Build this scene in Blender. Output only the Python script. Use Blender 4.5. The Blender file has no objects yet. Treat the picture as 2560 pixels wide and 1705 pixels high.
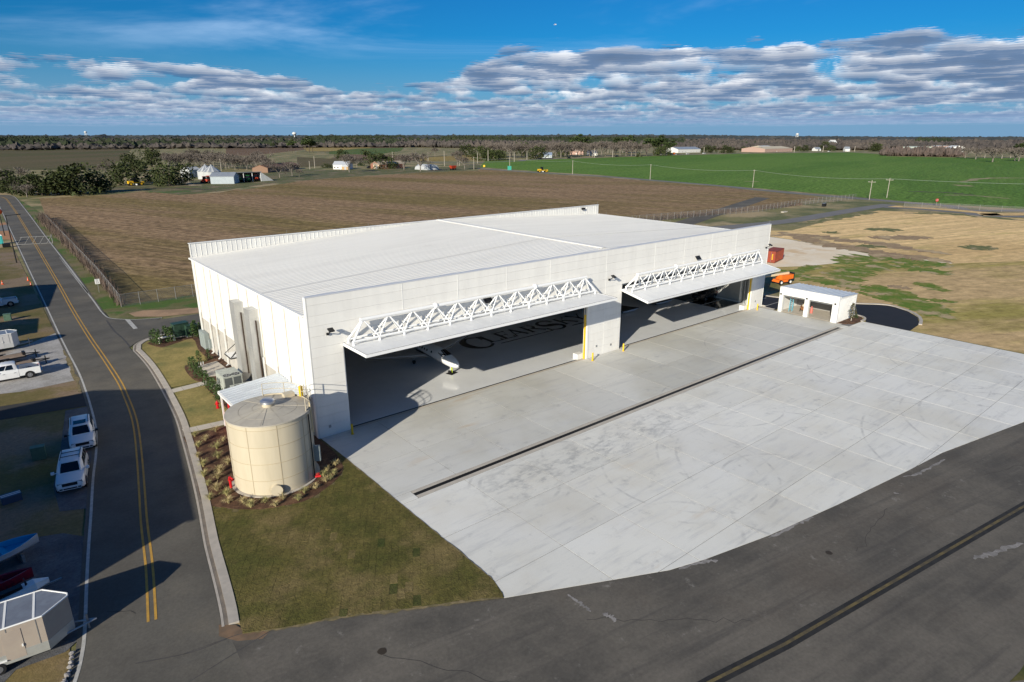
import bpy, bmesh, math, random
import numpy as np
from mathutils import Vector, Matrix
random.seed(7)
rng = np.random.default_rng(7)
C = bpy.context.scene.collection
SC = bpy.context.scene
PI = math.pi
# ---------------------------------------------------------------- camera
cam = bpy.data.cameras.new('camera')
camo = bpy.data.objects.new('camera', cam)
C.objects.link(camo)
CAMX, CAMY, CAMZ, VIEWA = -20.029, -51.148, 25.800, 0.6904
cam.lens = 22.582; cam.sensor_width = 36; cam.clip_start = .5; cam.clip_end = 40000
_m = Matrix(((0.770692, 0.194108, -0.606924, CAMX), (-0.637207, 0.232574, -0.734763, CAMY), (-0.001469, 0.953012, 0.302930, CAMZ), (0, 0, 0, 1)))
camo.matrix_world = _m
SC.camera = camo

# ---------------------------------------------------------------- node helpers
class X:
    """small expression wrapper: sockets with operators become Math nodes"""
    def __init__(s, nt, v): s.nt, s.v = nt, v
    def _m(s, op, *a):
        n = s.nt.nodes.new('ShaderNodeMath'); n.operation = op
        for i, q in enumerate((s,) + a):
            if isinstance(q, X): q = q.v
            if isinstance(q, (int, float)): n.inputs[i].default_value = q
            else: s.nt.links.new(q, n.inputs[i])
        return X(s.nt, n.outputs[0])
    def __add__(s, o): return s._m('ADD', o)
    __radd__ = __add__
    def __sub__(s, o): return s._m('SUBTRACT', o)
    def __rsub__(s, o): return (s * -1) + o
    def __mul__(s, o): return s._m('MULTIPLY', o)
    __rmul__ = __mul__
    def __truediv__(s, o): return s._m('DIVIDE', o)
    def f(s, op, *a): return s._m(op, *a)
    def clamp(s):
        r = s._m('ADD', 0.0); r.v.node.use_clamp = True; return r
    def step(s, a, b):
        """smooth ramp from a (0) to b (1)"""
        n = s.nt.nodes.new('ShaderNodeMapRange'); n.interpolation_type = 'SMOOTHSTEP'
        s.nt.links.new(s.v, n.inputs[0])
        n.inputs[1].default_value = a; n.inputs[2].default_value = b
        return X(s.nt, n.outputs[0])

def setin(nt, node, key, val):
    if isinstance(val, X): val = val.v
    if isinstance(val, bpy.types.NodeSocket): nt.links.new(val, node.inputs[key])
    else: node.inputs[key].default_value = val

def vec(nt, x, y, z=0.0):
    n = nt.nodes.new('ShaderNodeCombineXYZ')
    for i, q in enumerate((x, y, z)): setin(nt, n, i, q)
    return n.outputs[0]

def noise(nt, v, scale, detail=4, rough=.55, dist=0., dims='3D'):
    n = nt.nodes.new('ShaderNodeTexNoise'); n.noise_dimensions = dims
    nt.links.new(v, n.inputs['Vector'])
    n.inputs['Scale'].default_value = scale; n.inputs['Detail'].default_value = detail
    n.inputs['Roughness'].default_value = rough; n.inputs['Distortion'].default_value = dist
    return X(nt, n.outputs[0])

def mixc(nt, f, a, b, mode='MIX'):
    n = nt.nodes.new('ShaderNodeMix'); n.data_type = 'RGBA'; n.blend_type = mode
    setin(nt, n, 0, f)
    for k, q in ((6, a), (7, b)):
        if isinstance(q, tuple): n.inputs[k].default_value = q + (1,) if len(q) == 3 else q
        else: setin(nt, n, k, q)
    return n.outputs[2]

# ---------------------------------------------------------------- world, sun, exposure
SUN_AZ, SUN_EL = math.radians(25.2), math.radians(21.4)      # azimuth the light travels towards, from +X
w = bpy.data.worlds.new('World'); SC.world = w; w.use_nodes = True
nt = w.node_tree; nt.nodes.clear()
out = nt.nodes.new('ShaderNodeOutputWorld'); bg = nt.nodes.new('ShaderNodeBackground')
nt.links.new(bg.outputs[0], out.inputs[0])
SKY_S = 0.05
bg.inputs[1].default_value = SKY_S
sky = nt.nodes.new('ShaderNodeTexSky'); sky.sky_type = 'NISHITA'; sky.sun_disc = False
sky.sun_elevation = SUN_EL; sky.sun_rotation = math.radians(270 - 25.2)
sky.altitude = 0; sky.air_density = 1.0; sky.dust_density = 0.25; sky.ozone_density = 3.0
tc = nt.nodes.new('ShaderNodeTexCoord')
sp = nt.nodes.new('ShaderNodeSeparateXYZ'); nt.links.new(tc.outputs['Generated'], sp.inputs[0])
dx, dy, dz = (X(nt, sp.outputs[i]) for i in range(3))
hs = nt.nodes.new('ShaderNodeHueSaturation'); hs.inputs['Saturation'].default_value = 1.12
nt.links.new(sky.outputs[0], hs.inputs['Color'])
skyc = mixc(nt, 1.0, hs.outputs[0], (0.10, 0.78, 1.34), 'MULTIPLY')      # deep, clean winter blue
K = 1.0 / SKY_S
skyc = mixc(nt, (dz.step(.135, .0) * .92).clamp(), skyc, (0.165 * K, 0.295 * K, 0.47 * K))   # paler band towards the horizon
# --- cumulus deck: density sampled at several heights above the base, composited back to front
zc = dz.f('MAXIMUM', 0.010)
px_, py_ = dx / zc, dy / zc                     # where the view ray meets a layer one unit up
rho = (px_ * px_ + py_ * py_).f('SQRT')
ang = (dx * math.cos(VIEWA) - dy * math.sin(VIEWA)).f('ARCTAN2', dx * math.sin(VIEWA) + dy * math.cos(VIEWA))
# thin high veil (cirrus), drawn out in one direction
cv = noise(nt, vec(nt, px_ * 0.09 + py_ * 0.30, py_ * 0.09 - px_ * 0.45), 0.6, 6, .6, 0.6)
cirrus = cv.step(.45, .80) * dz.step(.085, .15) * .62
skyc = mixc(nt, cirrus.clamp(), skyc, (0.42 * K, 0.60 * K, 0.84 * K))
cover = noise(nt, vec(nt, px_, py_, 3.7), 0.15, 3, .55)          # broad gaps
near_gap = (ang.step(-.42, -.22) * (1 - ang.step(-.20, -.02))) * .085   # thinner stretch left of the middle
NL = 22
layers = []
edge = rho * (ang.step(-.12, .04) * .26 + .74 - near_gap * 2.2)
far_edge = edge.step(6.4, 9.3)                    # the deck starts some way off
for i in range(NL):
    t = i / (NL - 1)
    h = 1.0 + .62 * t
    P = vec(nt, px_ * h, py_ * h, t * .80)
    d = noise(nt, P, 1.02, 7, .58, 0.0)
    prof = (t - .06) * .30 if t > .06 else (.06 - t) * .8
    dens = d * 1.0 + cover * .55 + far_edge * .30 + ang.step(-.05, .25) * .035 - near_gap * .6 - 1.05 - prof
    layers.append((t, dens.step(0.0, .060) * .62, dens))
haze_f = rho.step(13, 55)
col = skyc
for t, a, d in reversed(layers):
    k = min(1, t / .48) ** .9
    base = (0.046 + .95 * k, 0.124 + .85 * k, 0.262 + .69 * k)
    lit = 1.16 - (d.clamp() * (1.5 - .9 * k))
    cc = nt.nodes.new('ShaderNodeCombineColor')
    for q in range(3): nt.links.new((lit * (base[q] * K)).v, cc.inputs[q])
    ccol = mixc(nt, (haze_f * .72).clamp(), cc.outputs[0], (0.20 * K, 0.32 * K, 0.52 * K))
    aa = a * (1 - rho.step(34, 80))
    col = mixc(nt, aa.clamp(), col, ccol)
nt.links.new(col, bg.inputs[0])

sun = bpy.data.lights.new('sun', 'SUN'); sun.energy = 5.0; sun.angle = math.radians(.5); sun.color = (1, .93, .78)
suno = bpy.data.objects.new('sun', sun); C.objects.link(suno)
ldir = Vector((math.cos(SUN_AZ) * math.cos(SUN_EL), math.sin(SUN_AZ) * math.cos(SUN_EL), -math.sin(SUN_EL)))
suno.rotation_euler = ldir.to_track_quat('-Z', 'Y').to_euler(); suno.location = (-60, -60, 80)
SC.view_settings.view_transform = 'Standard'; SC.view_settings.look = 'None'
SC.view_settings.exposure = 0.3; SC.view_settings.gamma = 1.0
SC.render.engine = 'CYCLES'; SC.cycles.max_bounces = 6; SC.cycles.diffuse_bounces = 3; SC.cycles.glossy_bounces = 3
SC.cycles.transparent_max_bounces = 12; SC.cycles.use_denoising = True

# ---------------------------------------------------------------- materials
MATS = {}
def pmat(name, c1, c2=None, scale=1., detail=5, rough=.8, c3=None, scale3=.1, t3=(.5, .62), lo=.35, hi=.65, metal=0., bump=0., bscale=30., stretch=(1, 1, 1), spec=.3, rand=0., coords='world', rot=0., alpha=1., fine=0., fscale=8., island=False):
    if name in MATS: return MATS[name]
    m = bpy.data.materials.new(name); m.use_nodes = True; MATS[name] = m
    nt = m.node_tree; b = nt.nodes['Principled BSDF']
    b.inputs['Roughness'].default_value = rough; b.inputs['Metallic'].default_value = metal
    b.inputs['Specular IOR Level'].default_value = spec
    if coords == 'world': v = nt.nodes.new('ShaderNodeNewGeometry').outputs['Position']
    else: v = nt.nodes.new('ShaderNodeTexCoord').outputs['Object']
    if stretch != (1, 1, 1) or rot:
        mp = nt.nodes.new('ShaderNodeMapping'); mp.inputs['Scale'].default_value = stretch; mp.inputs['Rotation'].default_value = (0, 0, rot)
        if rot:
            m1 = nt.nodes.new('ShaderNodeMapping'); m1.inputs['Rotation'].default_value = (0, 0, rot); nt.links.new(v, m1.inputs[0]); v = m1.outputs[0]
            mp.inputs['Rotation'].default_value = (0, 0, 0)
        nt.links.new(v, mp.inputs[0]); v = mp.outputs[0]
    col = c1
    if c2:
        n = noise(nt, v, scale, detail, .6)
        col = mixc(nt, n.step(lo, hi), c1, c2)
    if c3:
        n3 = noise(nt, v, scale3, 6, .62)
        col = mixc(nt, n3.step(*t3), col, c3)
    if fine:
        nf = noise(nt, v, fscale, 3, .7)
        k = nf * (2 * fine) + (1 - fine)
        g = nt.nodes.new('ShaderNodeCombineColor')
        for i in range(3): nt.links.new(k.v, g.inputs[i])
        col = mixc(nt, 1.0, col, g.outputs[0], 'MULTIPLY')
    if rand:
        if island: r0 = nt.nodes.new('ShaderNodeNewGeometry').outputs['Random Per Island']
        else: r0 = nt.nodes.new('ShaderNodeObjectInfo').outputs['Random']
        r = X(nt, r0) * (2 * rand) + (1 - rand)
        g = nt.nodes.new('ShaderNodeCombineColor')
        for i in range(3): nt.links.new(r.v, g.inputs[i])
        col = mixc(nt, 1.0, col, g.outputs[0], 'MULTIPLY')
    if isinstance(col, tuple): b.inputs['Base Color'].default_value = col + (1,)
    else: nt.links.new(col, b.inputs['Base Color'])
    if bump:
        nb = noise(nt, v, bscale, 4, .6)
        bn = nt.nodes.new('ShaderNodeBump'); bn.inputs['Strength'].default_value = bump; bn.inputs['Distance'].default_value = .05
        nt.links.new(nb.v, bn.inputs['Height']); nt.links.new(bn.outputs[0], b.inputs['Normal'])
    if alpha < 1: b.inputs['Alpha'].default_value = alpha
    return m

WHITE = pmat('white_painted_steel', (.80, .79, .75), (.72, .71, .68), .8, rough=.45, lo=.3, hi=.75, rand=.02, stretch=(1, 1.5, .15), c3=(.70, .66, .59), scale3=1.2, t3=(.58, .8))
ROOFW = pmat('white_roof_sheet', (.82, .80, .755), (.765, .745, .70), .35, 6, rough=.5, lo=.35, hi=.8, rand=.016, stretch=(.25, 1, 1), c3=(.71, .685, .63), scale3=.9, t3=(.60, .85))
PANELW = pmat('white_wall_panel', (.83, .81, .765), (.78, .76, .72), .6, 6, rough=.5, rand=.014, stretch=(1.5, 1.5, .25), c3=(.75, .73, .685), scale3=.8, t3=(.55, .8))
TRIMW = pmat('white_trim', (.82, .81, .78), rough=.45)
TRUSSW = pmat('white_truss_paint', (.84, .84, .83), rough=.35)
DARK = pmat('dark_rubber', (.012, .012, .013), rough=.7)
BLACK = pmat('black_metal', (.015, .015, .016), rough=.45)
GREYM = pmat('grey_metal', (.35, .36, .37), rough=.4, metal=.6)
GALV = pmat('galvanised_sheet', (.62, .61, .58), (.48, .48, .47), .8, rough=.42, metal=.55, stretch=(1, 1, .35))
CONC_W = pmat('wainscot_concrete', (.50, .47, .42), (.42, .40, .36), 1.2, rough=.85, fine=.08, fscale=14)
YEL = pmat('safety_yellow', (.75, .47, .02), rough=.5)
RED = pmat('fire_red', (.55, .015, .02), rough=.4)
INTW = pmat('interior_wall_lining', (.42, .42, .41), (.36, .36, .35), .4, rough=.8)
STEELG = pmat('primer_steel', (.30, .30, .30), rough=.6)

# ---------------------------------------------------------------- mesh builder
class MB:
    def __init__(s): s.v = []; s.f = []; s.n = 0; s.mi = []
    def add(s, vs, fs, mi=0):
        o = len(s.v); s.v += [tuple(map(float, p)) for p in vs]; s.f += [tuple(i + o for i in f) for f in fs]; s.mi += [mi] * len(fs); return s
    def poly(s, pts, mi=0): return s.add(pts, [tuple(range(len(pts)))], mi)
    def box(s, x0, x1, y0, y1, z0, z1, mi=0):
        return s.add([(x0, y0, z0), (x1, y0, z0), (x1, y1, z0), (x0, y1, z0), (x0, y0, z1), (x1, y0, z1), (x1, y1, z1), (x0, y1, z1)],
                     [(0, 3, 2, 1), (4, 5, 6, 7), (0, 1, 5, 4), (1, 2, 6, 5), (2, 3, 7, 6), (3, 0, 4, 7)], mi)
    def obox(s, c, a, b, h, z0=0., z1=None, mi=0):
        """box with centre c, half vectors a,b (2D), from z0 to z1"""
        if z1 is None: z1 = h
        c = np.array(c[:2]); a = np.array(a); b = np.array(b)
        q = [c - a - b, c + a - b, c + a + b, c - a + b]
        return s.prism([tuple(p) for p in q], z0, z1, mi)
    def prism(s, poly, z0, z1, mi=0):
        n = len(poly)
        A = sum(poly[i][0] * poly[(i + 1) % n][1] - poly[(i + 1) % n][0] * poly[i][1] for i in range(n))
        if A < 0: poly = poly[::-1]
        vs = [(x, y, z0) for x, y in poly] + [(x, y, z1) for x, y in poly]
        return s.add(vs, [tuple(range(n - 1, -1, -1)), tuple(range(n, 2 * n))] + [(i, (i + 1) % n, n + (i + 1) % n, n + i) for i in range(n)], mi)
    def slab(s, pts, off):
        """closed slab from a 3D polygon and an offset vector"""
        n = len(pts); p2 = [tuple(np.array(p) + np.array(off)) for p in pts]
        return s.add(list(pts) + p2, [tuple(range(n - 1, -1, -1)), tuple(range(n, 2 * n))] + [(i, (i + 1) % n, n + (i + 1) % n, n + i) for i in range(n)])
    def tube(s, p0, p1, r0, r1=None, n=8, caps=True, mi=0):
        if r1 is None: r1 = r0
        p0, p1 = np.array(p0, float), np.array(p1, float); d = p1 - p0; L = np.linalg.norm(d)
        if L < 1e-6: return s
        d /= L; a = np.cross(d, (0, 0, 1) if abs(d[2]) < .9 else (1, 0, 0)); a /= np.linalg.norm(a); b = np.cross(d, a)
        vs = []
        for p, r in ((p0, r0), (p1, r1)):
            for k in range(n):
                t = 2 * PI * k / n; vs.append(p + r * (a * math.cos(t) + b * math.sin(t)))
        fs = [(k, (k + 1) % n, n + (k + 1) % n, n + k) for k in range(n)]
        if caps: fs += [tuple(range(n - 1, -1, -1)), tuple(range(n, 2 * n))]
        return s.add(vs, fs, mi)
    def path(s, pts, r, n=6):
        for i in range(len(pts) - 1): s.tube(pts[i], pts[i + 1], r, r, n)
        return s
    def lathe(s, prof, n=24, c=(0, 0, 0), mi=0, a0=0., a1=None):
        full = a1 is None; a1 = a0 + 2 * PI if full else a1
        m = n if full else n + 1
        vs = [(c[0] + r * math.cos(a0 + (a1 - a0) * k / n), c[1] + r * math.sin(a0 + (a1 - a0) * k / n), c[2] + z) for r, z in prof for k in range(m)]
        fs = []
        for i in range(len(prof) - 1):
            for k in range(n):
                k2 = (k + 1) % m
                fs.append((i * m + k, i * m + k2, (i + 1) * m + k2, (i + 1) * m + k))
        return s.add(vs, fs, mi)
    def loft(s, rings, caps=True, mi=0):
        n = len(rings[0]); vs = [p for r in rings for p in r]; fs = []
        for i in range(len(rings) - 1):
            fs += [(i * n + k, i * n + (k + 1) % n, (i + 1) * n + (k + 1) % n, (i + 1) * n + k) for k in range(n)]
        if caps: fs += [tuple(range(n - 1, -1, -1)), tuple((len(rings) - 1) * n + k for k in range(n))]
        return s.add(vs, fs, mi)
    def sphere(s, c, r, n=8, m=6, sc=(1, 1, 1)):
        rings = []
        for i in range(1, m):
            t = PI * i / m
            rings.append([(c[0] + r * sc[0] * math.sin(t) * math.cos(2 * PI * k / n), c[1] + r * sc[1] * math.sin(t) * math.sin(2 * PI * k / n), c[2] - r * sc[2] * math.cos(t)) for k in range(n)])
        o = len(s.v); s.loft(rings, caps=False)
        b = len(s.v); s.v += [(c[0], c[1], c[2] - r * sc[2]), (c[0], c[1], c[2] + r * sc[2])]
        L = o + (m - 2) * n
        for k in range(n):
            s.f.append((b, o + (k + 1) % n, o + k)); s.f.append((b + 1, L + k, L + (k + 1) % n)); s.mi += [0, 0]
        return s
    def build(s, name, mat, parent=None, smooth=False, loc=None):
        me = bpy.data.meshes.new(name); me.from_pydata(s.v, [], s.f)
        mats = mat if isinstance(mat, (list, tuple)) else [mat]
        for m in mats: me.materials.append(m)
        if len(mats) > 1: me.polygons.foreach_set('material_index', s.mi)
        if smooth:
            me.polygons.foreach_set('use_smooth', [True] * len(me.polygons))
            me.set_sharp_from_angle(angle=math.radians(35))
        me.update()
        o = bpy.data.objects.new(name, me); C.objects.link(o)
        if parent: o.parent = parent
        if loc: o.location = loc
        return o

def tag(o, label=None, cat=None, group=None, kind=None):
    if label: o['label'] = label
    if cat: o['category'] = cat
    if group: o['group'] = group
    if kind: o['kind'] = kind
    return o
def thing(name, label, cat, loc=(0, 0, 0), rz=0., group=None, scale=1.):
    o = bpy.data.objects.new(name, None); C.objects.link(o); o.empty_display_size = .2
    o.location = loc if len(loc) == 3 else (loc[0], loc[1], 0); o.rotation_euler = (0, 0, rz); o.scale = (scale,) * 3
    return tag(o, label, cat, group)
def kids(o): return list(o.children)
def dup(root, loc, rz=0., label=None, group=None, scale=None):
    def rec(o, par):
        c = o.copy(); C.objects.link(c)
        if par is not None: c.parent = par
        for ch in kids(o): rec(ch, c)
        return c
    r = rec(root, None)
    r.location = loc if len(loc) == 3 else (loc[0], loc[1], 0); r.rotation_euler = (0, 0, rz)
    if scale: r.scale = (scale,) * 3 if isinstance(scale, (int, float)) else scale
    if label: r['label'] = label
    if group: r['group'] = group
    return r
def struct(o): o['kind'] = 'structure'; return o
def sheet(name, pts, z, mat, parent=None, thick=None):
    m = MB()
    if thick: m.prism(list(pts), z - thick, z)
    else:
        A = sum(pts[i][0] * pts[(i + 1) % len(pts)][1] - pts[(i + 1) % len(pts)][0] * pts[i][1] for i in range(len(pts)))
        if A < 0: pts = pts[::-1]
        m.poly([(p[0], p[1], z) for p in pts])
    o = m.build(name, mat, parent)
    if parent is None: struct(o)
    return o
def smooth_path(pts, n=6):
    """Catmull-Rom through 2D points"""
    P = [np.array(p, float) for p in pts]; P = [2 * P[0] - P[1]] + P + [2 * P[-1] - P[-2]]
    o = []
    for i in range(1, len(P) - 2):
        for k in range(n):
            t = k / n
            o.append(tuple(.5 * ((2 * P[i]) + (-P[i - 1] + P[i + 1]) * t + (2 * P[i - 1] - 5 * P[i] + 4 * P[i + 1] - P[i + 2]) * t * t + (-P[i - 1] + 3 * P[i] - 3 * P[i + 1] + P[i + 2]) * t ** 3)))
    o.append(tuple(P[-2])); return o
def offset(pts, d):
    """offset a 2D polyline to its left by d"""
    o = []
    for i in range(len(pts)):
        a = np.array(pts[max(i - 1, 0)]); b = np.array(pts[min(i + 1, len(pts) - 1)]); t = b - a; t = t / (np.linalg.norm(t) + 1e-9)
        o.append((pts[i][0] - t[1] * d, pts[i][1] + t[0] * d))
    return o
def strip(name, path, d0, d1, z0, z1, mat, parent=None):
    """band along a path between two offsets; z1 > z0 makes it a kerb"""
    a, b = offset(path, d0), offset(path, d1); n = len(path); m = MB()
    vs = [(p[0], p[1], z1) for p in a] + [(p[0], p[1], z1) for p in b]
    fs = [(i, i + 1, n + i + 1, n + i) for i in range(n - 1)]
    if d1 < d0: fs = [f[::-1] for f in fs]
    fs = [f[::-1] for f in fs]
    if z1 > z0 and z0 is not None:
        vs += [(p[0], p[1], z0) for p in a] + [(p[0], p[1], z0) for p in b]
        for i in range(n - 1):
            fs += [(2 * n + i, 2 * n + i + 1, i + 1, i), (n + i, n + i + 1, 3 * n + i + 1, 3 * n + i)]
        fs += [(0, n, 3 * n, 2 * n), (n - 1, 3 * n - 1, 4 * n - 1, 2 * n - 1)]
    m.add(vs, fs); o = m.build(name, mat, parent)
    if parent is None: struct(o)
    return o
# ---------------------------------------------------------------- ground and far terrain
def rise(x, y):
    dxx, dyy = x - CAMX, y - CAMY
    r = math.hypot(dxx, dyy); a = math.atan2(dxx, dyy) - VIEWA
    k = min(max((r - 2200) / 3000, 0), 1); k = k * k * (3 - 2 * k)
    s = min(max((.60 - a) / .45, 0), 1); s = s * s * (3 - 2 * s)
    return k * (4 + 20 * s)
m = MB(); NR = [0, 60, 150, 300, 600, 1000, 1500, 2200, 2600, 3000, 3500, 4000, 4600, 5200, 6500, 9000, 14000]; NA = 72
vs = [(CAMX, CAMY, 0)]
for r in NR[1:]:
    for k in range(NA):
        a = 2 * PI * k / NA; x, y = CAMX + r * math.sin(a), CAMY + r * math.cos(a); vs.append((x, y, rise(x, y)))
fs = [(0, 1 + (k + 1) % NA, 1 + k) for k in range(NA)]
for i in range(len(NR) - 2):
    for k in range(NA):
        a = 1 + i * NA + k; b = 1 + i * NA + (k + 1) % NA
        fs.append((a, b, b + NA, a + NA))
m.add(vs, fs)
GR = pmat('rough_winter_grass', (.22, .195, .080), (.12, .13, .045), .06, 6, c3=(.38, .29, .16), scale3=.045, t3=(.46, .62), lo=.42, hi=.58, fine=.45, fscale=1.2, bump=.6, bscale=4)
struct(m.build('ground', GR))

# material of the ploughed field: fine rows along one direction, broad olive and brown patches
def furrow_mat(name, c1, c2, c3, ang, sp, amt, s1=.02, stretch=6., gr=1.):
    m = bpy.data.materials.new(name); m.use_nodes = True; MATS[name] = m
    nt = m.node_tree; b = nt.nodes['Principled BSDF']; b.inputs['Roughness'].default_value = .9; b.inputs['Specular IOR Level'].default_value = .1
    g = nt.nodes.new('ShaderNodeNewGeometry'); s = nt.nodes.new('ShaderNodeSeparateXYZ'); nt.links.new(g.outputs['Position'], s.inputs[0])
    x, y = X(nt, s.outputs[0]), X(nt, s.outputs[1])
    ca, sa = math.cos(ang), math.sin(ang)
    u = x * ca + y * sa; v = y * ca - x * sa
    P = vec(nt, u * (1 / stretch), v, 0.)
    n1 = noise(nt, P, s1, 7, .66); n2 = noise(nt, P, s1 * 7, 6, .68); n3 = noise(nt, vec(nt, u * .6, v), .55, 5, .8)
    rows = noise(nt, vec(nt, u * .03, v, 0.), sp, 2, .5)
    c = mixc(nt, n1.step(.42, .60), c1, c2); c = mixc(nt, n2.step(.50, .72) * .7, c, c3)
    k = (rows * (2 * amt) + (1 - amt)) * (n3.step(.22, .80) * (1.25 * gr) + (.30 + .62 * (1 - gr)))
    gg = nt.nodes.new('ShaderNodeCombineColor')
    for i in range(3): nt.links.new(k.v, gg.inputs[i])
    c = mixc(nt, 1.0, c, gg.outputs[0], 'MULTIPLY'); nt.links.new(c, b.inputs['Base Color'])
    bn = nt.nodes.new('ShaderNodeBump'); bn.inputs['Strength'].default_value = .5; bn.inputs['Distance'].default_value = .08
    nt.links.new((rows + n3).v, bn.inputs['Height']); nt.links.new(bn.outputs[0], b.inputs['Normal'])
    return m
FIELD = furrow_mat('ploughed_stubble', (.31, .205, .115), (.225, .165, .066), (.38, .26, .15), math.radians(112), .8, .65)
GREENF = furrow_mat('winter_wheat', (.135, .235, .042), (.105, .200, .033), (.165, .25, .055), math.radians(15), .5, .22, .010)
FARF = furrow_mat('far_fallow', (.15, .12, .065), (.105, .105, .045), (.19, .15, .08), math.radians(40), .3, .3, .006)
FARB = furrow_mat('far_brown_field', (.19, .125, .08), (.16, .11, .065), (.24, .17, .11), math.radians(60), .3, .3, .006)
FARY = furrow_mat('far_straw_field', (.36, .27, .10), (.30, .22, .08), (.36, .28, .12), math.radians(60), .3, .2, .006)
FARG = furrow_mat('far_green_field', (.10, .15, .045), (.12, .16, .05), (.16, .18, .06), math.radians(60), .3, .2, .006)
DRY = furrow_mat('dry_grass_field', (.82, .58, .29), (.68, .47, .225), (.50, .40, .15), math.radians(-14), .40, .42, .022, 3.2, .45)
MEADOW = furrow_mat('patchy_mown_meadow', (.58, .41, .21), (.36, .30, .09), (.66, .47, .25), math.radians(-24), .25, .25, .045, 4.0, .6)
LAWNG = pmat('yard_turf', (.085, .105, .03), (.15, .135, .055), .12, 6, c3=(.22, .165, .10), scale3=.09, t3=(.5, .6), fine=.45, fscale=3, bump=.5, bscale=8)

sheet('field', [(3.59, 307.15), (31.04, 309.57), (48.72, 320.05), (55.71, 286.72), (74.82, 288.15), (88.87, 305.86), (87.16, 296.96), (150.49, 356.59), (243.80, 378.69), (298.95, 377.86), (318.49, 400.99), (305.50, 303.27), (307.53, 253.66), (292.65, 152.50), (284.91, 132.08), (276.04, 96.33), (270.14, 83.08), (211.54, 80.48), (151.00, 81.11), (5.80, 64.30), (-4.5, 66), (-3.7, 93), (-3.1, 129), (-2.6, 165), (-2.1, 207)], .02, FIELD).name = 'ploughed_field'
sheet('field', [(432.48, 544.13), (485.68, 532.29), (611.04, 537.38), (684.39, 540.36), (789.21, 539.78), (933.09, 528.12), (1140.62, 454.83), (1036.08, 364.11), (946.10, 322.30), (951.22, 226.85), (986.93, 180.06), (681.23, 15.82), (275.92, -44.86), (280.78, 14.36), (276.84, 42.81), (280.40, 59.70), (287.48, 79.98), (299.45, 140.97), (301.89, 162.42), (326.16, 271.07), (324.44, 323.92), (338.86, 428.16)], .02, GREENF).name = 'green_field'
# far patchwork on the left
sheet('field', [(17.35, 2180.24), (213.17, 2275.30), (358.09, 2064.93), (170.35, 1077.51), (72.40, 590.23), (-11.54, 664.11)], .03, FARF).name = 'fallow_field'
sheet('field', [(646.48, 2198.65), (1001.74, 2361.72), (1204.24, 2141.57), (884.19, 1475.23), (614.89, 1087.52), (708.78, 1596.24), (310.69, 947.96), (281.97, 974.47)], .03, FARB).name = 'far_field'
sheet('field', [(757.46, 1854.61), (1073.79, 1924.10), (770.88, 1455.79), (515.31, 1139.18), (498.47, 1198.79)], .05, FARY).name = 'far_straw_field'
sheet('field', [(516.97, 1137.61), (709.29, 1397.69), (859.41, 1445.23), (631.59, 1071.56), (479.21, 882.03), (433.63, 953.94)], .06, FARG).name = 'far_green_field'
sheet('field', [(337.09, 844.21), (338.48, 740.75), (542.70, 733.78), (439.65, 590.23), (342.63, 600.57), (209.56, 526.88)], .03, FARF).name = 'farm_paddock'
sheet('field', [(444.89, 913.95), (481.63, 790.15), (384.95, 612.65), (341.68, 625.93), (344.61, 754.20)], .05, FARB).name = 'farm_plot'
sheet('field', [(431.24, 688.25), (561.27, 759.65), (530.09, 611.27), (442.82, 571.02), (370.94, 584.75)], .05, FARY).name = 'straw_verge'
sheet('lawn', [(40.81, 369.52), (58.93, 372.12), (127.51, 428.84), (171.64, 502.88), (208.89, 470.09), (280.95, 448.63), (321.31, 443.70), (370.11, 469.82), (325.02, 409.70), (292.87, 385.76), (191.88, 372.73), (120.77, 338.28), (91.01, 312.67), (77.02, 295.75), (56.56, 290.32), (49.05, 321.72), (34.52, 332.24)], .04, LAWNG).name = 'farmyard_lawn'
# dry land right of the hangar
sheet('field', [(160.11, 40.68), (189.59, 44.38), (233.95, 46.74), (240.54, 34.55), (244.67, 5.89), (420, -60), (330, -120), (230, -60), (138.59, -19.00), (137.45, -5.70), (138.34, 5.76), (142.50, 22.06), (144.70, 38.57), (155.53, 44.55)], .03, DRY).name = 'dry_grass_field'
sheet('field', [(106.39, 15.88), (119.45, 10.05), (131.42, 9.70), (135.70, 3.94), (137.81, -6.69), (230, -60), (150, -120), (77.5, -60), (77, -14), (79, -5), (80, 0), (91.59, 4.39), (100.27, 11.54)], .036, MEADOW).name = 'meadow'
SAND = pmat('pale_graded_sand', (.86, .76, .60), (.80, .66, .47), .10, 6, c3=(.68, .48, .27), scale3=.07, t3=(.55, .70), fine=.12, fscale=1.2)
sheet('sand_yard', [(144.13, 39.44), (143.47, 32.81), (141.61, 24.82), (138.31, 14.67), (136.66, 9.01), (137.76, 5.84), (129.16, 8.73), (118.44, 9.58), (111.31, 11.75), (105.22, 15.61), (90, 22), (76, 60)], .045, SAND)

# ---------------------------------------------------------------- roads
ASPH = pmat('worn_asphalt', (.126, .116, .098), (.096, .088, .075), .22, 7, rough=.9, c3=(.155, .137, .108), scale3=.09, t3=(.48, .68), fine=.30, fscale=6, bump=.3, bscale=30)
m = bpy.data.materials.new('taxiway_asphalt'); m.use_nodes = True; ASPH_OLD = m
nt = m.node_tree; b = nt.nodes['Principled BSDF']; b.inputs['Roughness'].default_value = .9; b.inputs['Specular IOR Level'].default_value = .25
g = nt.nodes.new('ShaderNodeNewGeometry'); s_ = nt.nodes.new('ShaderNodeSeparateXYZ'); nt.links.new(g.outputs['Position'], s_.inputs[0]); pos = g.outputs['Position']
x, y = X(nt, s_.outputs[0]), X(nt, s_.outputs[1]); u = x * .985 - y * .17; v = y * .985 + x * .17
c = mixc(nt, noise(nt, pos, .16, 8, .65).step(.34, .66), (.142, .127, .106), (.086, .079, .069))
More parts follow.
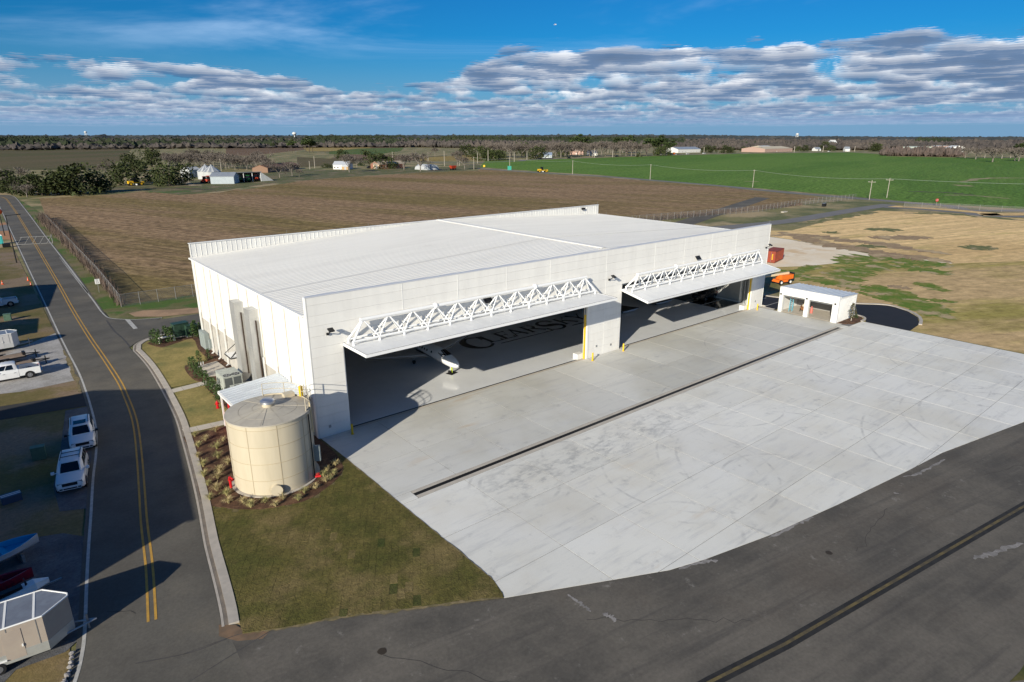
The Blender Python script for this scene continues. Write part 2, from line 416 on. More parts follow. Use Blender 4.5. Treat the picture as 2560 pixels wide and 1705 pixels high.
c = mixc(nt, noise(nt, vec(nt, u * .06, v, 0.), .55, 5, .6).step(.45, .68) * .60, c, (.165, .146, .122))
c = mixc(nt, noise(nt, vec(nt, u * .05, v, 4.), 1.6, 5, .6).step(.52, .72) * .55, c, (.070, .065, .060))
c = mixc(nt, noise(nt, pos, .07, 6, .65).step(.52, .68) * .5, c, (.115, .096, .077))
edge_ = (y + x * .20).step(-44, -30) * noise(nt, pos, .75, 8, .75).step(.58, .72)
c = mixc(nt, edge_ * .6, c, (.30, .28, .25))
c = mixc(nt, noise(nt, pos, 2.2, 6, .8).step(.66, .78) * .35, c, (.24, .22, .20))
k = noise(nt, pos, 5, 3, .7) * .62 + .69
gg = nt.nodes.new('ShaderNodeCombineColor')
for i in range(3): nt.links.new(k.v, gg.inputs[i])
nt.links.new(mixc(nt, 1.0, c, gg.outputs[0], 'MULTIPLY'), b.inputs['Base Color'])
bn = nt.nodes.new('ShaderNodeBump'); bn.inputs['Strength'].default_value = .25; bn.inputs['Distance'].default_value = .05
nt.links.new(noise(nt, pos, 20, 3, .7).v, bn.inputs['Height']); nt.links.new(bn.outputs[0], b.inputs['Normal'])
ASPH_NEW = pmat('new_black_asphalt', (.016, .017, .021), (.020, .020, .024), .4, rough=.8, fine=.3, fscale=20)
ASPH_FAR = pmat('far_road_asphalt', (.20, .19, .185), (.17, .165, .16), .2, rough=.9, fine=.1)
PAINTW = pmat('road_paint_white', (.52, .50, .46), (.40, .39, .36), 2., rough=.7, fine=.2, fscale=9)
PAINTY = pmat('road_paint_yellow', (.55, .31, .055), (.43, .25, .06), 1.5, rough=.7, fine=.2, fscale=9)
roadL = smooth_path([(-12.94, 320.36), (-11.80, 308.28), (-11.66, 287.45), (-11.88, 263.76), (-12.35, 222.85), (-13.7, 100), (-14.0, 72.6), (-14.2, 55.6), (-14.27, 45), (-14.29, 34), (-14.5, 27), (-14.7, 22.5), (-15.15, 15.6), (-15.9, 10), (-16.8, 5.), (-17.75, -1.), (-18.5, -5.6), (-19.1, -9.5), (-19.8, -14.2), (-20.2, -16.2), (-20.6, -17.6), (-21.2, -19.2)], 5)
yel = smooth_path([(-11.33, 332.29), (-9.10, 326.60), (-7.87, 313.55), (-7.99, 278.40), (-8.39, 229.90), (-10.3, 105), (-10.98, 70), (-11.2, 49.6), (-11.18, 38.7), (-11.24, 28), (-11.5, 22.4), (-11.9, 16.5), (-12.45, 11.8), (-13.3, 6.1), (-14.2, .5), (-15.03, -4.6), (-15.75, -9.7), (-16.3, -13), (-16.76, -15.6)], 5)
roadR = smooth_path([(-12.17, 344.00), (-8.91, 341.21), (-6.30, 338.17), (-4.57, 328.81), (-4.26, 310.45), (-4.78, 264.40), (-5.32, 222.00), (-6.21, 164.32), (-7.0, 100), (-7.45, 80), (-6.96, 127.17), (-7.39, 95.23), (-7.54, 75.46), (-7.76, 64.31)], 4)
road_r_lower = smooth_path([(-8.0, 40.7), (-7.85, 36), (-7.87, 30.3), (-8.3, 22.15), (-8.97, 13.5), (-9.69, 8.0), (-10.56, 1.94), (-11.47, -3.85), (-12.45, -9.28), (-12.75, -11.14), (-13.28, -14.78), (-13.66, -17.15), (-13.95, -18.6)], 5)
poly = offset(roadL, -.35) + [(-23, -26), (-10, -26), (-12.6, -20.3)] + [(-13.3, -19.5)] + road_r_lower[::-1] + [(-7.6, 41.5)] + [(p[0] + .3, p[1]) for p in roadR[::-1]]
sheet('road', poly, .055, ASPH)
# side road behind the hangar
sr_top = smooth_path([(-7.76, 64.31), (-7.65, 59.89), (-6.98, 57.80), (-4.67, 55.27), (-1.40, 53.83), (3.52, 52.69), (60, 53.5), (110, 62.), (170, 80), (250, 105)], 4)
sr_bot = smooth_path([(-8.0, 40.7), (-6.63, 42.77), (-4.64, 44.15), (-2.1, 44.93), (1.83, 45.0), (30, 45.2), (60, 46.5), (110, 55), (170, 73), (250, 98)], 4)
sheet('side_road', sr_top + sr_bot[::-1], .057, ASPH)
def line(name, path, d0, d1, z, mat):
    o = strip(name, path, d0, d1, z, z, mat); return o
line('road_edge_line', roadL, -.10, .08, .066, PAINTW)
line('road_edge_line', [p for p in roadR], -.12, .08, .066, PAINTW)
line('road_edge_line', sr_top[:18], -.10, .06, .066, PAINTW)
line('road_centre_line', yel, -.28, -.14, .066, PAINTY)
line('road_centre_line', yel, .10, .24, .066, PAINTY)
sheet('stop_bar', [(-5.83, 56.16), (-5.28, 55.71), (-5.33, 49.74), (-5.87, 49.70)], .070, PAINTW)
CURB = pmat('kerb_concrete', (.47, .42, .36), (.40, .36, .31), 1.5, rough=.85, fine=.12, fscale=12)
CONCP = pmat('path_concrete', (.52, .47, .40), (.46, .42, .36), 1., rough=.85, fine=.1, fscale=12)
GUTTER = pmat('gutter_shaded', (.22, .185, .15), (.16, .14, .12), 1.2, rough=.9, fine=.2)  # brownish like the road, with the groove's shade put into the colour
kp = road_r_lower
kerbp = [p for p in smooth_path([(30, 45.0), (15, 44.98), (1.83, 44.95), (-2.1, 44.9), (-4.6, 44.1), (-6.5, 42.7), (-7.75, 40.7)], 4)][:-1] + kp[2:]
line('gutter_pan', kerbp, .02, .16, .070, CURB)
line('gutter', kerbp, .16, .38, .062, GUTTER)
strip('kerb', kerbp, .38, .92, .0, .137, CURB)

# far road network on the right
fr = smooth_path([(315.84, 409.05), (318.49, 400.99), (314.15, 312.70), (315.56, 261.17), (298.81, 156.56), (292.01, 136.42), (282.26, 99.50), (278.42, 76.00), (274.83, 57.56), (272.57, 37.26), (273.94, 12.75), (470, -60)], 3)
strip('county_road', fr, -3.2, 3.2, .04, .04, ASPH_FAR)
ac = smooth_path([(70, 60), (100, 67), (171.06, 53.07), (207.56, 52.89), (236.83, 53.38), (260.04, 52.77)], 4)
strip('access_road', ac, -3.1, 3.1, .048, .048, ASPH_FAR)
ac2 = smooth_path([(247.36, 49.99), (250.46, 37.98), (249.05, 22.42), (251.85, 7.57), (400, -70)], 3)
strip('access_road', ac2, -2.2, 2.2, .052, .052, ASPH_FAR)
strip('verge', offset(ac2, 6), -3.2, 3.6, .041, .041, DRY)
hw = smooth_path([(317.82, 568.66), (363.37, 572.48), (373.36, 518.96), (461.86, 517.66), (490.92, 538.34), (633.28, 558.17), (821.64, 563.55), (1069.52, 522.04), (1201.01, 421.95)], 3)
strip('highway', hw, -4, 4, .07, .07, ASPH_FAR)

# ---------------------------------------------------------------- left yards, gravel, turf
GRAV = pmat('pale_gravel', (.40, .38, .36), (.30, .285, .265), .5, 6, rough=.95, c3=(.24, .19, .15), scale3=.15, t3=(.55, .68), fine=.5, fscale=5, bump=.5, bscale=14)
GRAVD = pmat('crushed_grey_gravel', (.135, .135, .14), (.095, .095, .10), .6, 6, rough=.95, fine=.55, fscale=5.5, bump=.6, bscale=16)
TURFL = pmat('thin_yard_grass', (.11, .10, .024), (.21, .15, .065), .12, 6, c3=(.23, .165, .105), scale3=.10, t3=(.48, .6), fine=.45, fscale=3.2, bump=.5, bscale=9)
sheet('yard', [(-14.3, 150), (-14.5, 75), (-14.6, 45), (-15.0, 22), (-18.2, -1), (-21, -17.5), (-23, -24), (-60, -24), (-60, 150)], .030, TURFL)
sheet('gravel', [(-14.44, 54.76), (-14.23, 51.14), (-14.21, 41.16), (-14.38, 34.11), (-14.64, 31.36), (-19.83, 31.07), (-21.62, 31.73), (-34, 24), (-34, 52), (-20.89, 49.61), (-18.26, 50.46)], .040, GRAV)
sheet('turf', [(-14.66, 31.23), (-14.71, 29.16), (-15.00, 28.09), (-16.91, 26.92), (-20.26, 27.24), (-30, 24.4), (-30, 26.5), (-21.70, 29.79), (-19.83, 31.15)], .044, TURFL)
sheet('gravel', [(-16.84, 22.11), (-14.84, 21.98), (-15.22, 15.66), (-18.0, -1.5), (-18.4, -4), (-17.94, 0.19), (-19.43, 0.94), (-19.41, 5.40), (-18.19, 12.66)], .042, GRAVD)
sheet('gravel', [(-21.07, -1.81), (-19.58, -2.42), (-18.53, -3.77), (-18.93, -8.31), (-19.85, -14.25), (-20.08, -14.56), (-20.81, -15.20), (-22.90, -15.01), (-27, -20), (-34, -6), (-28, -4)], .042, GRAVD)
DRIVE = pmat('dark_driveway_asphalt', (.05, .048, .046), (.04, .039, .038), .3, rough=.9, fine=.25, fscale=20)
sheet('driveway', [(-14.55, 26.2), (-14.75, 22.1), (-22., 23.5), (-40, 25.5), (-40, 30.5), (-22, 27.6)], .048, DRIVE)
SOIL = pmat('bare_red_soil', (.42, .27, .16), (.30, .20, .12), .3, 5, fine=.3, fscale=4)
sheet('bare_soil', [(-4.73, 59.94), (-2.67, 60.44), (0.90, 58.21), (4.45, 56.78), (3.67, 53.28), (-1.24, 54.53), (-4.34, 57.12)], .046, SOIL)
sheet('bare_soil', [(-14.33, 209.28), (-12.52, 211.42), (-13.00, 185.01), (-13.16, 163.04), (-14.35, 165.31), (-16.07, 166.76)], .046, pmat('orange_fill', (.45, .20, .09), (.38, .22, .12), .4, fine=.2))
sheet('driveway', [(-14.61, 202.48), (-12.72, 204.36), (-13.17, 186.68), (-15.25, 186.91)], .050, ASPH_FAR)
sheet('verge', [(-7.62, 63.46), (-7.32, 77.05), (-6.79, 127.03), (-5.93, 167.49), (-3.96, 315.57), (-1., 222), (-1.6, 212), (-2.3, 165), (-2.9, 129), (-3.5, 93), (-4.4, 66.5), (10, 66.5), (30, 66), (30, 53.5), (-4.56, 55.92)], .034, pmat('verge_grass', (.12, .125, .035), (.21, .16, .09), .2, 6, c3=(.075, .13, .02), scale3=.10, t3=(.48, .56), fine=.45, fscale=2.2, bump=.5, bscale=9))

# ---------------------------------------------------------------- taxiway in front
sheet('taxiway', [(-13.7, -18.2), (-13.2, -19.85), (-11.5, -20.75), (-9.5, -21.65), (-7.5, -22.7), (-4.8, -24.2), (-.48, -26.7), (5.84, -29.79), (9.05, -31.32), (11.69, -32.11), (17.2, -33.35), (24.7, -34.56), (34, -35.84), (39.7, -36.5), (52.8, -39.2), (77, -43.5), (140, -52), (140, -110), (-70, -110), (-70, -24), (-23, -23.5), (-14.0, -23.5)], .060, ASPH_OLD)
tl = [(-20, -34.2), (3.64, -37.96), (8.88, -39.05), (34.8, -43.3), (120, -57.3)]
line('taxiway_line', tl, -.36, .32, .066, pmat('taxi_black_border', (.020, .020, .021), (.032, .031, .03), 1.2, rough=.85, fine=.3))
line('taxiway_line', tl, -.10, .08, .072, pmat('taxi_yellow', (.15, .115, .05), (.085, .07, .045), 1.2, rough=.8, fine=.3))
sheet('verge', [(16.85, -47.56), (16.12, -47.54), (14.94, -47.40), (60, -75), (140, -75), (140, -57), (66, -50)], .068, pmat('dark_edge_turf', (.06, .07, .02), (.10, .09, .03), .6, 6, rough=.95, fine=.5, fscale=5))

# ---------------------------------------------------------------- concrete apron: separate slabs with open joints
mA = bpy.data.materials.new('apron_concrete'); mA.use_nodes = True
nt = mA.node_tree; b = nt.nodes['Principled BSDF']; b.inputs['Roughness'].default_value = .75; b.inputs['Specular IOR Level'].default_value = .3
g = nt.nodes.new('ShaderNodeNewGeometry'); s_ = nt.nodes.new('ShaderNodeSeparateXYZ'); nt.links.new(g.outputs['Position'], s_.inputs[0])
x, y = X(nt, s_.outputs[0]), X(nt, s_.outputs[1]); pos = g.outputs['Position']
n1 = noise(nt, pos, .12, 7, .65); n2 = noise(nt, vec(nt, x * .25, y), .9, 6, .65); n3 = noise(nt, pos, .55, 7, .7); n4 = noise(nt, pos, 16, 3, .6)
inner = y.step(-13.9, -13.2)
c = mixc(nt, inner, (.74, .725, .665), (.56, .55, .50))
c = mixc(nt, n1.step(.40, .70) * .55, c, mixc(nt, inner, (.62, .58, .49), (.46, .435, .375)))
c = mixc(nt, n2.step(.50, .76) * .42, c, (.44, .445, .455))
c = mixc(nt, noise(nt, pos, .05, 5, .6).step(.45, .62) * .35, c, (.76, .755, .74))
# scuffed, smudged working strip along the outer side of the drain
zone = ((y + 17.2).f('ABSOLUTE') * -1).step(-3.4, -.6) * (x.step(3, 9)) * (1 - x.step(24, 38))
c = mixc(nt, (zone * noise(nt, vec(nt, x * .55, y), 1.1, 8, .75).step(.45, .64) * .58), c, (.28, .285, .29))
c = mixc(nt, (n3.step(.56, .74) * .55), c, (.33, .33, .325))
c = mixc(nt, noise(nt, vec(nt, x * .12 + y * .05, y), 1.3, 6, .7).step(.50, .72) * .42, c, (.40, .40, .40))
rust = noise(nt, vec(nt, x * .22, y), .42, 5, .6).step(.60, .74) * (1 - x.step(8, 30)) * .55
c = mixc(nt, rust, c, (.50, .36, .22))
# curved rubber tracks left by turning tyres
trk = None
for (cx_, cy_, r_, w_) in ((8.5, -17.5, 3.1, .16), (8.5, -17.5, 3.9, .14), (20, -24, 6.2, .13), (20, -24, 7.6, .13), (29, -30, 10.5, .14), (29, -30, 12.1, .13), (52, -42, 11., .14), (52, -42, 12.6, .14), (46, -44, 15.5, .12), (61, -40, 9., .13), (13.5, -29.5, 3.6, .16), (15., -16.3, 2.3, .14), (35, -18, 6., .11), (24.5, -31, 5.2, .13), (57, -26, 9, .10), (67, -30, 8., .10), (42, -9, 5., .10), (55, -12, 8., .09)):
    d = (((x - cx_) * (x - cx_) + (y - cy_) * (y - cy_)).f('SQRT') - r_).f('ABSOLUTE')
    k = (d * -1).step(-w_ * 1.4, -w_ * .2)
    trk = k if trk is None else trk.f('MAXIMUM', k)
c = mixc(nt, trk * noise(nt, pos, .35, 5, .7).step(.44, .68) * .42, c, (.26, .26, .265))
oi = nt.nodes.new('ShaderNodeObjectInfo'); k = (X(nt, oi.outputs['Random']) * .11 + .94) * (n4 * .16 + .92)
gg = nt.nodes.new('ShaderNodeCombineColor')
for i in range(3): nt.links.new(k.v, gg.inputs[i])
c = mixc(nt, 1.0, c, gg.outputs[0], 'MULTIPLY'); nt.links.new(c, b.inputs['Base Color'])
APRON = mA
JOINT = pmat('joint_sealant', (.13, .125, .12), (.20, .195, .185), .6, rough=.9)
bound = [(5.84, -29.79), (9.05, -31.32), (11.69, -32.11), (17.2, -33.35), (24.7, -34.56), (34, -35.84), (39.7, -36.5), (52.8, -39.2), (77, -43.5)]
apron_poly = [(0.03, -.02), (.03, -25.1), (-.3, -26.35), (-.48, -26.72)] + bound + [(76.75, -43.4), (76.75, -14.3), (74.2, -14.0), (72.9, -12.3), (72.7, -3.), (72.7, -.02)]
ap = sheet('apron', apron_poly, .066, JOINT)
from mathutils import geometry as mg
def clip(poly, x0, x1, y0, y1):
    def cl(P, ax, val, keep_gt):
        o = []
        for i in range(len(P)):
            a, b_ = P[i], P[(i + 1) % len(P)]
            ia = (a[ax] >= val) == keep_gt; ib = (b_[ax] >= val) == keep_gt
            if ia: o.append(a)
            if ia != ib:
                t = (val - a[ax]) / (b_[ax] - a[ax]); o.append((a[0] + (b_[0] - a[0]) * t, a[1] + (b_[1] - a[1]) * t))
        return o
    P = poly
    for ax, val, gt in ((0, x0, True), (0, x1, False), (1, y0, True), (1, y1, False)):
        P = cl(P, ax, val, gt)
        if len(P) < 3: return None
    return P
xs = [-1] + [5.65 * i for i in range(1, 14)] + [78]
ys = [-.02, -7.45, -12.95, -14.15, -19.55, -25.25, -31.0, -36.0, -44.]
for j in range(len(ys) - 1):
    for i in range(len(xs) - 1):
        if j == 2:
            continue
        P = clip(apron_poly, xs[i] + .018, xs[i + 1] - .018, ys[j + 1] + .018, ys[j] - .018)
        if not P: continue
        A = abs(sum(P[k][0] * P[(k + 1) % len(P)][1] - P[(k + 1) % len(P)][0] * P[k][1] for k in range(len(P)))) / 2
        if A < .4: continue
        MB().prism(P, .067, .078 + rng.uniform(0, .002)).build('concrete_slab', APRON, ap)
# trench drain with its surround
for (x0, x1) in ((0.05, 1.45),): MB().box(x0, x1, -14.13, -12.97, .067, .080).build('concrete_slab', APRON, ap)
for (y0, y1) in ((-14.13, -13.72), (-13.32, -12.97)): MB().box(1.5, 71.0, y0, y1, .067, .079).build('drain_surround', CONCP, ap)
MB().box(71.05, 72.6, -14.13, -12.97, .067, .080).build('concrete_slab', APRON, ap)
m = MB(); m.box(1.5, 71., -13.72, -13.32, .067, .071)
for k in range(232): m.box(1.5 + k * .3, 1.5 + k * .3 + .10, -13.72, -13.32, .071, .077)
o = m.build('drain_grate', BLACK, ap)

# ---------------------------------------------------------------- lawn of sod pieces
MULCH = pmat('red_brown_mulch', (.115, .060, .034), (.070, .036, .022), 1.2, 6, rough=.95, c3=(.165, .09, .05), scale3=1.6, t3=(.5, .62), fine=.5, fscale=8, bump=.9, bscale=22)
SODB = pmat('sod_base', (.09, .078, .032), (.16, .13, .06), 2., rough=.95, fine=.4)
def sod_mat(name, c1, c2, c3, island):
    return pmat(name, c1, c2, .40, 7, rough=.95, c3=c3, scale3=.16, t3=(.44, .62), fine=.85, fscale=5, bump=1., bscale=9, rand=.09, island=island)
SOD = sod_mat('sod_turf', (.078, .076, .016), (.122, .102, .027), (.18, .135, .052), False)
SODR = sod_mat('sod_turf_beyond', (.078, .076, .016), (.122, .102, .027), (.18, .135, .052), True)
SODT = sod_mat('sod_turf_straw', (.19, .145, .055), (.15, .12, .04), (.22, .165, .07), False)
SODG = sod_mat('sod_turf_green', (.052, .064, .012), (.065, .07, .016), (.09, .085, .025), False)
kerb_in = offset(road_r_lower, .92)
lawn_poly = [p for p in kerb_in if p[1] < 9.0] + [(-13.2, -19.85), (-11.5, -20.75), (-9.5, -21.65), (-7.5, -22.7), (-4.8, -24.2), (-.48, -26.7), (-.3, -26.35), (0.0, -25.1), (0.0, .0), (-.19, 0), (-.19, 9.)]
lawn = sheet('lawn', lawn_poly, .084, SODB)
def inside(p, poly):
    c = False; n = len(poly)
    for i in range(n):
        a, b_ = poly[i], poly[(i + 1) % n]
        if (a[1] > p[1]) != (b_[1] > p[1]) and p[0] < (b_[0] - a[0]) * (p[1] - a[1]) / (b_[1] - a[1]) + a[0]: c = not c
    return c
mulch_tank = smooth_path([(-9.4, 8.2), (-9.75, 4.67), (-10.35, .57), (-11.15, -4.36), (-10.4, -5.9), (-8.69, -7.77), (-6.71, -8.75), (-4.78, -9.05), (-2.12, -7.7), (-.75, -6.0), (-.2, -3), (-.2, 1), (-.25, 8.2)], 4)
# rows of sod run towards the camera, slightly skewed
sa = math.radians(-31); U = np.array([math.cos(sa), math.sin(sa)]); V = np.array([-math.sin(sa), math.cos(sa)])
cells = []
SL, SW = .92, .46
for i in range(-60, 60):
    for j in range(-60, 60):
        cc = U * ((j + .5) * SW) + V * ((i + (.5 if j % 2 else 0) + .12 * math.sin(j * 5.1)) * SL) + np.array([-6.5, -14.])
        if inside(cc, mulch_tank) or cc[1] > -3: continue
        if not any(inside(cc + U * a_ + V * b_, lawn_poly) for a_ in (-.3, 0, .3) for b_ in (-.5, 0, .5)): continue
        cells.append(cc)
cells.sort(key=lambda c: math.hypot(c[0] - CAMX, c[1] - CAMY))
def clip_convex(poly, q):
    P = list(poly)
    for k in range(len(q)):
        a, b_ = q[k], q[(k + 1) % len(q)]; o = []
        side = lambda p: (b_[0] - a[0]) * (p[1] - a[1]) - (b_[1] - a[1]) * (p[0] - a[0])
        for i in range(len(P)):
            s, e = P[i], P[(i + 1) % len(P)]; ss, se = side(s), side(e)
            if ss >= 0: o.append(s)
            if (ss >= 0) != (se >= 0):
                t = ss / (ss - se); o.append((s[0] + (e[0] - s[0]) * t, s[1] + (e[1] - s[1]) * t))
        P = o
        if len(P) < 3: return None
    return P
rest = MB(); sod_n = 0
for cc in cells:
    g1, g2 = .5 * SW - .004, .5 * SL - .005
    jt = rng.normal(0, .010, 8); q = [tuple(cc + U * (sx * g1 + jt[2 * k] * .6) + V * (sy * g2 + jt[2 * k + 1])) for k, (sx, sy) in enumerate(((-1, -1), (1, -1), (1, 1), (-1, 1)))]
    if not all(inside(p, lawn_poly) for p in q):
        q = clip_convex(lawn_poly, q)
        if not q: continue
        A = abs(sum(q[k][0] * q[(k + 1) % len(q)][1] - q[(k + 1) % len(q)][0] * q[k][1] for k in range(len(q)))) / 2
        if A < .02: continue
    h = .096 + rng.uniform(0, .012)
    streak = abs(cc[0] + 5.6 + (cc[1] + 14) * .10) < .55
    if sod_n < 300:
        r_ = rng.random(); mt = SODT if r_ < (.20 if streak else .01) else (SODG if r_ > (.86 if streak else .99) else SOD)
        MB().prism(q, .076, h).build('sod_piece', mt, lawn); sod_n += 1
    else: rest.prism(q, .076, h)
tag(rest.build('sod_pieces_beyond', SODR, lawn), kind='stuff')
LAWN2 = pmat('dormant_lawn', (.30, .235, .085), (.22, .185, .06), .5, 6, rough=.95, c3=(.15, .15, .05), scale3=.18, t3=(.52, .66), fine=.5, fscale=5, bump=.7, bscale=20)
sheet('lawn', [p for p in offset(road_r_lower, .90) if 9.9 < p[1] < 20.6] + [(-9.05, 9.9), (-5.7, 9.5), (-4.2, 12), (-4.3, 20.4)], .078, LAWN2)
kk = [p for p in offset(kerbp, .92) if p[1] > 21.2 and p[0] < -.3]
sheet('lawn', kk + [(-4.2, 21.8), (-.2, 27.0), (-.2, 43.9)], .078, LAWN2)
sheet('mulch_bed', mulch_tank, .110, MULCH, thick=.1)
sheet('mulch_bed', smooth_path([(-5.9, 41.0), (-4.9, 38.1), (-3.5, 38.4), (-.75, 39.5), (-1.4, 34.), (-1.6, 29), (-2.6, 28.4), (-4.3, 28.6), (-4.8, 25), (-4.5, 21.9), (-3.0, 21.6), (-.22, 21.6), (-.22, 30), (-.22, 42.6), (-3, 42.4), (-5.0, 42.0)], 3), .100, MULCH, thick=.09)
sheet('mulch_bed', [(-5.6, 9.5), (-4.4, 12), (-4.4, 20.2), (-3.3, 20.2), (-3.2, 9.4)], .100, MULCH, thick=.09)
def slab_row(pts4, n, name='path', z=.125):
    """concrete walk cast in n panels between two end edges"""
    a, b_, c_, d_ = [np.array(p) for p in pts4]     # a-b one long side, d-c the other
    root = sheet(name, [tuple(a), tuple(b_), tuple(c_), tuple(d_)], z - .03, JOINT)
    for k in range(n):
        t0, t1 = k / n + .004, (k + 1) / n - .004
        MB().prism([tuple(a + (b_ - a) * t0), tuple(a + (b_ - a) * t1), tuple(d_ + (c_ - d_) * t1), tuple(d_ + (c_ - d_) * t0)], z - .028, z).build('concrete_slab', CONCP, root)
slab_row(((-7.9, 21.3), (-3.4, 21.75), (-3.4, 20.5), (-7.95, 20.2)), 3)
slab_row(((-9.1, 9.95), (-5.6, 9.55), (-5.6, 8.5), (-9.15, 8.8)), 3)
slab_row(((-3.35, 27.2), (-.95, 27.8), (-.75, 21.8), (-3.35, 22.9)), 2, 'equipment_pad', .14)
sheet('equipment_pad', [(-3.9, 12), (-.22, 12), (-.22, 20.6), (-3.9, 20.6)], .13, CONCP, thick=.1)

# black drive and kerbs by the small shed
drv = smooth_path([(88.46, -15.9), (89.6, -12.55), (86.5, -8.6), (83, -3), (80.5, 4), (82, 14), (84, 24)], 5)
drive_poly = [(76.95, -14.6), (76.95, -20.5), (81.51, -20.1), (85.41, -18.5)] + drv + [(75, 24), (73.7, 10), (73.7, -.1), (73.0, -.6), (72.75, -2.6), (79, -2.6), (79.6, -11.7), (79.8, -12.4), (79, -13.7)]
sheet('black_drive', drive_poly, .060, ASPH_NEW)
strip('kerb', [(81.3, -20.2), (83.6, -19.5), (85.6, -18.6), (87.3, -17.3)] + drv, -.3, .15, .0, .18, CURB)
sheet('mulch_bed', [(73., -12.3), (73.4, -13.3), (74.4, -13.9), (76.4, -14.1), (77.5, -14.0), (78.9, -13.2), (79.4, -12.2), (79.3, -11.9), (78.5, -12.25)], .15, MULCH, thick=.1)
strip('kerb', smooth_path([(76.6, -14.3), (78.3, -14.1), (79.4, -13.3), (79.7, -12.2), (79.6, -11.2)], 4), 0, .3, .0, .20, CURB)
for (p, q) in (((74.2, -.4), (79.4, -.4)), ((74.2, 2.4), (79.4, 2.4)), ((74.2, 5.2), (79.4, 5.2)), ((74.2, 8), (79.4, 8))):
    line('parking_line', [p, q], -.06, .06, .068, PAINTW)
sheet('path', [(72.9, -.3), (73.75, -.05), (73.7, -2.4), (72.75, -2.5)], .075, CONCP)
tag(MB().box(73.85, 74.05, -.6, 1.2, .06, .20).build('wheel_stop', CONCP), 'low white concrete wheel stop by the hangar right end', 'wheel stop')

sheet('bare_soil', [(-14.0, -18.3), (-13.3, -18.9), (-12.9, -19.9), (-12.0, -20.6), (-12.5, -20.9), (-13.6, -20.2), (-14.25, -19.2)], .0625, pmat('corner_soil', (.22, .14, .085), (.15, .105, .07), 1.5, rough=.95, fine=.4, fscale=6))
def ragged(name, path, w, z, mat, seed=0, jag=.35):
    r = np.random.default_rng(seed); p = smooth_path(path, 10); L_, R_ = [], []
    for i, q in enumerate(p):
        a = np.array(p[max(i - 1, 0)]); b_ = np.array(p[min(i + 1, len(p) - 1)]); t = (b_ - a) / np.linalg.norm(b_ - a); n = np.array([-t[1], t[0]])
        e = math.sin(PI * min(1, (i + .5) / len(p) * 1.0)) ** .35
        L_.append(tuple(np.array(q) + n * w * e * max(.15, 1 + r.normal(0, jag)))); R_.append(tuple(np.array(q) - n * w * e * max(.15, 1 + r.normal(0, jag))))
    m = MB(); n = len(p); m.add([(*q, z + .0004 * i) for i, q in enumerate(L_)] + [(*q, z + .0004 * i + .0002) for i, q in enumerate(R_)], [(i, n + i, n + i + 1, i + 1) for i in range(n - 1)])
    return struct(m.build(name, mat))
GSTRIP = pmat('fresh_grass', (.105, .175, .015), (.19, .20, .04), .45, 7, rough=.95, c3=(.42, .32, .18), scale3=.22, t3=(.50, .62), lo=.44, hi=.58, fine=.4, fscale=3)
BSTRIP = pmat('brown_sedge', (.27, .185, .11), (.36, .26, .15), .4, 7, rough=.95, c3=(.48, .36, .21), scale3=.15, t3=(.5, .62), fine=.45, fscale=2)
for k, (pth, w_) in enumerate((
    ([(103.18, 13.71), (103.65, 10.40), (111.22, 10.58), (114.02, 10.09)], 1.6), ([(100.41, 11.98), (101.02, 7.60), (99.68, 2.48), (99.41, -2.16), (99.16, -5.64), (99.04, -8.62), (99.49, -11.97)], 2.6),
    ([(104.31, -2.40), (106.29, 1.05), (110.39, 3.05), (115.89, 3.04), (121.25, 2.16), (126.94, 3.76)], 3.4), ([(117.95, 9.35), (127.31, 8.87), (133.87, 6.92), (133.18, 1.19), (133.62, -3.81), (133.42, -8.05)], 4.2),
    ([(124.17, 4.77), (126.03, -0.61), (125.80, -6.45), (124.35, -10.88)], 3.0), ([(104.09, -5.13), (97.53, -9.49), (94.19, -13.90), (90.78, -18.27), (87.74, -22.27)], 2.2),
    ([(102.98, -8.83), (96.58, -14.36), (93.70, -17.91), (92.25, -20.86)], 2.2), ([(95.75, -5.44), (94.15, -9.14), (93.17, -12.28), (91.04, -15.69), (87.37, -19.42)], 1.2), ([(112.06, -8.89), (110.64, -11.57), (107.36, -15.15)], 1.8),
    ([(107.55, 7.13), (107.73, 5.28), (107.41, 4.43)], .8), ([(98.91, -15.53), (99.57, -17.64), (99.08, -18.74)], 1.6))):
    ragged('grass_strip', pth, w_, .042 + .0005 * k, GSTRIP, k)
for k, (pth, w_) in enumerate((([(155.20, 41.19), (147.74, 30.21), (142.93, 21.00), (141.19, 13.88), (138.36, 6.82), (140.19, 0.16), (138.95, -6.33)], 3.6), ([(146.56, 39.53), (153.91, 33.33), (153.29, 23.53), (154.19, 15.14), (150.83, 5.78), (149.94, -2.91)], 3.0), ([(162.92, 20.46), (167.10, 15.91), (175.97, 10.48)], 3.5), ([(104.79, -6.66), (105.22, -8.43), (105.12, -10.63)], 1.4))):
    ragged('sedge_strip', pth, w_, .050 + .0005 * k, BSTRIP, 40 + k)
for k, (pth, w_) in enumerate((([(181.47, 28.63), (181.45, 24.95), (186.12, 21.73)], 3.2), ([(146.91, 16.76), (146.82, 14.21), (150.86, 12.55)], 3.), ([(163.08, 33.38), (164.48, 31.05), (163.69, 29.46)], 2.), ([(161.93, -2.45), (166.55, -4.08), (167.57, -7.19)], 3.), ([(179.23, 45.40), (202.04, 46.30), (227.71, 45.44)], 2.5), ([(231.71, 37.15), (240.70, 27.12), (238.97, 4.55)], 2.5))):
    ragged('grass_patch', pth, w_, .055 + .0005 * k, pmat('dark_green_patch', (.12, .14, .04), (.20, .18, .07), .4, 6, c3=(.44, .33, .19), scale3=.2, t3=(.52, .62), fine=.4, fscale=3), 60 + k)
ragged('gravel_berm', [(137.52, 5.74), (138.41, -0.46), (137.81, -6.69)], .8, .060, SAND, 70)
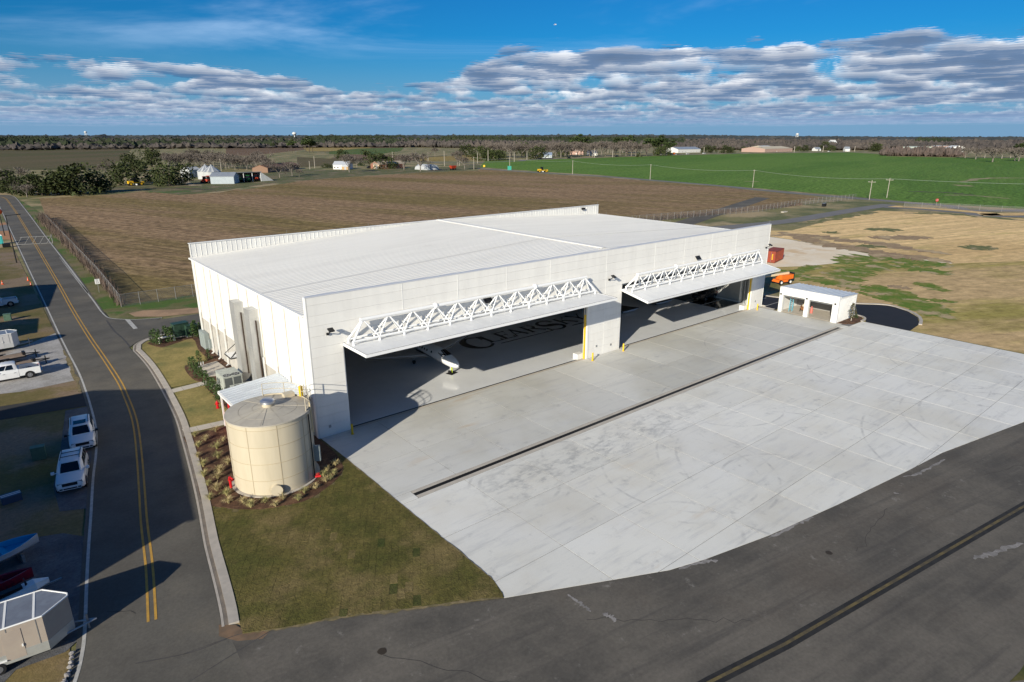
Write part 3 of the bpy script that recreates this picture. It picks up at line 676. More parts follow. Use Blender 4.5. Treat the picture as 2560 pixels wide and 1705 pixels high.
for k, (pth, w_) in enumerate((([(403.92, 74.35), (397.06, 68.30), (403.62, 68.55)], 3.), ([(324.58, 54.75), (331.44, 46.41), (325.89, 30.19)], 1.6), ([(434.99, 80.20), (485.86, 81.51), (506.10, 67.22)], 3.2), ([(342.57, 167.32), (344.67, 158.38)], 1.6))):
    ragged('bare_strip', pth, w_, .045 + .0005 * k, pmat('field_bare_soil', (.34, .27, .15), (.24, .22, .10), .1, 5, fine=.3, fscale=1.), 80 + k)
ragged('field_ditch', [(335.57, 73.77), (340.13, 58.74), (335.64, 45.28)], 2.2, .048, pmat('ditch_dark', (.07, .09, .03), (.11, .085, .05), .2, 5, fine=.4), 90)
for k, (pth, w_) in enumerate((([(39.25, 359.44), (54.00, 341.23), (66.09, 330.83), (77.93, 304.89)], 2.4), ([(37.27, 329.88), (48.98, 329.76)], 1.5))):
    ragged('reed_strip', pth, w_, .060 + .0005 * k, pmat('dark_reeds', (.065, .05, .035), (.12, .09, .055), .5, 5, fine=.5), 100 + k)
ragged('grass_patch', [(47.91, 315.94), (57.32, 305.03), (65.62, 305.54)], 2.8, .064, pmat('wet_green', (.06, .14, .02), (.08, .13, .03), .5, 4), 110)
ragged('farm_track', [(88.65, 426.72), (79.18, 354.63), (82.52, 348.01)], 2., .066, pmat('pale_track', (.45, .36, .24), (.36, .28, .18), .4, 4), 111)
TARL = pmat('tar_seam', (.066, .062, .060), (.088, .082, .078), 1.5, rough=.8)
for pth, w_ in (([(-8.02, 57.45), (-8.13, 50.56), (-7.89, 45.74), (-7.85, 40.90)], .10), ([(-14.2, 22), (-11, 21.3)], .03), ([(-20.5, -22.4), (-16, -21.4), (-12, -20.6)], .03), ([(-16.05, -19.35), (-13.85, -19.66), (-13.24, -19.80)], .022), ([(-18.12, -18.45), (-15.80, -19.45), (-14.01, -19.68)], .03)):
    strip('tar_seam', smooth_path(pth, 5), -w_, w_, .0635, .0635, TARL)
SCUFF = pmat('pale_scuff', (.30, .28, .265), (.17, .16, .15), 1.2, 6, rough=.9, fine=.4, fscale=8)
for k, (pth, w_) in enumerate((([(24.93, -43.01), (26.86, -43.68), (29.30, -44.58)], .18), ([(2.98, -31.29), (3.18, -31.81), (3.05, -32.18)], .14), ([(2.62, -28.87), (2.61, -30.01), (2.61, -30.75)], .10), ([(9.58, -31.62), (11.28, -32.13), (12.17, -32.72)], .13), ([(16.95, -33.48), (19.18, -33.77), (21.65, -34.17)], .14), ([(32.70, -35.97), (34.29, -36.58), (38.47, -37.04)], .12), ([(29.54, -36.50), (29.76, -36.90)], .08))):
    ragged('scuff_mark', pth, w_, .0645 + .0002 * k, SCUFF, 120 + k, .6)
for x_, y_, s_ in (((18.43, -36.83)[0], (18.43, -36.83)[1], .22), ((-7.97, -25.80)[0], (-7.97, -25.80)[1], .25)):
    m = MB(); m.poly([(x_ + s_ * (1 + .2 * math.sin(5 * a)) * math.cos(a), y_ + s_ * math.sin(a), .0660) for a in np.linspace(0, 2 * PI, 13)[:-1]]); struct(m.build('oil_spot', pmat('oil_brown', (.045, .035, .025), rough=.7)))

# hairline cracks in the pavements
CRK = pmat('crack_dark', (.05, .046, .043), rough=.9)
def crack(p0, p1, w, z, seed):
    r = np.random.default_rng(seed); p0, p1 = np.array(p0, float), np.array(p1, float); d = p1 - p0; L = np.linalg.norm(d); d = d / L; n = np.array([-d[1], d[0]])
    k_ = max(4, int(L / .5)); pts = [tuple(p0 + d * L * i / k_ + n * r.normal(0, .10)) for i in range(k_ + 1)]
    strip('crack', pts, -w, w, z, z, CRK)
for k, (a_, b_) in enumerate((((-15.5, 3), (-13.6, 3.4)), ((-13.2, 33), (-11.6, 32.6)), ((-12.4, 47.5), (-9.0, 47.0)), ((-13.9, 66), (-7.6, 65)), ((2, -31), (9, -37)), ((-8, -26), (-2, -35)), ((20, -38), (27, -37)), ((38, -40), (44, -42)), ((-18.5, -13), (-17.2, -14.2)), ((-13.9, 88), (-7.4, 87)))):
    crack(a_, b_, .015 if k != 3 and k != 9 else .05, .0655 if k not in (4, 5, 6, 7) else .0653, k)

# worn grass edge spilling over the pavement
EDG = pmat('straw_edge', (.24, .185, .10), (.15, .125, .06), 2., 5, rough=.95, fine=.5, fscale=5)
ragged('lawn_edge', [(-13.0, -19.95), (-11.5, -20.78), (-9.5, -21.68), (-7.5, -22.72), (-4.8, -24.22), (-2.6, -25.45), (-.6, -26.62)], .11, .0900, EDG, 150, .55)
ragged('lawn_edge', [(.02, -.6), (.03, -8), (.03, -16), (.04, -22), (.0, -25)], .055, .0935, EDG, 151, .6)
ragged('verge_edge', [(-14.6, 45), (-14.75, 34), (-15.0, 27)], .22, .0572, EDG, 152, .6)
# ================================================================ the hangar
HW, HD, HP, HE, HR = 73.66, 36.1, 13.03, 11.43, 13.2
HG = thing('hangar', 'large white two-door aircraft hangar with low gabled metal roof', 'hangar')
DOORS = ((2.85, 34.1), (39.86, 70.45)); DH = 8.5
# front wall core behind the cladding (openings left free), closed parapet on top
m = MB()
for x0, x1 in ((-.12, 2.82), (34.13, 39.83), (70.48, HW + .02)): m.box(x0, x1, .09, .34, 0, DH)
m.box(-.12, HW + .02, .09, .34, DH, 12.98)
m.build('front_wall', PANELW, HG)
MB().box(-.20, HW + .10, -.03, .42, 12.985, 13.06).build('parapet_coping', pmat('coping_grey', (.60, .61, .64), rough=.4), HG)
MB().box(-.22, -.125, -.02, .40, 0.0, 12.98).build('corner_trim', TRIMW, HG)
MB().box(HW + .025, HW + .12, -.02, .40, 0.0, 12.98).build('corner_trim', TRIMW, HG)
zr = [12.98, 12.29, 11.365, 10.44, 9.51, 8.5, 7.65, 6.73, 5.80, 4.87, 3.95, 3.02, 2.09, 1.16, .23, .02]
top_x = [-.10, 9.05, 15.3, 21.5, 27.75, 36.88, 45.95, 52.15, 58.35, 64.5, HW]
piers = [(-.10, 2.85), (34.1, 36.88), (36.88, 39.86), (70.45, HW)]
for i in range(len(zr) - 1):
    cells = list(zip(top_x[:-1], top_x[1:])) if zr[i] > DH + .1 else piers
    for x0, x1 in cells:
        p = rng.uniform(0, .004)
        MB().box(x0 + .006, x1 - .006, -.0 - p, .088, zr[i + 1] + .006, zr[i] - .006).build('wall_panel', PANELW, HG)
for xx in top_x[1:-1]:
    z0 = .02 if abs(xx - 36.88) < .1 else DH + .05
    MB().box(xx - .035, xx + .035, -.020, -.006, z0, 12.96).build('batten', TRIMW, HG)
for (x0, x1) in DOORS:                       # jamb and head trim
    MB().box(x0 - .02, x0 + .12, .10, .50, 0.02, DH - .01).build('jamb_trim', TRIMW, HG)
    MB().box(x1 - .30, x1 + .02, -.05, .50, 0.02, DH - .01).build('jamb_trim', TRIMW, HG)
    MB().box(x0 + .13, x1 - .31, .36, .50, DH - .30, DH - .02).build('door_header', STEELG, HG)
# side and rear walls
m = MB(); m.box(-.14, .06, .43, HD - .02, 0, HE - .1)
m.build('left_wall', WHITE, HG)
m = MB(); m.box(HW - .06, HW + .14, .43, HD - .02, 0, HE - .1); m.build('right_wall', WHITE, HG)
m = MB(); m.box(-.14, HW + .14, HD, HD + .2, 0, 13.0); m.build('rear_wall', WHITE, HG)
# ribbed rear parapet seen above the roof
m = MB(); m.box(-.18, HW + .18, HD - .08, HD - .02, 11.2, 13.17)
k = 0; xx = -.1
while xx < HW:
    m.box(xx, xx + .05, HD - .115, HD - .08, 11.2, 13.14); xx += .62; k += 1
o = m.build('rear_parapet', WHITE, HG); tag(o, kind='stuff')
MB().box(-.22, HW + .22, HD - .18, HD + .24, 13.17, 13.24).build('parapet_coping', TRIMW, HG)
# left wall: steel sheets above, concrete wainscot below, battens and downspouts at the joints
yj = [.44, 1.7, 5.09, 8.33, 11.94, 15.3, 18.2, 21.5, 24.9, 28.0, 30.72, 34.65, HD - .03]
for a, b_ in zip(yj[:-1], yj[1:]):
    MB().box(-.19 - rng.uniform(0, .006), -.142, a + .02, b_ - .02, 4.0, HE - .12).build('side_panel', WHITE, HG)
    MB().box(-.165, -.141, a + .02, b_ - .02, .05, 3.93).build('wainscot_panel', CONC_W, HG)
MB().box(-.21, -.141, .45, HD - .05, 3.935, 3.995).build('wainscot_ledge', TRIMW, HG)
for yy in yj[1:-1]:
    MB().box(-.24, -.195, yy - .03, yy + .03, 3.2, HE - .15).build('batten', pmat('tan_joint_trim', (.50, .42, .32), rough=.6), HG)
for yy in (1.95, 5.3, 8.5, 12.15, 25.2, 28.3, 31.05, 34.95):
    m = MB(); m.box(-.40, -.245, yy - .07, yy + .07, .35, 4.6)
    m.slab([(-.40, yy - .07, .35), (-.245, yy - .07, .35), (-.45, yy - .07, .12), (-.62, yy - .07, .16)], (0, .14, 0))
    m.build('downspout', TRIMW, HG)
MB().box(-.48, -.20, .43, HD - .1, HE - .14, HE + .03).build('gutter', TRIMW, HG)
MB().box(HW + .2, HW + .48, .43, HD - .1, HE - .14, HE + .03).build('gutter', TRIMW, HG)
# roof: one sheet per panel with a standing seam
RX = HW / 2
roof = MB().slab([(-.30, .44, HE - .22), (RX, .44, HR - .22), (HW + .30, .44, HE - .22), (HW + .30, .44, HE - .06), (RX, .44, HR - .06), (-.30, .44, HE - .06)], (0, HD - .54, 0)).build('roof', ROOFW, HG)
NP = 58; pw = (HD - .12 - .44) / NP
for side in (0, 1):
    xe, xr = (-.34, RX - .02) if side == 0 else (HW + .34, RX + .02)
    for i in range(NP):
        y0, y1 = .44 + i * pw, .44 + (i + 1) * pw
        m = MB()
        def P(x, y, z): return (x, y, z)
        for (a, b_, up) in ((y0 + .004, y1 - .055, .0), (y1 - .045, y1 - .004, .045)):
            z0e, z0r = HE + .0, HR + .0
            m.slab([(xe, a, z0e - .05), (xr, a, z0r - .05), (xr, a, z0r + up), (xe, a, z0e + up)], (0, b_ - a, 0))
        m.build('roof_panel', ROOFW, roof)
m = MB(); m.slab([(RX - .45, .44, HR + .02), (RX, .44, HR + .075), (RX + .45, .44, HR + .02), (RX + .45, .44, HR + .085), (RX, .44, HR + .14), (RX - .45, .44, HR + .085)], (0, HD - .6, 0))
m.build('ridge_cap', ROOFW, roof)
for yy, xa, xb in ((10.6, -.2, RX - .6), (10.6, RX + .6, HW)):
    za, zb = (HE, HR) if xa < 1 else (HR, HE)
    MB().tube((xa, yy, za + .08), (xb, yy, zb + .08), .022, n=5).build('roof_conduit', pmat('roof_conduit_grey', (.55, .54, .52), rough=.5), roof)
for k in range(7):                         # lightning rods along the rear parapet
    MB().tube((RX * k / 3 if k else .1, HD + .05, 13.24), (RX * k / 3 if k else .1, HD + .05, 13.75), .011, n=5).build('lightning_rod', GREYM, HG)
for k in range(5):
    MB().tube((HW + .30, 4 + 7.5 * k, HE + .03), (HW + .30, 4 + 7.5 * k, HE + .5), .011, n=5).build('lightning_rod', GREYM, HG)
MB().tube((HW - .02, .2, 13.06), (HW - .02, .2, 13.6), .011, n=5).build('lightning_rod', GREYM, HG)

# interior
m = bpy.data.materials.new('glossy_epoxy_floor'); m.use_nodes = True
nt = m.node_tree; b = nt.nodes['Principled BSDF']; b.inputs['Roughness'].default_value = .10; b.inputs['Specular IOR Level'].default_value = .42
pos = nt.nodes.new('ShaderNodeNewGeometry').outputs['Position']
c = mixc(nt, noise(nt, pos, .35, 5, .6).step(.35, .7), (.74, .745, .745), (.69, .695, .70)); nt.links.new(c, b.inputs['Base Color'])
EPOXY = m
fl = MB().box(.07, HW - .07, .62, HD - .01, .02, .08).build('hangar_floor', EPOXY, HG)
for x0, x1 in DOORS:
    MB().box(x0 + .13, x1 - .31, .36, .61, .02, .055).build('floor_channel', BLACK, HG)
    MB().box(x0, x1, -.02, .355, .02, .076).build('threshold', CONCP, HG)
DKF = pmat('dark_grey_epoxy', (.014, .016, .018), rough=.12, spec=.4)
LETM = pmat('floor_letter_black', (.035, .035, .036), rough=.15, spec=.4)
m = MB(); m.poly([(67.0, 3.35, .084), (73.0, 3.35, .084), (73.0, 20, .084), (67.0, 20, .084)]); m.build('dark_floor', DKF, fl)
WL = pmat('white_floor_line', (.62, .62, .62), rough=.15)
for yy in (6.45, 9.6, 12.75, 15.9): MB().poly([(67., yy - .12, .088), (73., yy - .12, .088), (73., yy + .12, .088), (67., yy + .12, .088)]).build('floor_line', WL, fl)
MB().box(73.05, 73.5, 3.3, 30, .08, .30).build('floor_kerb', WL, HG)
MB().box(.065, .12, .6, HD - .05, .1, HE - .4).build('wall_lining', INTW, HG)
MB().box(HW - .12, HW - .065, .6, HD - .05, .1, HE - .4).build('wall_lining', INTW, HG)
MB().box(.13, HW - .13, HD - .09, HD - .03, .1, HE - .4).build('wall_lining', INTW, HG)
MB().box(.07, HW - .07, .45, HD - .1, HE - .36, HE - .30).build('ceiling', pmat('ceiling_liner', (.30, .30, .29), rough=.9), HG)
for k in range(1, 6): MB().box(k * HW / 6 - .2, k * HW / 6 + .2, .6, HD - .2, HE - 1.1, HE - .37).build('roof_beam', STEELG, HG)

# serif capitals laid into the floor: strokes thick and thin with bracketed feet
def stroke(m, p, q, w0, w1, z):
    p, q = np.array(p, float), np.array(q, float); d = (q - p) / np.linalg.norm(q - p); n = np.array([-d[1], d[0]])
    m.poly([tuple(p - n * w0 / 2) + (z,), tuple(q - n * w1 / 2) + (z,), tuple(q + n * w1 / 2) + (z,), tuple(p + n * w0 / 2) + (z,)])
def serif(m, x, y, w, up, z, h=.09):
    s = 1 if up else -1
    m.poly([(x - w, y, z), (x + w, y, z), (x + w * .45, y + s * h, z), (x - w * .45, y + s * h, z)][::1 if up else -1])
def arcstroke(m, pts, ws, z):
    n = len(pts)
    for i in range(n - 1):
        a0 = np.array(pts[max(i - 1, 0)]); a1 = np.array(pts[i]); a2 = np.array(pts[i + 1]); a3 = np.array(pts[min(i + 2, n - 1)])
        d1 = (a2 - a0) / np.linalg.norm(a2 - a0); d2 = (a3 - a1) / np.linalg.norm(a3 - a1)
        n1 = np.array([-d1[1], d1[0]]); n2 = np.array([-d2[1], d2[0]])
        q = [a1 - n1 * ws[i] / 2, a2 - n2 * ws[i + 1] / 2, a2 + n2 * ws[i + 1] / 2, a1 + n1 * ws[i] / 2]
        m.poly([tuple(p) + (z,) for p in q])
def glyph(ch, x, y, w, h, z, k=1.):
    """capital letter ch in a box w by h with lower left corner x,y; returns a mesh builder"""
    m = MB(); T, t = .17 * h * k, .065 * h * k
    px = lambda a, b_: (x + a * w, y + b_ * h)
    if ch == 'C':
        pts, ws = [], []
        for i in range(29):
            a = math.radians(38 + 284 * i / 28); pts.append(px(.52 + .50 * math.cos(a), .5 + .52 * math.sin(a))); ws.append(t + (T * 1.25 - t) * max(0, -math.cos(a)) ** 1.0 + .03 * h)
        arcstroke(m, pts, ws, z); stroke(m, px(.88, .98), px(.90, .66), .05 * h, .14 * h, z)
    elif ch == 'S':
        pts, ws = [], []
        for i in range(33):
            u_ = i / 32
            a = math.radians(40 + 235 * min(u_ * 2, 1)) if u_ <= .5 else math.radians(95 - 235 * (u_ - .5) * 2)
            cx_, cy_ = (.5, .755) if u_ <= .5 else (.5, .255)
            r = .36 if u_ <= .5 else .40
            pts.append(px(cx_ + r * math.cos(a), cy_ + .25 * math.sin(a))); ws.append(t * 1.3 + (T * 1.35 - t) * math.exp(-((u_ - .5) / .22) ** 2))
        arcstroke(m, pts, ws, z); stroke(m, px(.80, 1.0), px(.82, .74), .05 * h, .13 * h, z); stroke(m, px(.12, .0), px(.08, .30), .05 * h, .13 * h, z)
    elif ch == 'L':
        stroke(m, px(.25, 0), px(.25, 1), T, T, z); stroke(m, px(.1, .035), px(.92, .035), t, t * 1.2, z); stroke(m, px(.92, .0), px(.97, .30), .16 * h, .02 * h, z)
        serif(m, *px(.25, 1), .20 * w, False, z); serif(m, *px(.2, 0), .20 * w, True, z)
    elif ch == 'E':
        stroke(m, px(.25, 0), px(.25, 1), T, T, z)
        for b_ in (.035, .965): stroke(m, px(.08, b_), px(.90, b_), t, t * 1.2, z)
        stroke(m, px(.25, .52), px(.70, .52), t, t, z); stroke(m, px(.70, .40), px(.70, .64), .06 * h, .06 * h, z)
        stroke(m, px(.90, .0), px(.95, .27), .15 * h, .02 * h, z); stroke(m, px(.88, 1.), px(.90, .76), .13 * h, .02 * h, z)
    elif ch == 'A':
        stroke(m, px(.16, 0), px(.50, 1.02), t, t, z); stroke(m, px(.82, 0), px(.47, 1.02), T * 1.1, T * 1.0, z); stroke(m, px(.27, .32), px(.72, .32), t, t, z)
        serif(m, *px(.15, 0), .16 * w, True, z); serif(m, *px(.83, 0), .20 * w, True, z)
    elif ch == 'R':
        stroke(m, px(.22, 0), px(.22, 1), T, T, z); serif(m, *px(.22, 0), .20 * w, True, z); serif(m, *px(.15, 1), .16 * w, False, z)
        pts = [px(.22, .965), px(.5, .965)] + [px(.5 + .24 * math.sin(a), .73 + .235 * math.cos(a)) for a in np.linspace(.2, PI - .2, 9)] + [px(.5, .495), px(.25, .495)]
        arcstroke(m, pts, [t] * 3 + [T * .9] * 7 + [t] * 3, z); stroke(m, px(.48, .5), px(.92, .0), T, T * 1.05, z); serif(m, *px(.93, 0), .12 * w, True, z)
    elif ch == 'K':
        stroke(m, px(.22, 0), px(.22, 1), T, T, z); serif(m, *px(.22, 0), .20 * w, True, z); serif(m, *px(.22, 1), .20 * w, False, z)
        stroke(m, px(.28, .42), px(.80, .99), t, t, z); stroke(m, px(.42, .58), px(.90, 0), T * 1.05, T * 1.05, z); serif(m, *px(.80, 1), .17 * w, False, z); serif(m, *px(.90, 0), .16 * w, True, z)
    elif ch == 'Y':
        stroke(m, px(.5, 0), px(.5, .5), T, T, z); stroke(m, px(.14, 1), px(.52, .44), T * 1.05, T, z); stroke(m, px(.88, 1), px(.53, .47), t, t, z)
        serif(m, *px(.5, 0), .22 * w, True, z); serif(m, *px(.15, 1), .19 * w, False, z); serif(m, *px(.87, 1), .16 * w, False, z)
    return m
zl = .0835
for ch, x, y, w_, h_ in (('C', 25.7, 11.35, 3.6, 4.4), ('L', 28.7, 12.4, 2.5, 3.15), ('E', 31.15, 12.4, 2.3, 3.15), ('A', 33.0, 12.4, 3.0, 3.15), ('R', 35.8, 12.4, 3.1, 3.15), ('S', 38.7, 11.3, 3.6, 4.4), ('K', 42.2, 12.4, 3.1, 3.15), ('Y', 44.9, 12.4, 3.2, 3.15)):
    # letters overlap a hair: every stroke piece gets its own level
    gm = glyph(ch, x, y, w_, h_, zl)
    vs = [list(v) for v in gm.v]
    for fi, f in enumerate(gm.f):
        for i in f: vs[i][2] = zl + .00012 * fi
    gm.v = [tuple(v) for v in vs]
    # faces all look up
    ff = []
    for f in gm.f:
        p = [np.array(gm.v[i]) for i in f[:3]]
        ff.append(f if np.cross(p[1] - p[0], p[2] - p[0])[2] > 0 else f[::-1])
    gm.f = ff
    gm.build('floor_letter', LETM, fl)
for (x0, x1) in ((29.75, 39.0), (42.8, 48.0)): MB().poly([(x0, 11.25, zl), (x1, 11.25, zl), (x1, 11.52, zl), (x0, 11.52, zl)]).build('letter_underline', LETM, fl)

# doors: one-piece leaves swung out flat, each carried by a white tubular truss
DOORW = pmat('door_panel_white', (.80, .80, .79), (.75, .75, .74), .4, rough=.35, rand=.02)
def hangar_door(x0, x1, z, tilt, label):
    L = x1 - x0; dep = 4.33 if tilt == 0 else 4.23
    ct, st = math.cos(tilt), math.sin(tilt)
    # local: x along, y outwards (positive), zz up
    def T(x, y, zz):
        yy = y * ct + zz * st; z2 = zz * ct - y * st
        return (x0 + x, -yy, z + z2)
    def tm(m):
        m.v = [T(*v) for v in m.v]; m.f = [f[::-1] for f in m.f]; return m
    f = MB()
    f.box(0, L, dep - .13, dep, -.27, .012); f.box(0, .13, .03, dep - .135, -.27, .012); f.box(L - .13, L, .03, dep - .135, -.27, .012); f.box(.135, L - .135, .02, .15, -.27, .012)
    leaf = tm(f).build('hangar_door', TRUSSW, HG); leaf['label'] = label
    n = 24
    for i in range(n):
        a, b_ = .14 + (L - .28) * i / n, .14 + (L - .28) * (i + 1) / n
        tm(MB().box(a + .006, b_ - .006, .16, dep - .14, -.20, -.004)).build('door_panel', DOORW, leaf)
    tm(MB().box(.05, L - .05, dep - .015, dep + .006, .014, .03)).build('edge_seal', DARK, leaf)
    for xx in (.01, L - .03): tm(MB().box(xx, xx + .02, .1, dep, .014, .03)).build('edge_seal', DARK, leaf)
    tm(MB().box(.15, L - .15, .3, dep - .3, -.262, -.206)).build('door_lining', pmat('door_lining_grey', (.40, .40, .40), rough=.7), leaf)
    yf, yr, zt, yt = 1.28, .26, 2.0, .75
    nd = 12; nodes = [.42 + (L - .84) * k / nd for k in range(nd + 1)]
    apex = [(nodes[k] + nodes[k + 1]) / 2 for k in range(nd)]
    tm(MB().tube((apex[0] - .25, yt, zt), (apex[-1] + .25, yt, zt), .17, n=12)).build('top_chord', TRUSSW, leaf, True)
    for k in (3, 8):
        tm(MB().tube((apex[k] - .09, yt, zt), (apex[k] + .09, yt, zt), .29, n=14)).build('flange', TRUSSW, leaf, True)
    for yy in (yf, yr): tm(MB().tube((nodes[0] - .1, yy, .33), (nodes[-1] + .1, yy, .33), .105, n=10)).build('bottom_chord', TRUSSW, leaf, True)
    for k in range(nd):
        for yy in (yf, yr):
            for q in (k, k + 1):
                if (k == 0 and q == 0) or (k == nd - 1 and q == nd): r = .10
                else: r = .062
                tm(MB().tube((apex[k], yt, zt), (nodes[q], yy, .33), r, n=7)).build('web_member', TRUSSW, leaf, True)
    for k in range(nd):
        a, b_ = (yf, yr) if k % 2 else (yr, yf)
        tm(MB().tube((nodes[k], a, .33), (nodes[k + 1], b_, .33), .04, n=6)).build('lace_bar', TRUSSW, leaf, True)
    for xx in nodes:
        for yy in (yf, yr):
            tm(MB().tube((xx, yy, .0), (xx, yy, .26), .13, .10, n=8)).build('foot_plate', TRUSSW, leaf, True)
    return leaf
hangar_door(2.86, 34.09, 8.48, 0., 'near hangar door swung out level, white truss on top')
hangar_door(39.87, 70.44, 7.86, math.radians(11.2), 'far hangar door swung out and drooping slightly')
# hydraulic rams and posts inside the jambs
for x1 in (34.1, 70.45):
    m = MB(); m.box(x1 - .50, x1 - .34, .08, .26, .08, 5.6); m.build('door_ram', YEL, HG)
    m = MB(); m.box(x1 - .46, x1 - .38, .12, .22, 5.6, DH - .4); m.build('ram_rod', GREYM, HG)
    MB().box(x1 - 1.35, x1 - .33, .36, 1.1, .09, .75).build('ram_base', TRIMW, HG)
MB().box(73.0, 73.3, 3.3, 3.6, .09, 9.5).build('white_post', TRIMW, HG)
MB().tube((73.3, 2.9, 4.9), (73.3, 2.9, 6.2), .42, n=14).build('black_drum', BLACK, HG, True)
MB().tube((73.3, 2.9, .1), (73.3, 2.9, 4.9), .2, n=10).build('drum_pipe', GREYM, HG, True)
# floodlights
def flood(x, z):
    m = MB(); m.box(x - .12, x + .12, -.16, -.04, z - .55, z - .35); m.tube((x, -.1, z - .4), (x + .02, -.5, z - .25), .05, n=6); m.tube((x + .02, -.5, z - .25), (x + .05, -.62, z), .05, n=6)
    o = m.build('floodlight', BLACK, HG)
    MB().slab([(x - .2, -.95, z + .0), (x + .3, -.95, z + .0), (x + .3, -.50, z + .18), (x - .2, -.50, z + .18)], (0, 0, -.1)).build('lamp_head', BLACK, o)
for x, z in ((1.5, 10.05), (37.35, 9.85), (72.9, 9.95)): flood(x, z)
for x, z in ((18.9, 9.75), (55.1, 9.95)):
    MB().slab([(x - .5, -.42, z - .15), (x + .5, -.42, z - .15), (x + .5, -.1, z + .25), (x - .5, -.1, z + .25)], (0, .09, .05)).build('floodlight', BLACK, HG)
for x, z in ((.95, 1.0), (35.6, 1.35), (38.2, 1.0), (71.6, 1.2)): MB().box(x - .1, x + .1, -.07, -.006, z - .12, z + .12).build('outlet_box', GREYM, HG)
m = MB(); m.box(RX + 32.2, RX + 32.9, HD - .5, HD - .2, 12.6, 12.95)
m.build('floodlight', BLACK, HG)
# ductwork on the left wall
for (y0, y1, zt, zb, kind) in ((17.0, 18.6, 9.45, 1.9, 'elbow'), (12.45, 14.0, 9.55, 1.0, 'plain')):
    d = MB().box(-1.12, -.20, y0, y1, zb, zt).build('air_duct', GALV, HG)
    z = zb + 1.5
    while z < zt - .4:
        MB().box(-1.145, -.205, y0 - .025, y1 + .025, z - .03, z + .03).build('duct_flange', GALV, d); z += 1.55
    MB().tube((-.55, y0 - .09, zb - .3), (-.55, y0 - .09, zt - 1.1), .07, n=6).build('conduit', pmat('rusty_black_pipe', (.04, .022, .012), rough=.7), HG)
    m = MB()
    rings = []
    for k in range(6):
        a = PI / 2 * k / 5; cx_ = -1.12 - .25
        rings.append([(cx_ + .25 * math.cos(a) + q * math.cos(a) * .92, yy, zb - .25 * math.sin(a) - q * math.sin(a) * .92) for q, yy in ((0, y0 + .01), (1, y0 + .01), (1, y1 - .01), (0, y1 - .01))])
    m.loft(rings); m.build('duct_elbow', GALV, d)
# steel canopy with tie rods over the side door
cn = MB().box(-1.62, -.25, 19.1, 21.4, 2.78, 2.90).build('door_canopy', BLACK, HG)
MB().box(-1.55, -.32, 19.17, 21.33, 2.902, 2.93).build('canopy_deck', TRIMW, cn)
for a, b_ in (((-1.55, 21.3, 2.95), (-.2, 21.3, 3.9)), ((-1.55, 19.2, 2.95), (-.2, 19.2, 3.9)), ((-1.5, 19.2, 2.95), (-.3, 21.3, 2.96))):
    MB().tube(a, b_, .045, n=5).build('tie_rod', BLACK, cn)
MB().box(-.19, -.168, 19.5, 20.7, .1, 2.3).build('side_door', pmat('door_grey', (.45, .45, .44), rough=.5), HG)
CABG = pmat('utility_grey_green', (.30, .34, .33), (.26, .30, .29), 2, rough=.5)
c_ = MB().box(-.75, -.24, 32.7, 35.3, .15, 2.3).build('switch_cabinet', CABG, HG)
for k in range(3): MB().box(-.775, -.752, 32.78 + k * .85, 33.55 + k * .85, .3, 2.2).build('cabinet_door', CABG, c_)
MB().box(-.55, -.24, 31.7, 32.2, .6, 1.7).build('meter_box', CABG, HG)
# ================================================================ water tank
TX, TY, TR, TH = -5.5, -4.1, 3.1, 5.8
TANK = pmat('cream_tank_paint', (.57, .50, .375), (.53, .465, .345), .9, 6, rough=.42, rand=.025, stretch=(1.5, 1.5, .2), c3=(.46, .385, .27), scale3=1.3, t3=(.60, .85))
TANKR = pmat('tank_roof_paint', (.50, .455, .37), (.44, .40, .33), .9, rough=.5, rand=.02, fine=.06, fscale=6)
SEAM = pmat('tank_seam', (.455, .375, .25), rough=.6)
tk = thing('water_tank', 'round cream bolted steel water tank beside the hangar corner', 'water tank', (TX, TY, 0))
MB().lathe([(TR - .03, .05), (TR - .03, TH - .02)], 64).build('tank_core', SEAM, tk, True)
MB().lathe([(0, .0), (TR + .22, .0), (TR + .22, .16), (TR - .02, .17)], 48).build('tank_footing', CONCP, tk)
tz = [.18, 1.35, 2.72, 4.08, 5.45, TH]
NS = 9; a00 = math.radians(-100)
for i in range(5):
    for k in range(NS):
        a = a00 + 2 * PI * k / NS + .004; b_ = a00 + 2 * PI * (k + 1) / NS - .004
        m = MB(); m.lathe([(TR - .025, tz[i] + .012), (TR, tz[i] + .014), (TR, tz[i + 1] - .014), (TR - .025, tz[i + 1] - .012)], 7, a0=a, a1=b_)
        m.build('shell_panel', TANK, tk, True)
m = MB()
for i in range(1, 5): m.lathe([(TR + .001, tz[i] - .018), (TR + .016, tz[i] - .018), (TR + .016, tz[i] + .018), (TR + .001, tz[i] + .018)], 64)
m.build('bolt_band', SEAM, tk)
m = MB()
for k in range(NS):
    a = a00 + 2 * PI * k / NS
    m.lathe([(TR + .001, .2), (TR + .018, .2), (TR + .018, TH - .02), (TR + .001, TH - .02)], 1, a0=a - .007, a1=a + .007)
m.build('seam_strip', SEAM, tk)
MB().lathe([(TR - .05, TH - .06), (TR + .06, TH - .06), (TR + .06, TH + .04), (TR - .06, TH + .05)], 64).build('rim', TANKR, tk)
def rz_(r): return TH + .04 + .36 * (1 - r / TR)
for (r0, r1, n) in ((2.15, TR - .01, 12), (1.15, 2.14, 8), (.36, 1.14, 8)):
    for k in range(n):
        a, b_ = 2 * PI * k / n + .006 / max(r0, .4), 2 * PI * (k + 1) / n - .006 / max(r0, .4)
        m = MB(); m.lathe([(r1 - .008, rz_(r1) - .03), (r1 - .008, rz_(r1)), (r0 + .008, rz_(r0)), (r0 + .008, rz_(r0) - .03)], 5, a0=a, a1=b_)
        m.f = [f[::-1] for f in m.f]; m.build('roof_plate', TANKR, tk)
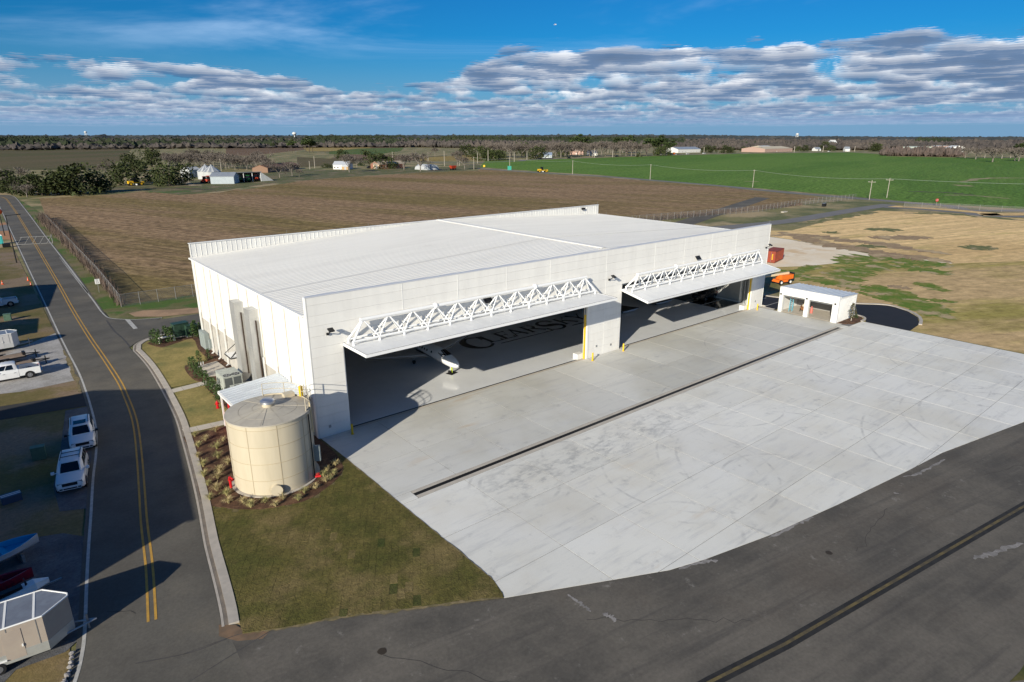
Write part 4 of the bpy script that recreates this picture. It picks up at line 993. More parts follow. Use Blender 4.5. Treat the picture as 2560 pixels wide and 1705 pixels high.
MB().lathe([(TR - .03, TH), (.3, rz_(.3) - .05), (0, rz_(.3) - .05)], 40).build('roof_underside', SEAM, tk)
m = MB()
for k in (1, 2, 4, 5, 7): 
    a = 2 * PI * k / 8 + .3
    m.tube((.5 * math.cos(a), .5 * math.sin(a), rz_(.5) + .012), (3. * math.cos(a), 3. * math.sin(a), rz_(3) + .012), .018, n=4)
m.build('roof_rib', TANKR, tk)
v_ = MB().lathe([(.42, rz_(.42) - .02), (.42, rz_(.42) + .22), (.36, rz_(.42) + .24)], 24).build('vent_collar', TANK, tk, True)
MB().lathe([(0, rz_(0) + .52), (.40, rz_(0) + .49), (.53, rz_(0) + .38), (.55, rz_(0) + .22), (.42, rz_(0) + .16), (0, rz_(0) + .17)][::-1], 28).build('vent_cap', pmat('bright_aluminium', (.62, .63, .65), rough=.38, metal=.9), v_, True)
m = MB(); m.obox((2.15, 1.45), (.42, .0), (0, .30), .2, TH + .1, TH + .42); m.build('roof_hatch', TANK, tk)
# railing round the access side
ra = [math.radians(q) for q in (78, 62, 46, 30, 14, -2, -18, -34, -46)]
m = MB()
for i, a in enumerate(ra):
    p = (3.02 * math.cos(a), 3.02 * math.sin(a))
    if i % 2 == 0: MB().tube((*p, TH - .05), (*p, TH + 1.1), .032, n=6).build('rail_post', TANK, tk)
for zz in (TH + 1.08, TH + .58):
    m = MB(); m.path([(3.02 * math.cos(a), 3.02 * math.sin(a), zz) for a in np.linspace(ra[0], ra[-1], 22)], .026, 5); m.build('handrail', TANK, tk)
m = MB(); m.lathe([(2.99, TH + .02), (3.05, TH + .02), (3.05, TH + .16), (2.99, TH + .16)], 24, a0=ra[-1], a1=ra[0]); m.build('toe_board', TANK, tk)
a = math.radians(8); ca, sa_ = math.cos(a), math.sin(a); tx, ty = -sa_, ca
lad = MB()
for s in (-.22, .22): lad.tube((3.22 * ca + tx * s, 3.22 * sa_ + ty * s, .5), (3.22 * ca + tx * s, 3.22 * sa_ + ty * s, TH + 1.15), .028, n=5)
lad_o = lad.build('ladder', GREYM, tk)
m = MB()
for k in range(20): m.tube((3.22 * ca - tx * .22, 3.22 * sa_ - ty * .22, .7 + k * .3), (3.22 * ca + tx * .22, 3.22 * sa_ + ty * .22, .7 + k * .3), .016, n=4)
tag(m.build('rungs', GREYM, lad_o), kind='stuff')
m = MB()
for k in range(5):
    zz = 2.6 + k * .95
    m.path([(3.22 * ca + (.42 * math.cos(t)) * ca * 1.0 + tx * .38 * math.sin(t) + .0, 3.22 * sa_ + .42 * math.cos(t) * sa_ + ty * .38 * math.sin(t), zz) for t in np.linspace(-PI * .6, PI * .6, 9)], .02, 4)
for t in (-.9, 0, .9):
    m.tube((3.22 * ca + .42 * math.cos(t) * ca + tx * .38 * math.sin(t), 3.22 * sa_ + .42 * math.cos(t) * sa_ + ty * .38 * math.sin(t), 2.6), (3.22 * ca + .42 * math.cos(t) * ca + tx * .38 * math.sin(t), 3.22 * sa_ + .42 * math.cos(t) * sa_ + ty * .38 * math.sin(t), 6.5), .016, n=4)
m.build('ladder_cage', GREYM, lad_o)
MB().obox((3.1 * math.cos(.28), 3.1 * math.sin(.28)), (.12, .03), (-.03, .12), 1, TH + .1, TH + .95).build('swing_gate', YEL, tk)
pa = math.radians(-33)
MB().tube((3.2 * math.cos(pa), 3.2 * math.sin(pa), 3.75), (3.1 * math.cos(pa), 3.1 * math.sin(pa), 6.35), .05, n=7).build('overflow_pipe', pmat('cream_pipe', (.62, .52, .33), rough=.5), tk)
ma = math.radians(-109); mc = np.array([math.cos(ma), math.sin(ma)])
mh = MB().tube((*(mc * 3.02), .66), (*(mc * 3.42), .66), .36, n=24).build('manway', TANK, tk, True)
MB().tube((*(mc * 3.03), .66), (*(mc * 3.075), .66), .56, n=28).build('manway_collar', TANK, mh, True)
MB().tube((*(mc * 3.42), .66), (*(mc * 3.47), .66), .43, n=28).build('manway_cover', TANK, mh, True)
for deg in (-47, 12):
    a = math.radians(deg); MB().tube((3.2 * math.cos(a), 3.2 * math.sin(a), .2), (3.2 * math.cos(a), 3.2 * math.sin(a), 5.6), .05, n=6).build('drain_pipe', BLACK, tk)
MB().obox((3.3 * math.cos(-.6), 3.3 * math.sin(-.6)), (.22, -.15), (.08, .1), 1, 1.3, 2.6).build('level_gauge_box', CABG, tk)

# ---------------------------------------------------------------- hydrants, risers, pump-house roof
def hydrant(x, y, label, cat='hydrant', s=1.):
    t = thing('fire_hydrant', label, cat, (x, y, .1), 0, None, s)
    MB().lathe([(0, 0), (.17, 0), (.17, .06), (.11, .07), (.11, .50), (.15, .52), (.15, .56), (.10, .62), (.05, .70), (.05, .75), (0, .75)], 14).build('barrel', RED, t, True)
    for d in ((-1, 0), (0, -1), (1, 0)):
        MB().tube((0, 0, .42), (d[0] * .2, d[1] * .2, .42), .065, n=10).build('outlet_cap', RED, t)
    return t
hydrant(-5.07, 13.0, 'red fire hydrant on the turf by the pump house', s=1.05)
t = thing('hose_connection', 'red fire department hose connection in mulch left of the tank', 'hose connection', (-8.88, -3.7, .1))
MB().tube((0, 0, 0), (0, 0, .95), .10, n=10).build('riser', RED, t, True)
for s in (-1, 1): MB().tube((0, 0, .85), (.14 * s, -.25, .82), .075, n=10).build('hose_inlet', RED, t, True)
MB().tube((0, 0, .55), (.8, .5, .5), .07, n=8).build('feed_pipe', RED, t)
t = thing('drain_valve', 'small red valve at the right foot of the tank', 'valve', (-3.3, -6.45, .1))
MB().tube((0, 0, .15), (.4, -.2, .15), .09, n=8).build('valve_body', RED, t, True)
MB().lathe([(0, .34), (.16, .34), (.16, .38), (0, .38)], 12, c=(.2, -.1, 0)).build('valve_wheel', RED, t)
LT = thing('pump_house', 'lean-to pump house with ribbed white roof behind the tank', 'shed')
x0, x1, y0, y1, z0, z1 = -5.85, -.27, 1.5, 8.35, 3.45, 3.92
rf = MB().slab([(x0, y0, z0), (x1, y0, z1), (x1, y0, z1 + .06), (x0, y0, z0 + .06)], (0, y1 - y0, 0)).build('roof', ROOFW, LT)
n = 13; pw_ = (y1 - y0) / n
LTR = pmat('ribbed_blue_white_sheet', (.66, .69, .72), (.60, .63, .66), .6, rough=.35, metal=.25, rand=.02)
for i in range(n):
    a = y0 + i * pw_
    m = MB(); m.slab([(x0, a + .006, z0 + .062), (x1, a + .006, z1 + .062), (x1, a + .006, z1 + .08), (x0, a + .006, z0 + .08)], (0, pw_ - .16, 0))
    m.slab([(x0, a + pw_ - .15, z0 + .062), (x1, a + pw_ - .15, z1 + .062), (x1, a + pw_ - .15, z1 + .14), (x0, a + pw_ - .15, z0 + .14)], (0, .10, 0))
    m.build('roof_panel', LTR, rf)
MB().box(x0 - .14, x0 - .01, y0, y1, z0 - .12, z0 + .05).build('gutter', TRIMW, LT)
MB().slab([(x0 - .1, y1 + .005, z0 - .18), (x1, y1 + .005, z1 - .18), (x1, y1 + .005, z1 + .10), (x0 - .1, y1 + .005, z0 + .10)], (0, .05, 0)).build('barge_board', TRIMW, LT)
for yy in (1.7, 5.0, 8.2): MB().box(x0 + .02, x0 + .16, yy - .07, yy + .07, .1, z0 - .13).build('post', TRIMW, LT)
MB().box(-5.4, -.3, 1.75, 8.15, .02, .13).build('floor_slab', CONCP, LT)
for (xx, yy, h, r) in ((-5.35, 7.7, 2.9, .10), (-5.25, 6.9, 2.9, .13), (-5.3, 6.1, 2.2, .10), (-5.2, 4.7, 2.6, .12), (-4.2, 7.2, 2.4, .14)):
    o = MB().tube((xx, yy, .13), (xx, yy, h), r, n=10).build('red_riser', RED, LT, True)
    MB().tube((xx, yy, h * .55), (xx + .8, yy, h * .55), r * .7, n=8).build('branch_pipe', RED, o, True)
m = MB(); m.box(-5.55, -5.35, 5.5, 8.0, .13, 1.5); m.build('red_pump_panel', RED, LT)
MB().box(-.9, -.3, 2, 8, .14, 2.6).build('rear_locker', pmat('locker_grey', (.30, .29, .28), rough=.8), LT)  # plain grey locker along the hangar wall

# ---------------------------------------------------------------- air handlers, cabinets
ACM = pmat('air_handler_beige', (.44, .46, .41), (.38, .40, .36), 2, rough=.5)
def air_unit(x0, x1, y0, y1, h, fans, label):
    cx_, cy_ = (x0 + x1) / 2, (y0 + y1) / 2; w_, d_ = (x1 - x0) / 2, (y1 - y0) / 2
    t = thing('air_handler', label, 'air handler', (cx_, cy_, .13))
    MB().box(-w_, w_, -d_, d_, .12, h - .06).build('casing', ACM, t)
    MB().box(-w_ - .03, w_ + .03, -d_ - .03, d_ + .03, h - .055, h).build('top_panel', ACM, t)
    for s in (-.8, .8): MB().box(s * w_ - .06, s * w_ + .06, -d_, d_, 0, .115).build('skid', GREYM, t)
    for (fx, fy) in fans:
        f_ = MB().lathe([(.0, h + .008), (.34, h + .008), (.36, h + .03), (.40, h + .03), (.40, h + .0)], 20, c=(fx, fy, 0)).build('fan_shroud', BLACK, t)
        m = MB()
        for k in range(5):
            a = k * 2 * PI / 5; m.slab([(fx, fy, h + .018), (fx + .33 * math.cos(a), fy + .33 * math.sin(a), h + .018), (fx + .33 * math.cos(a + .6), fy + .33 * math.sin(a + .6), h + .024)], (0, 0, .006))
        m.build('fan_blade', GREYM, f_)
    for k in range(3):
        MB().box(-w_ - .022, -w_ - .004, -d_ + .06 + k * d_ * .66, -d_ + .0 + (k + 1) * d_ * .64, .2, h - .15).build('access_panel', ACM, t)
    for k in range(2):
        MB().box(-w_ + .08 + k * w_ * .96, -w_ + w_ * .88 + k * w_ * .96, -d_ - .022, -d_ - .004, .25, h - .15).build('coil_grille', pmat('coil_dark', (.10, .11, .11), rough=.6), t)
    return t
air_unit(-3.42, -1.55, 15.95, 18.75, 1.9, ((-.42, -.9), (.42, -.9)), 'large beige air handler with two black roof fans, nearest the side path')
air_unit(-3.15, -1.2, 12.6, 14.9, 1.3, ((-.4, .5), (.4, .5)), 'lower beige air handler tucked against the lean-to roof')
for (x, y, sx, sy, h, lb) in ((-1.5, 42.0, .95, .6, 1.75, 'tall dark green transformer cabinet by the kerb'), (-.35, 41.2, .7, .5, 1.45, 'shorter dark green electrical cabinet nearest the hangar corner')):
    t = thing('electrical_cabinet', lb, 'electrical cabinet', (x, y, .1), .1)
    GRN = pmat('cabinet_green', (.035, .075, .05), (.03, .06, .042), 2, rough=.45)
    MB().box(-sx, sx, -sy, sy, .05, h).build('cabinet_body', GRN, t); MB().box(-sx - .05, sx + .05, -sy - .05, sy + .05, h + .003, h + .07).build('lid', GRN, t)
    for k in (0, 1): MB().box(-sx * .94 + k * sx * .96, -sx * .04 + k * sx * .96, -sy - .025, -sy - .003, .15, h - .1).build('cabinet_door', GRN, t)
    MB().box(-sx - .15, sx + .15, -sy - .15, sy + .15, -.02, .045).build('pad', CONCP, t)
t = thing('manifold', 'low white backflow pipe assembly among the shrubs', 'pipe assembly', (-3.7, 40.0, .1))
for (a, b_) in (((-.9, 0, 0), (-.9, 0, .7)), ((.9, 0, 0), (.9, 0, .7)), ((-.9, 0, .7), (.9, 0, .7))): MB().tube(a, b_, .12, n=8).build('pipe', TRIMW, t)
t = thing('bench_pipes', 'pair of white conduit stubs beside the equipment pad', 'pipe assembly', (-3.2, 26.8, .12))
for k in range(3): MB().tube((k * .25, 0, 0), (k * .25, 0, .6), .06, n=7).build('pipe', TRIMW, t)

# ---------------------------------------------------------------- shrubs and ornamental grass
LEAF = pmat('shrub_leaf', (.035, .070, .018), (.065, .105, .028), 5., rough=.6, spec=.3, rand=.25)
TWIG = pmat('bark_brown', (.10, .075, .055), (.07, .055, .04), 4., rough=.9)
STRAW = pmat('dry_grass_blade', (.52, .42, .22), (.36, .30, .13), 4., rough=.8, rand=.15)
STRAWG = pmat('greenish_grass_blade', (.42, .36, .16), (.30, .29, .11), 4., rough=.8, rand=.15)
def leaf_cloud(m, n, fn, s0, s1):
    for _ in range(n):
        p, nrm = fn(); s = rng.uniform(s0, s1)
        a = rng.normal(size=3); a /= np.linalg.norm(a); b_ = np.cross(a, rng.normal(size=3)); b_ /= np.linalg.norm(b_)
        m.add([p - a * s, p + b_ * s * .55, p + a * s, p - b_ * s * .55], [(0, 1, 2, 3)])
def shrub_mesh(seed):
    r = np.random.default_rng(seed); m = MB()
    def fn():
        z = r.uniform(.05, 1) ; a = r.uniform(0, 2 * PI); w_ = .30 * (1 - z * .75) * (1 + .35 * math.sin(3 * a + seed + z * 6)) * r.uniform(.55, 1.08)
        return np.array([w_ * math.cos(a), w_ * math.sin(a), z]), None
    leaf_cloud(m, 240, fn, .035, .075); return m
protos = []
for k in range(3):
    t = thing('shrub', 'x', 'shrub', (0, 0, -50)); shrub_mesh(k).build('foliage', LEAF, t); MB().tube((0, 0, -.05), (0, 0, .8), .03, .012, 5).build('stem', TWIG, t); protos.append(t)
spots = [(-5.17, 40.89), (-4.96, 40.33), (-4.16, 42.17), (-3.54, 41.33), (-3.53, 40.30), (-2.49, 42.23), (-3.28, 39.71), (-4.82, 39.46), (-0.36, 40.87), (0.08, 41.08), (0.23, 40.12), (0.59, 40.48), (-0.39, 40.07), (-3.91, 27.78), (-3.95, 26.00), (-2.72, 28.67), (-4.11, 24.37), (-4.09, 23.22), (-3.91, 22.79), (-1.54, 28.85), (-4.15, 20.01), (-4.24, 19.05), (-4.13, 17.94), (-4.07, 17.39), (-4.23, 15.57), (-4.30, 14.93)]
for i, p in enumerate(spots):
    z = i < 13; s = (1.7 + .35 * math.sin(i * 2.3)) * (1. if z else .88)
    lab = 'young dark green evergreen shrub in the mulch by the transformer cabinets' if i < 13 else ('young evergreen shrub beside the concrete equipment pad' if i < 20 else 'young evergreen shrub in mulch below the pump house roof')
    grp = 'shrubs by the cabinets' if i < 13 else ('shrubs by the equipment pad' if i < 20 else 'shrubs by the pump house')
    k_ = ('first', 'second', 'third', 'fourth', 'fifth', 'sixth', 'seventh', 'eighth', 'ninth', 'tenth', 'eleventh', 'twelfth', 'thirteenth')[i if i < 13 else (i - 13 if i < 20 else i - 20)]
    lab = f'{k_} evergreen shrub from the kerb bend in mulch by the transformer cabinets' if i < 13 else (f'{k_} evergreen shrub from the lawn corner beside the equipment pad' if i < 20 else f'{k_} evergreen shrub from the path in the row below the pump house')
    src = protos[i % 3]
    if i < 3: src.location = (*p, .1); src.rotation_euler.z = i; src.scale = (s,) * 3; src['label'] = lab; src['group'] = grp
    else: dup(src, (*p, .1), i * 1.3, lab, grp, s)
def tuft_mesh(seed):
    r = np.random.default_rng(seed + 50); m = MB()
    for _ in range(110):
        a = r.uniform(0, 2 * PI); L = r.uniform(.45, .95); lean = r.uniform(.15, .85); w_ = .018
        d = np.array([math.cos(a), math.sin(a)]); pr = np.array([-d[1], d[0]]) * w_; b0 = d * r.uniform(0, .08)
        pts = [(b0, 0), (b0 + d * L * lean * .35, L * .55), (b0 + d * L * lean * .8, L * .72), (b0 + d * L * lean * 1.15, L * .55)]
        vs = []
        for i, (q, z) in enumerate(pts):
            ww = pr * (1 - i * .28); vs += [(q[0] - ww[0], q[1] - ww[1], z), (q[0] + ww[0], q[1] + ww[1], z)]
        m.add(vs, [(0, 1, 3, 2), (2, 3, 5, 4), (4, 5, 7, 6)])
    return m
tmesh = [tuft_mesh(k) for k in range(4)]
tspots = [(-8.57, 7.56), (-8.09, 6.09), (-6.84, 7.41), (-8.90, 5.21), (-7.75, 3.82), (-6.91, 4.93), (-9.48, 3.18), (-8.19, 1.91), (-9.57, 1.22), (-7.89, 0.30), (-8.85, -0.76), (-10.00, -0.57), (-10.13, -2.19), (-9.27, -1.68), (-9.84, -3.48), (-10.62, -4.48), (-9.49, -4.67), (-9.70, -5.86), (-8.86, -6.48), (-8.63, -7.46), (-7.61, -7.52), (-7.20, -8.49), (-6.42, -7.92), (-5.60, -8.77), (-4.84, -8.08), (-3.93, -8.00), (-2.88, -7.54), (-2.67, -6.67), (-1.87, -6.84), (-1.15, -5.54), (-2.06, -5.97), (-2.50, -7.45)]
tp = []
NTH = ('first', 'second', 'third', 'fourth', 'fifth', 'sixth', 'seventh', 'eighth', 'ninth', 'tenth', 'eleventh', 'twelfth', 'thirteenth', 'fourteenth', 'fifteenth', 'sixteenth', 'seventeenth')
for i, p in enumerate(tspots):
    lab = 'clump of straw coloured ornamental grass in the mulch ring at the tank foot' if i > 14 else 'clump of dry ornamental grass in mulch between the kerb and the tank'
    lab = f'{NTH[i - 15]} dry grass clump from the kerb in the mulch arc before the tank' if i > 14 else f'{NTH[i]} dry grass clump counting down from the path between kerb and tank'
    grp = 'grass clumps round the tank front' if i > 14 else 'grass clumps left of the tank'
    if i < 4:
        t = thing('grass_clump', lab, 'ornamental grass', (*p, .1), i, grp, .8); tmesh[i].build('blades', STRAW if i % 3 else STRAWG, t); tp.append(t)
    else: dup(tp[i % 4], (*p, .1), i * 1.7, lab, grp, rng.uniform(.66, .98))

# ---------------------------------------------------------------- bollards
bp = None
for (x, y, lab) in ((2.59, -.98, 'yellow bollard in the shade at the left jamb of the near door'), (33.98, -1.0, 'yellow bollard at the near door side of the middle pier'), (39.61, -.95, 'yellow bollard at the far door side of the middle pier'), (70.92, -.92, 'yellow bollard before the right end pier of the hangar')):
    if bp is None:
        bp = thing('bollard', lab, 'bollard', (x, y, .078), 0, 'yellow bollards by the hangar doors')
        MB().lathe([(.0, 0), (.10, 0), (.10, .95), (.075, 1.0), (0, 1.02)], 14).build('post', YEL, bp, True)
        MB().lathe([(.16, 0), (.16, .02), (0, .02)], 12).build('base_ring', YEL, bp)
    else: dup(bp, (x, y, .078), 0, lab)

# ---------------------------------------------------------------- business jet in the near bay
JETW = pmat('jet_white_gloss', (.78, .78, .78), rough=.18, spec=.5)
JETD = pmat('jet_dark_stripe', (.012, .014, .02), rough=.15, spec=.5)
GLASS = pmat('dark_glass', (.006, .007, .009), rough=.06, spec=.6)
jet = thing('business_jet', 'white business jet with dark stripes parked nose out in the hangar', 'airplane', (18.35, 4.75, .085))
# local: nose at origin, y runs back
def ring(y, r, zc, fl=1., n=20): return [(r * math.cos(2 * PI * k / n), y, zc + r * fl * math.sin(2 * PI * k / n)) for k in range(n)]
st = [(0, .06, 1.30), (.12, .24, 1.33), (.45, .42, 1.38), (1.0, .57, 1.45), (1.7, .68, 1.55), (2.3, .74, 1.66), (2.9, .80, 1.78), (3.5, .82, 1.82), (5, .82, 1.82), (8.0, .82, 1.82), (9.5, .74, 1.88), (11.0, .50, 2.02), (12.4, .24, 2.15), (13.2, .06, 2.22)]
fus = MB().loft([ring(*s) for s in st]).build('fuselage', JETW, jet, True)
def on_fus(y, a):
    for i in range(len(st) - 1):
        if st[i][0] <= y <= st[i + 1][0]:
            t_ = (y - st[i][0]) / (st[i + 1][0] - st[i][0]); r = st[i][1] + (st[i + 1][1] - st[i][1]) * t_ + .012; z = st[i][2] + (st[i + 1][2] - st[i][2]) * t_
            return (r * math.cos(a), y, z + r * math.sin(a))
for side in (0, 1):
    for k, yy in enumerate((4.25, 5.2, 5.72, 6.24, 6.76, 7.28)):
        A = lambda d: math.radians((180 - d) if side == 0 else d)
        MB().add([on_fus(yy - .10, A(10)), on_fus(yy + .10, A(10)), on_fus(yy + .13, A(18)), on_fus(yy + .10, A(27)), on_fus(yy - .10, A(27)), on_fus(yy - .13, A(18))], [(0, 1, 2, 3, 4, 5)]).build('cabin_window', GLASS, fus)
    # sweeping dark stripe low on the side
    for (d0, d1, ya, yb) in ((-38, -14, 3.6, 9.0), (-8, -5, 3.9, 9.5)):
        pts = []; n_ = 10
        for q in range(n_): 
            y_ = ya + (yb - ya) * q / (n_ - 1); f_ = min(1, q / 5)
            pts.append((on_fus(y_, A(d1 - (1 - f_) * 24)), on_fus(y_, A(d1 - (1 - f_) * 24 - (d1 - d0) * (.12 + .88 * f_)))))
        m = MB(); m.add([p for pr in pts for p in pr], [(2 * i, 2 * i + 1, 2 * i + 3, 2 * i + 2) for i in range(n_ - 1)]); m.build('stripe', JETD, fus)
m = MB()
gl = [[on_fus(y_, math.radians(a)) for y_, a in q] for q in (((1.72, 62), (2.85, 72), (2.85, 90), (1.62, 90)), ((1.62, 90), (2.85, 90), (2.85, 108), (1.72, 118)), ((1.75, 60), (2.2, 25), (3.0, 33), (2.88, 70)), ((1.75, 120), (2.2, 155), (3.0, 147), (2.88, 110)))]
for q in gl: m = MB(); m.poly([tuple(np.array(p) * (1.008, 1, 1.004)) for p in q]); m.build('windshield', GLASS, fus)
for s in (-1, 1):
    def af(x, y0_, ch, z, th): return [(x, y0_, z), (x, y0_ + ch * .25, z + th), (x, y0_ + ch, z + .01), (x, y0_ + ch * .25, z - th * .6)]
    wg = MB().loft([af(s * .5, 5.05, 2.6, 1.22, .16), af(s * 2.2, 5.75, 1.9, 1.28, .12), af(s * 7.2, 8.0, .9, 1.50, .05)]).build('wing', JETW, jet)
    MB().loft([[(s * .85, 5.16, 1.215), (s * .85, 5.3, 1.29), (s * .85, 5.3, 1.17)], [(s * 7.2, 7.97, 1.495), (s * 7.2, 8.1, 1.53), (s * 7.2, 8.1, 1.48)]]).build('leading_edge', pmat('polished_edge', (.7, .7, .72), rough=.15, metal=1.), wg)
    MB().lathe([(.2, -.9), (.33, -.7), (.36, .2), (.30, .9), (.18, 1.1)], 16).build('engine', JETW, jet, True).matrix_local = Matrix.Translation((s * 1.3, 9.2, 2.35)) @ Matrix.Rotation(-PI / 2, 4, 'X')
    MB().loft([af(s * .1, 11.8, 1.3, 4.2, .06), af(s * 2.6, 12.4, .7, 4.25, .03)]).build('tailplane', JETW, jet)
    g_ = MB().tube((s * 1.5, 7.0, 1.2), (s * 1.5, 7.0, .25), .06, n=7).build('main_gear', GREYM, jet)
    MB().tube((s * 1.42, 7.0, .24), (s * 1.62, 7.0, .24), .24, n=16).build('tyre', DARK, g_, True)
MB().loft([[(-.07, 9.8, 2.3), (.07, 9.8, 2.3), (.05, 12.8, 2.3), (-.05, 12.8, 2.3)], [(-.03, 11.9, 4.3), (.03, 11.9, 4.3), (.03, 13.2, 4.3), (-.03, 13.2, 4.3)]]).build('fin', JETW, jet)
g_ = MB().tube((0, 1.5, 1.1), (0, 1.65, .2), .05, n=7).build('nose_gear', TRIMW, jet)
for s in (-.12, .12): MB().tube((s - .05, 1.65, .19), (s + .05, 1.65, .19), .19, n=14).build('tyre', DARK, g_, True)
MB().box(.12, .2, 1.45, 1.6, .1, 1.0).build('tow_flag', pmat('lime_streamer', (.55, .65, .05), rough=.6), g_)
o = MB().box(-.55, .55, -.45, .45, 0, .03).build('wheel_mat', DARK); o.location = (18.5, 6.3, .085); o.rotation_euler.z = .3
tag(o, 'black rubber mat under the nose wheel of the jet', 'mat')
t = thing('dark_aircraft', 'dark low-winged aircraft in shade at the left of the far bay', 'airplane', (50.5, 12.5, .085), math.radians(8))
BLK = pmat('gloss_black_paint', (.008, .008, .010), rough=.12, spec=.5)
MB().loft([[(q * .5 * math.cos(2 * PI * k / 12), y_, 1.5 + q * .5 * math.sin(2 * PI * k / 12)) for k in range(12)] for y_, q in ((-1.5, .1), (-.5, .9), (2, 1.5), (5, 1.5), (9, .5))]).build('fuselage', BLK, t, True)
for s in (-1, 1): MB().loft([[(s * .5, 1.8, 1.2), (s * .5, 2.6, 1.32), (s * .5, 4.4, 1.2)], [(s * 6, 3.0, 1.35), (s * 6, 3.4, 1.4), (s * 6, 4.3, 1.35)]]).build('wing', BLK, t)
for s in (-1, 0, 1): MB().tube((s * 1.6, 2.8 - (s == 0) * 2.5, 0), (s * 1.6, 2.8 - (s == 0) * 2.5, 1.2), .07, n=6).build('gear_leg', GREYM, t)
PLW = pmat('ramp_skirt_white', (.55, .60, .66), (.40, .45, .52), 3., rough=.4)
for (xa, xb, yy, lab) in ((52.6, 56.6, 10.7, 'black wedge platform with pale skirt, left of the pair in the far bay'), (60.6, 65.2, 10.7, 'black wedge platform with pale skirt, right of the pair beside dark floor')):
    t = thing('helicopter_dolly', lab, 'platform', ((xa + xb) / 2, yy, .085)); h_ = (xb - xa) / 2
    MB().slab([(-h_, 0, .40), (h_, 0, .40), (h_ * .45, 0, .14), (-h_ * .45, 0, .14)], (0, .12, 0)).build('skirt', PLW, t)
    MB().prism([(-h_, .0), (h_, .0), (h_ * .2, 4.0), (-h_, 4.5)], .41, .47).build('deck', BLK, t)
    for q in ((-h_ * .6, .6), (h_ * .6, .6), (0, 2.6)): MB().tube((q[0] - .08, q[1], .12), (q[0] + .08, q[1], .12), .12, n=10).build('castor', DARK, t)
    for q in ((-h_ * .6, .6), (h_ * .6, .6), (0, 2.6)): MB().box(q[0] - .04, q[0] + .04, q[1] - .04, q[1] + .04, .12, .42).build('castor_leg', GREYM, t)

# ---------------------------------------------------------------- cars
CARW = pmat('car_white_paint', (.72, .73, .74), rough=.22, spec=.5)
CARB = pmat('car_black_paint', (.012, .012, .014), rough=.2, spec=.5)
RIM = pmat('alloy_rim', (.55, .56, .58), rough=.3, metal=.9)
CHROME = pmat('dark_chrome', (.25, .26, .28), rough=.2, metal=1.)
LAMP = pmat('headlamp_glass', (.30, .32, .34), rough=.08, spec=.8)
TAIL = pmat('tail_lamp_red', (.35, .01, .01), rough=.2)
def body_ring(x, hb, hm, ht, z0, zm, zt):
    return [(x, -hb, z0), (x, hb, z0), (x, hm, z0 + .18), (x, hm, zm), (x, ht, zt - .05), (x, ht - .12, zt), (x, -ht + .12, zt), (x, -ht, zt - .05), (x, -hm, zm), (x, -hm, z0 + .18)]
def wheel(x, y, r, par, s):
    t_ = MB().tube((x, y - .12, r), (x, y + .12, r), r, n=22).build('tyre', DARK, par, True)
    m = MB(); yo = y + s * .125
    m.tube((x, yo - s * .01, r), (x, yo + s * .005, r), r * .62, n=18)
    m.build('rim', RIM, t_)
    m = MB()
    for k in range(5):
        a = k * 2 * PI / 5; m.tube((x + r * .35 * math.cos(a), yo + s * .006, r + r * .35 * math.sin(a)), (x + r * .35 * math.cos(a), yo + s * .012, r + r * .35 * math.sin(a)), r * .13, n=6)
    m.build('rim_opening', BLACK, t_)
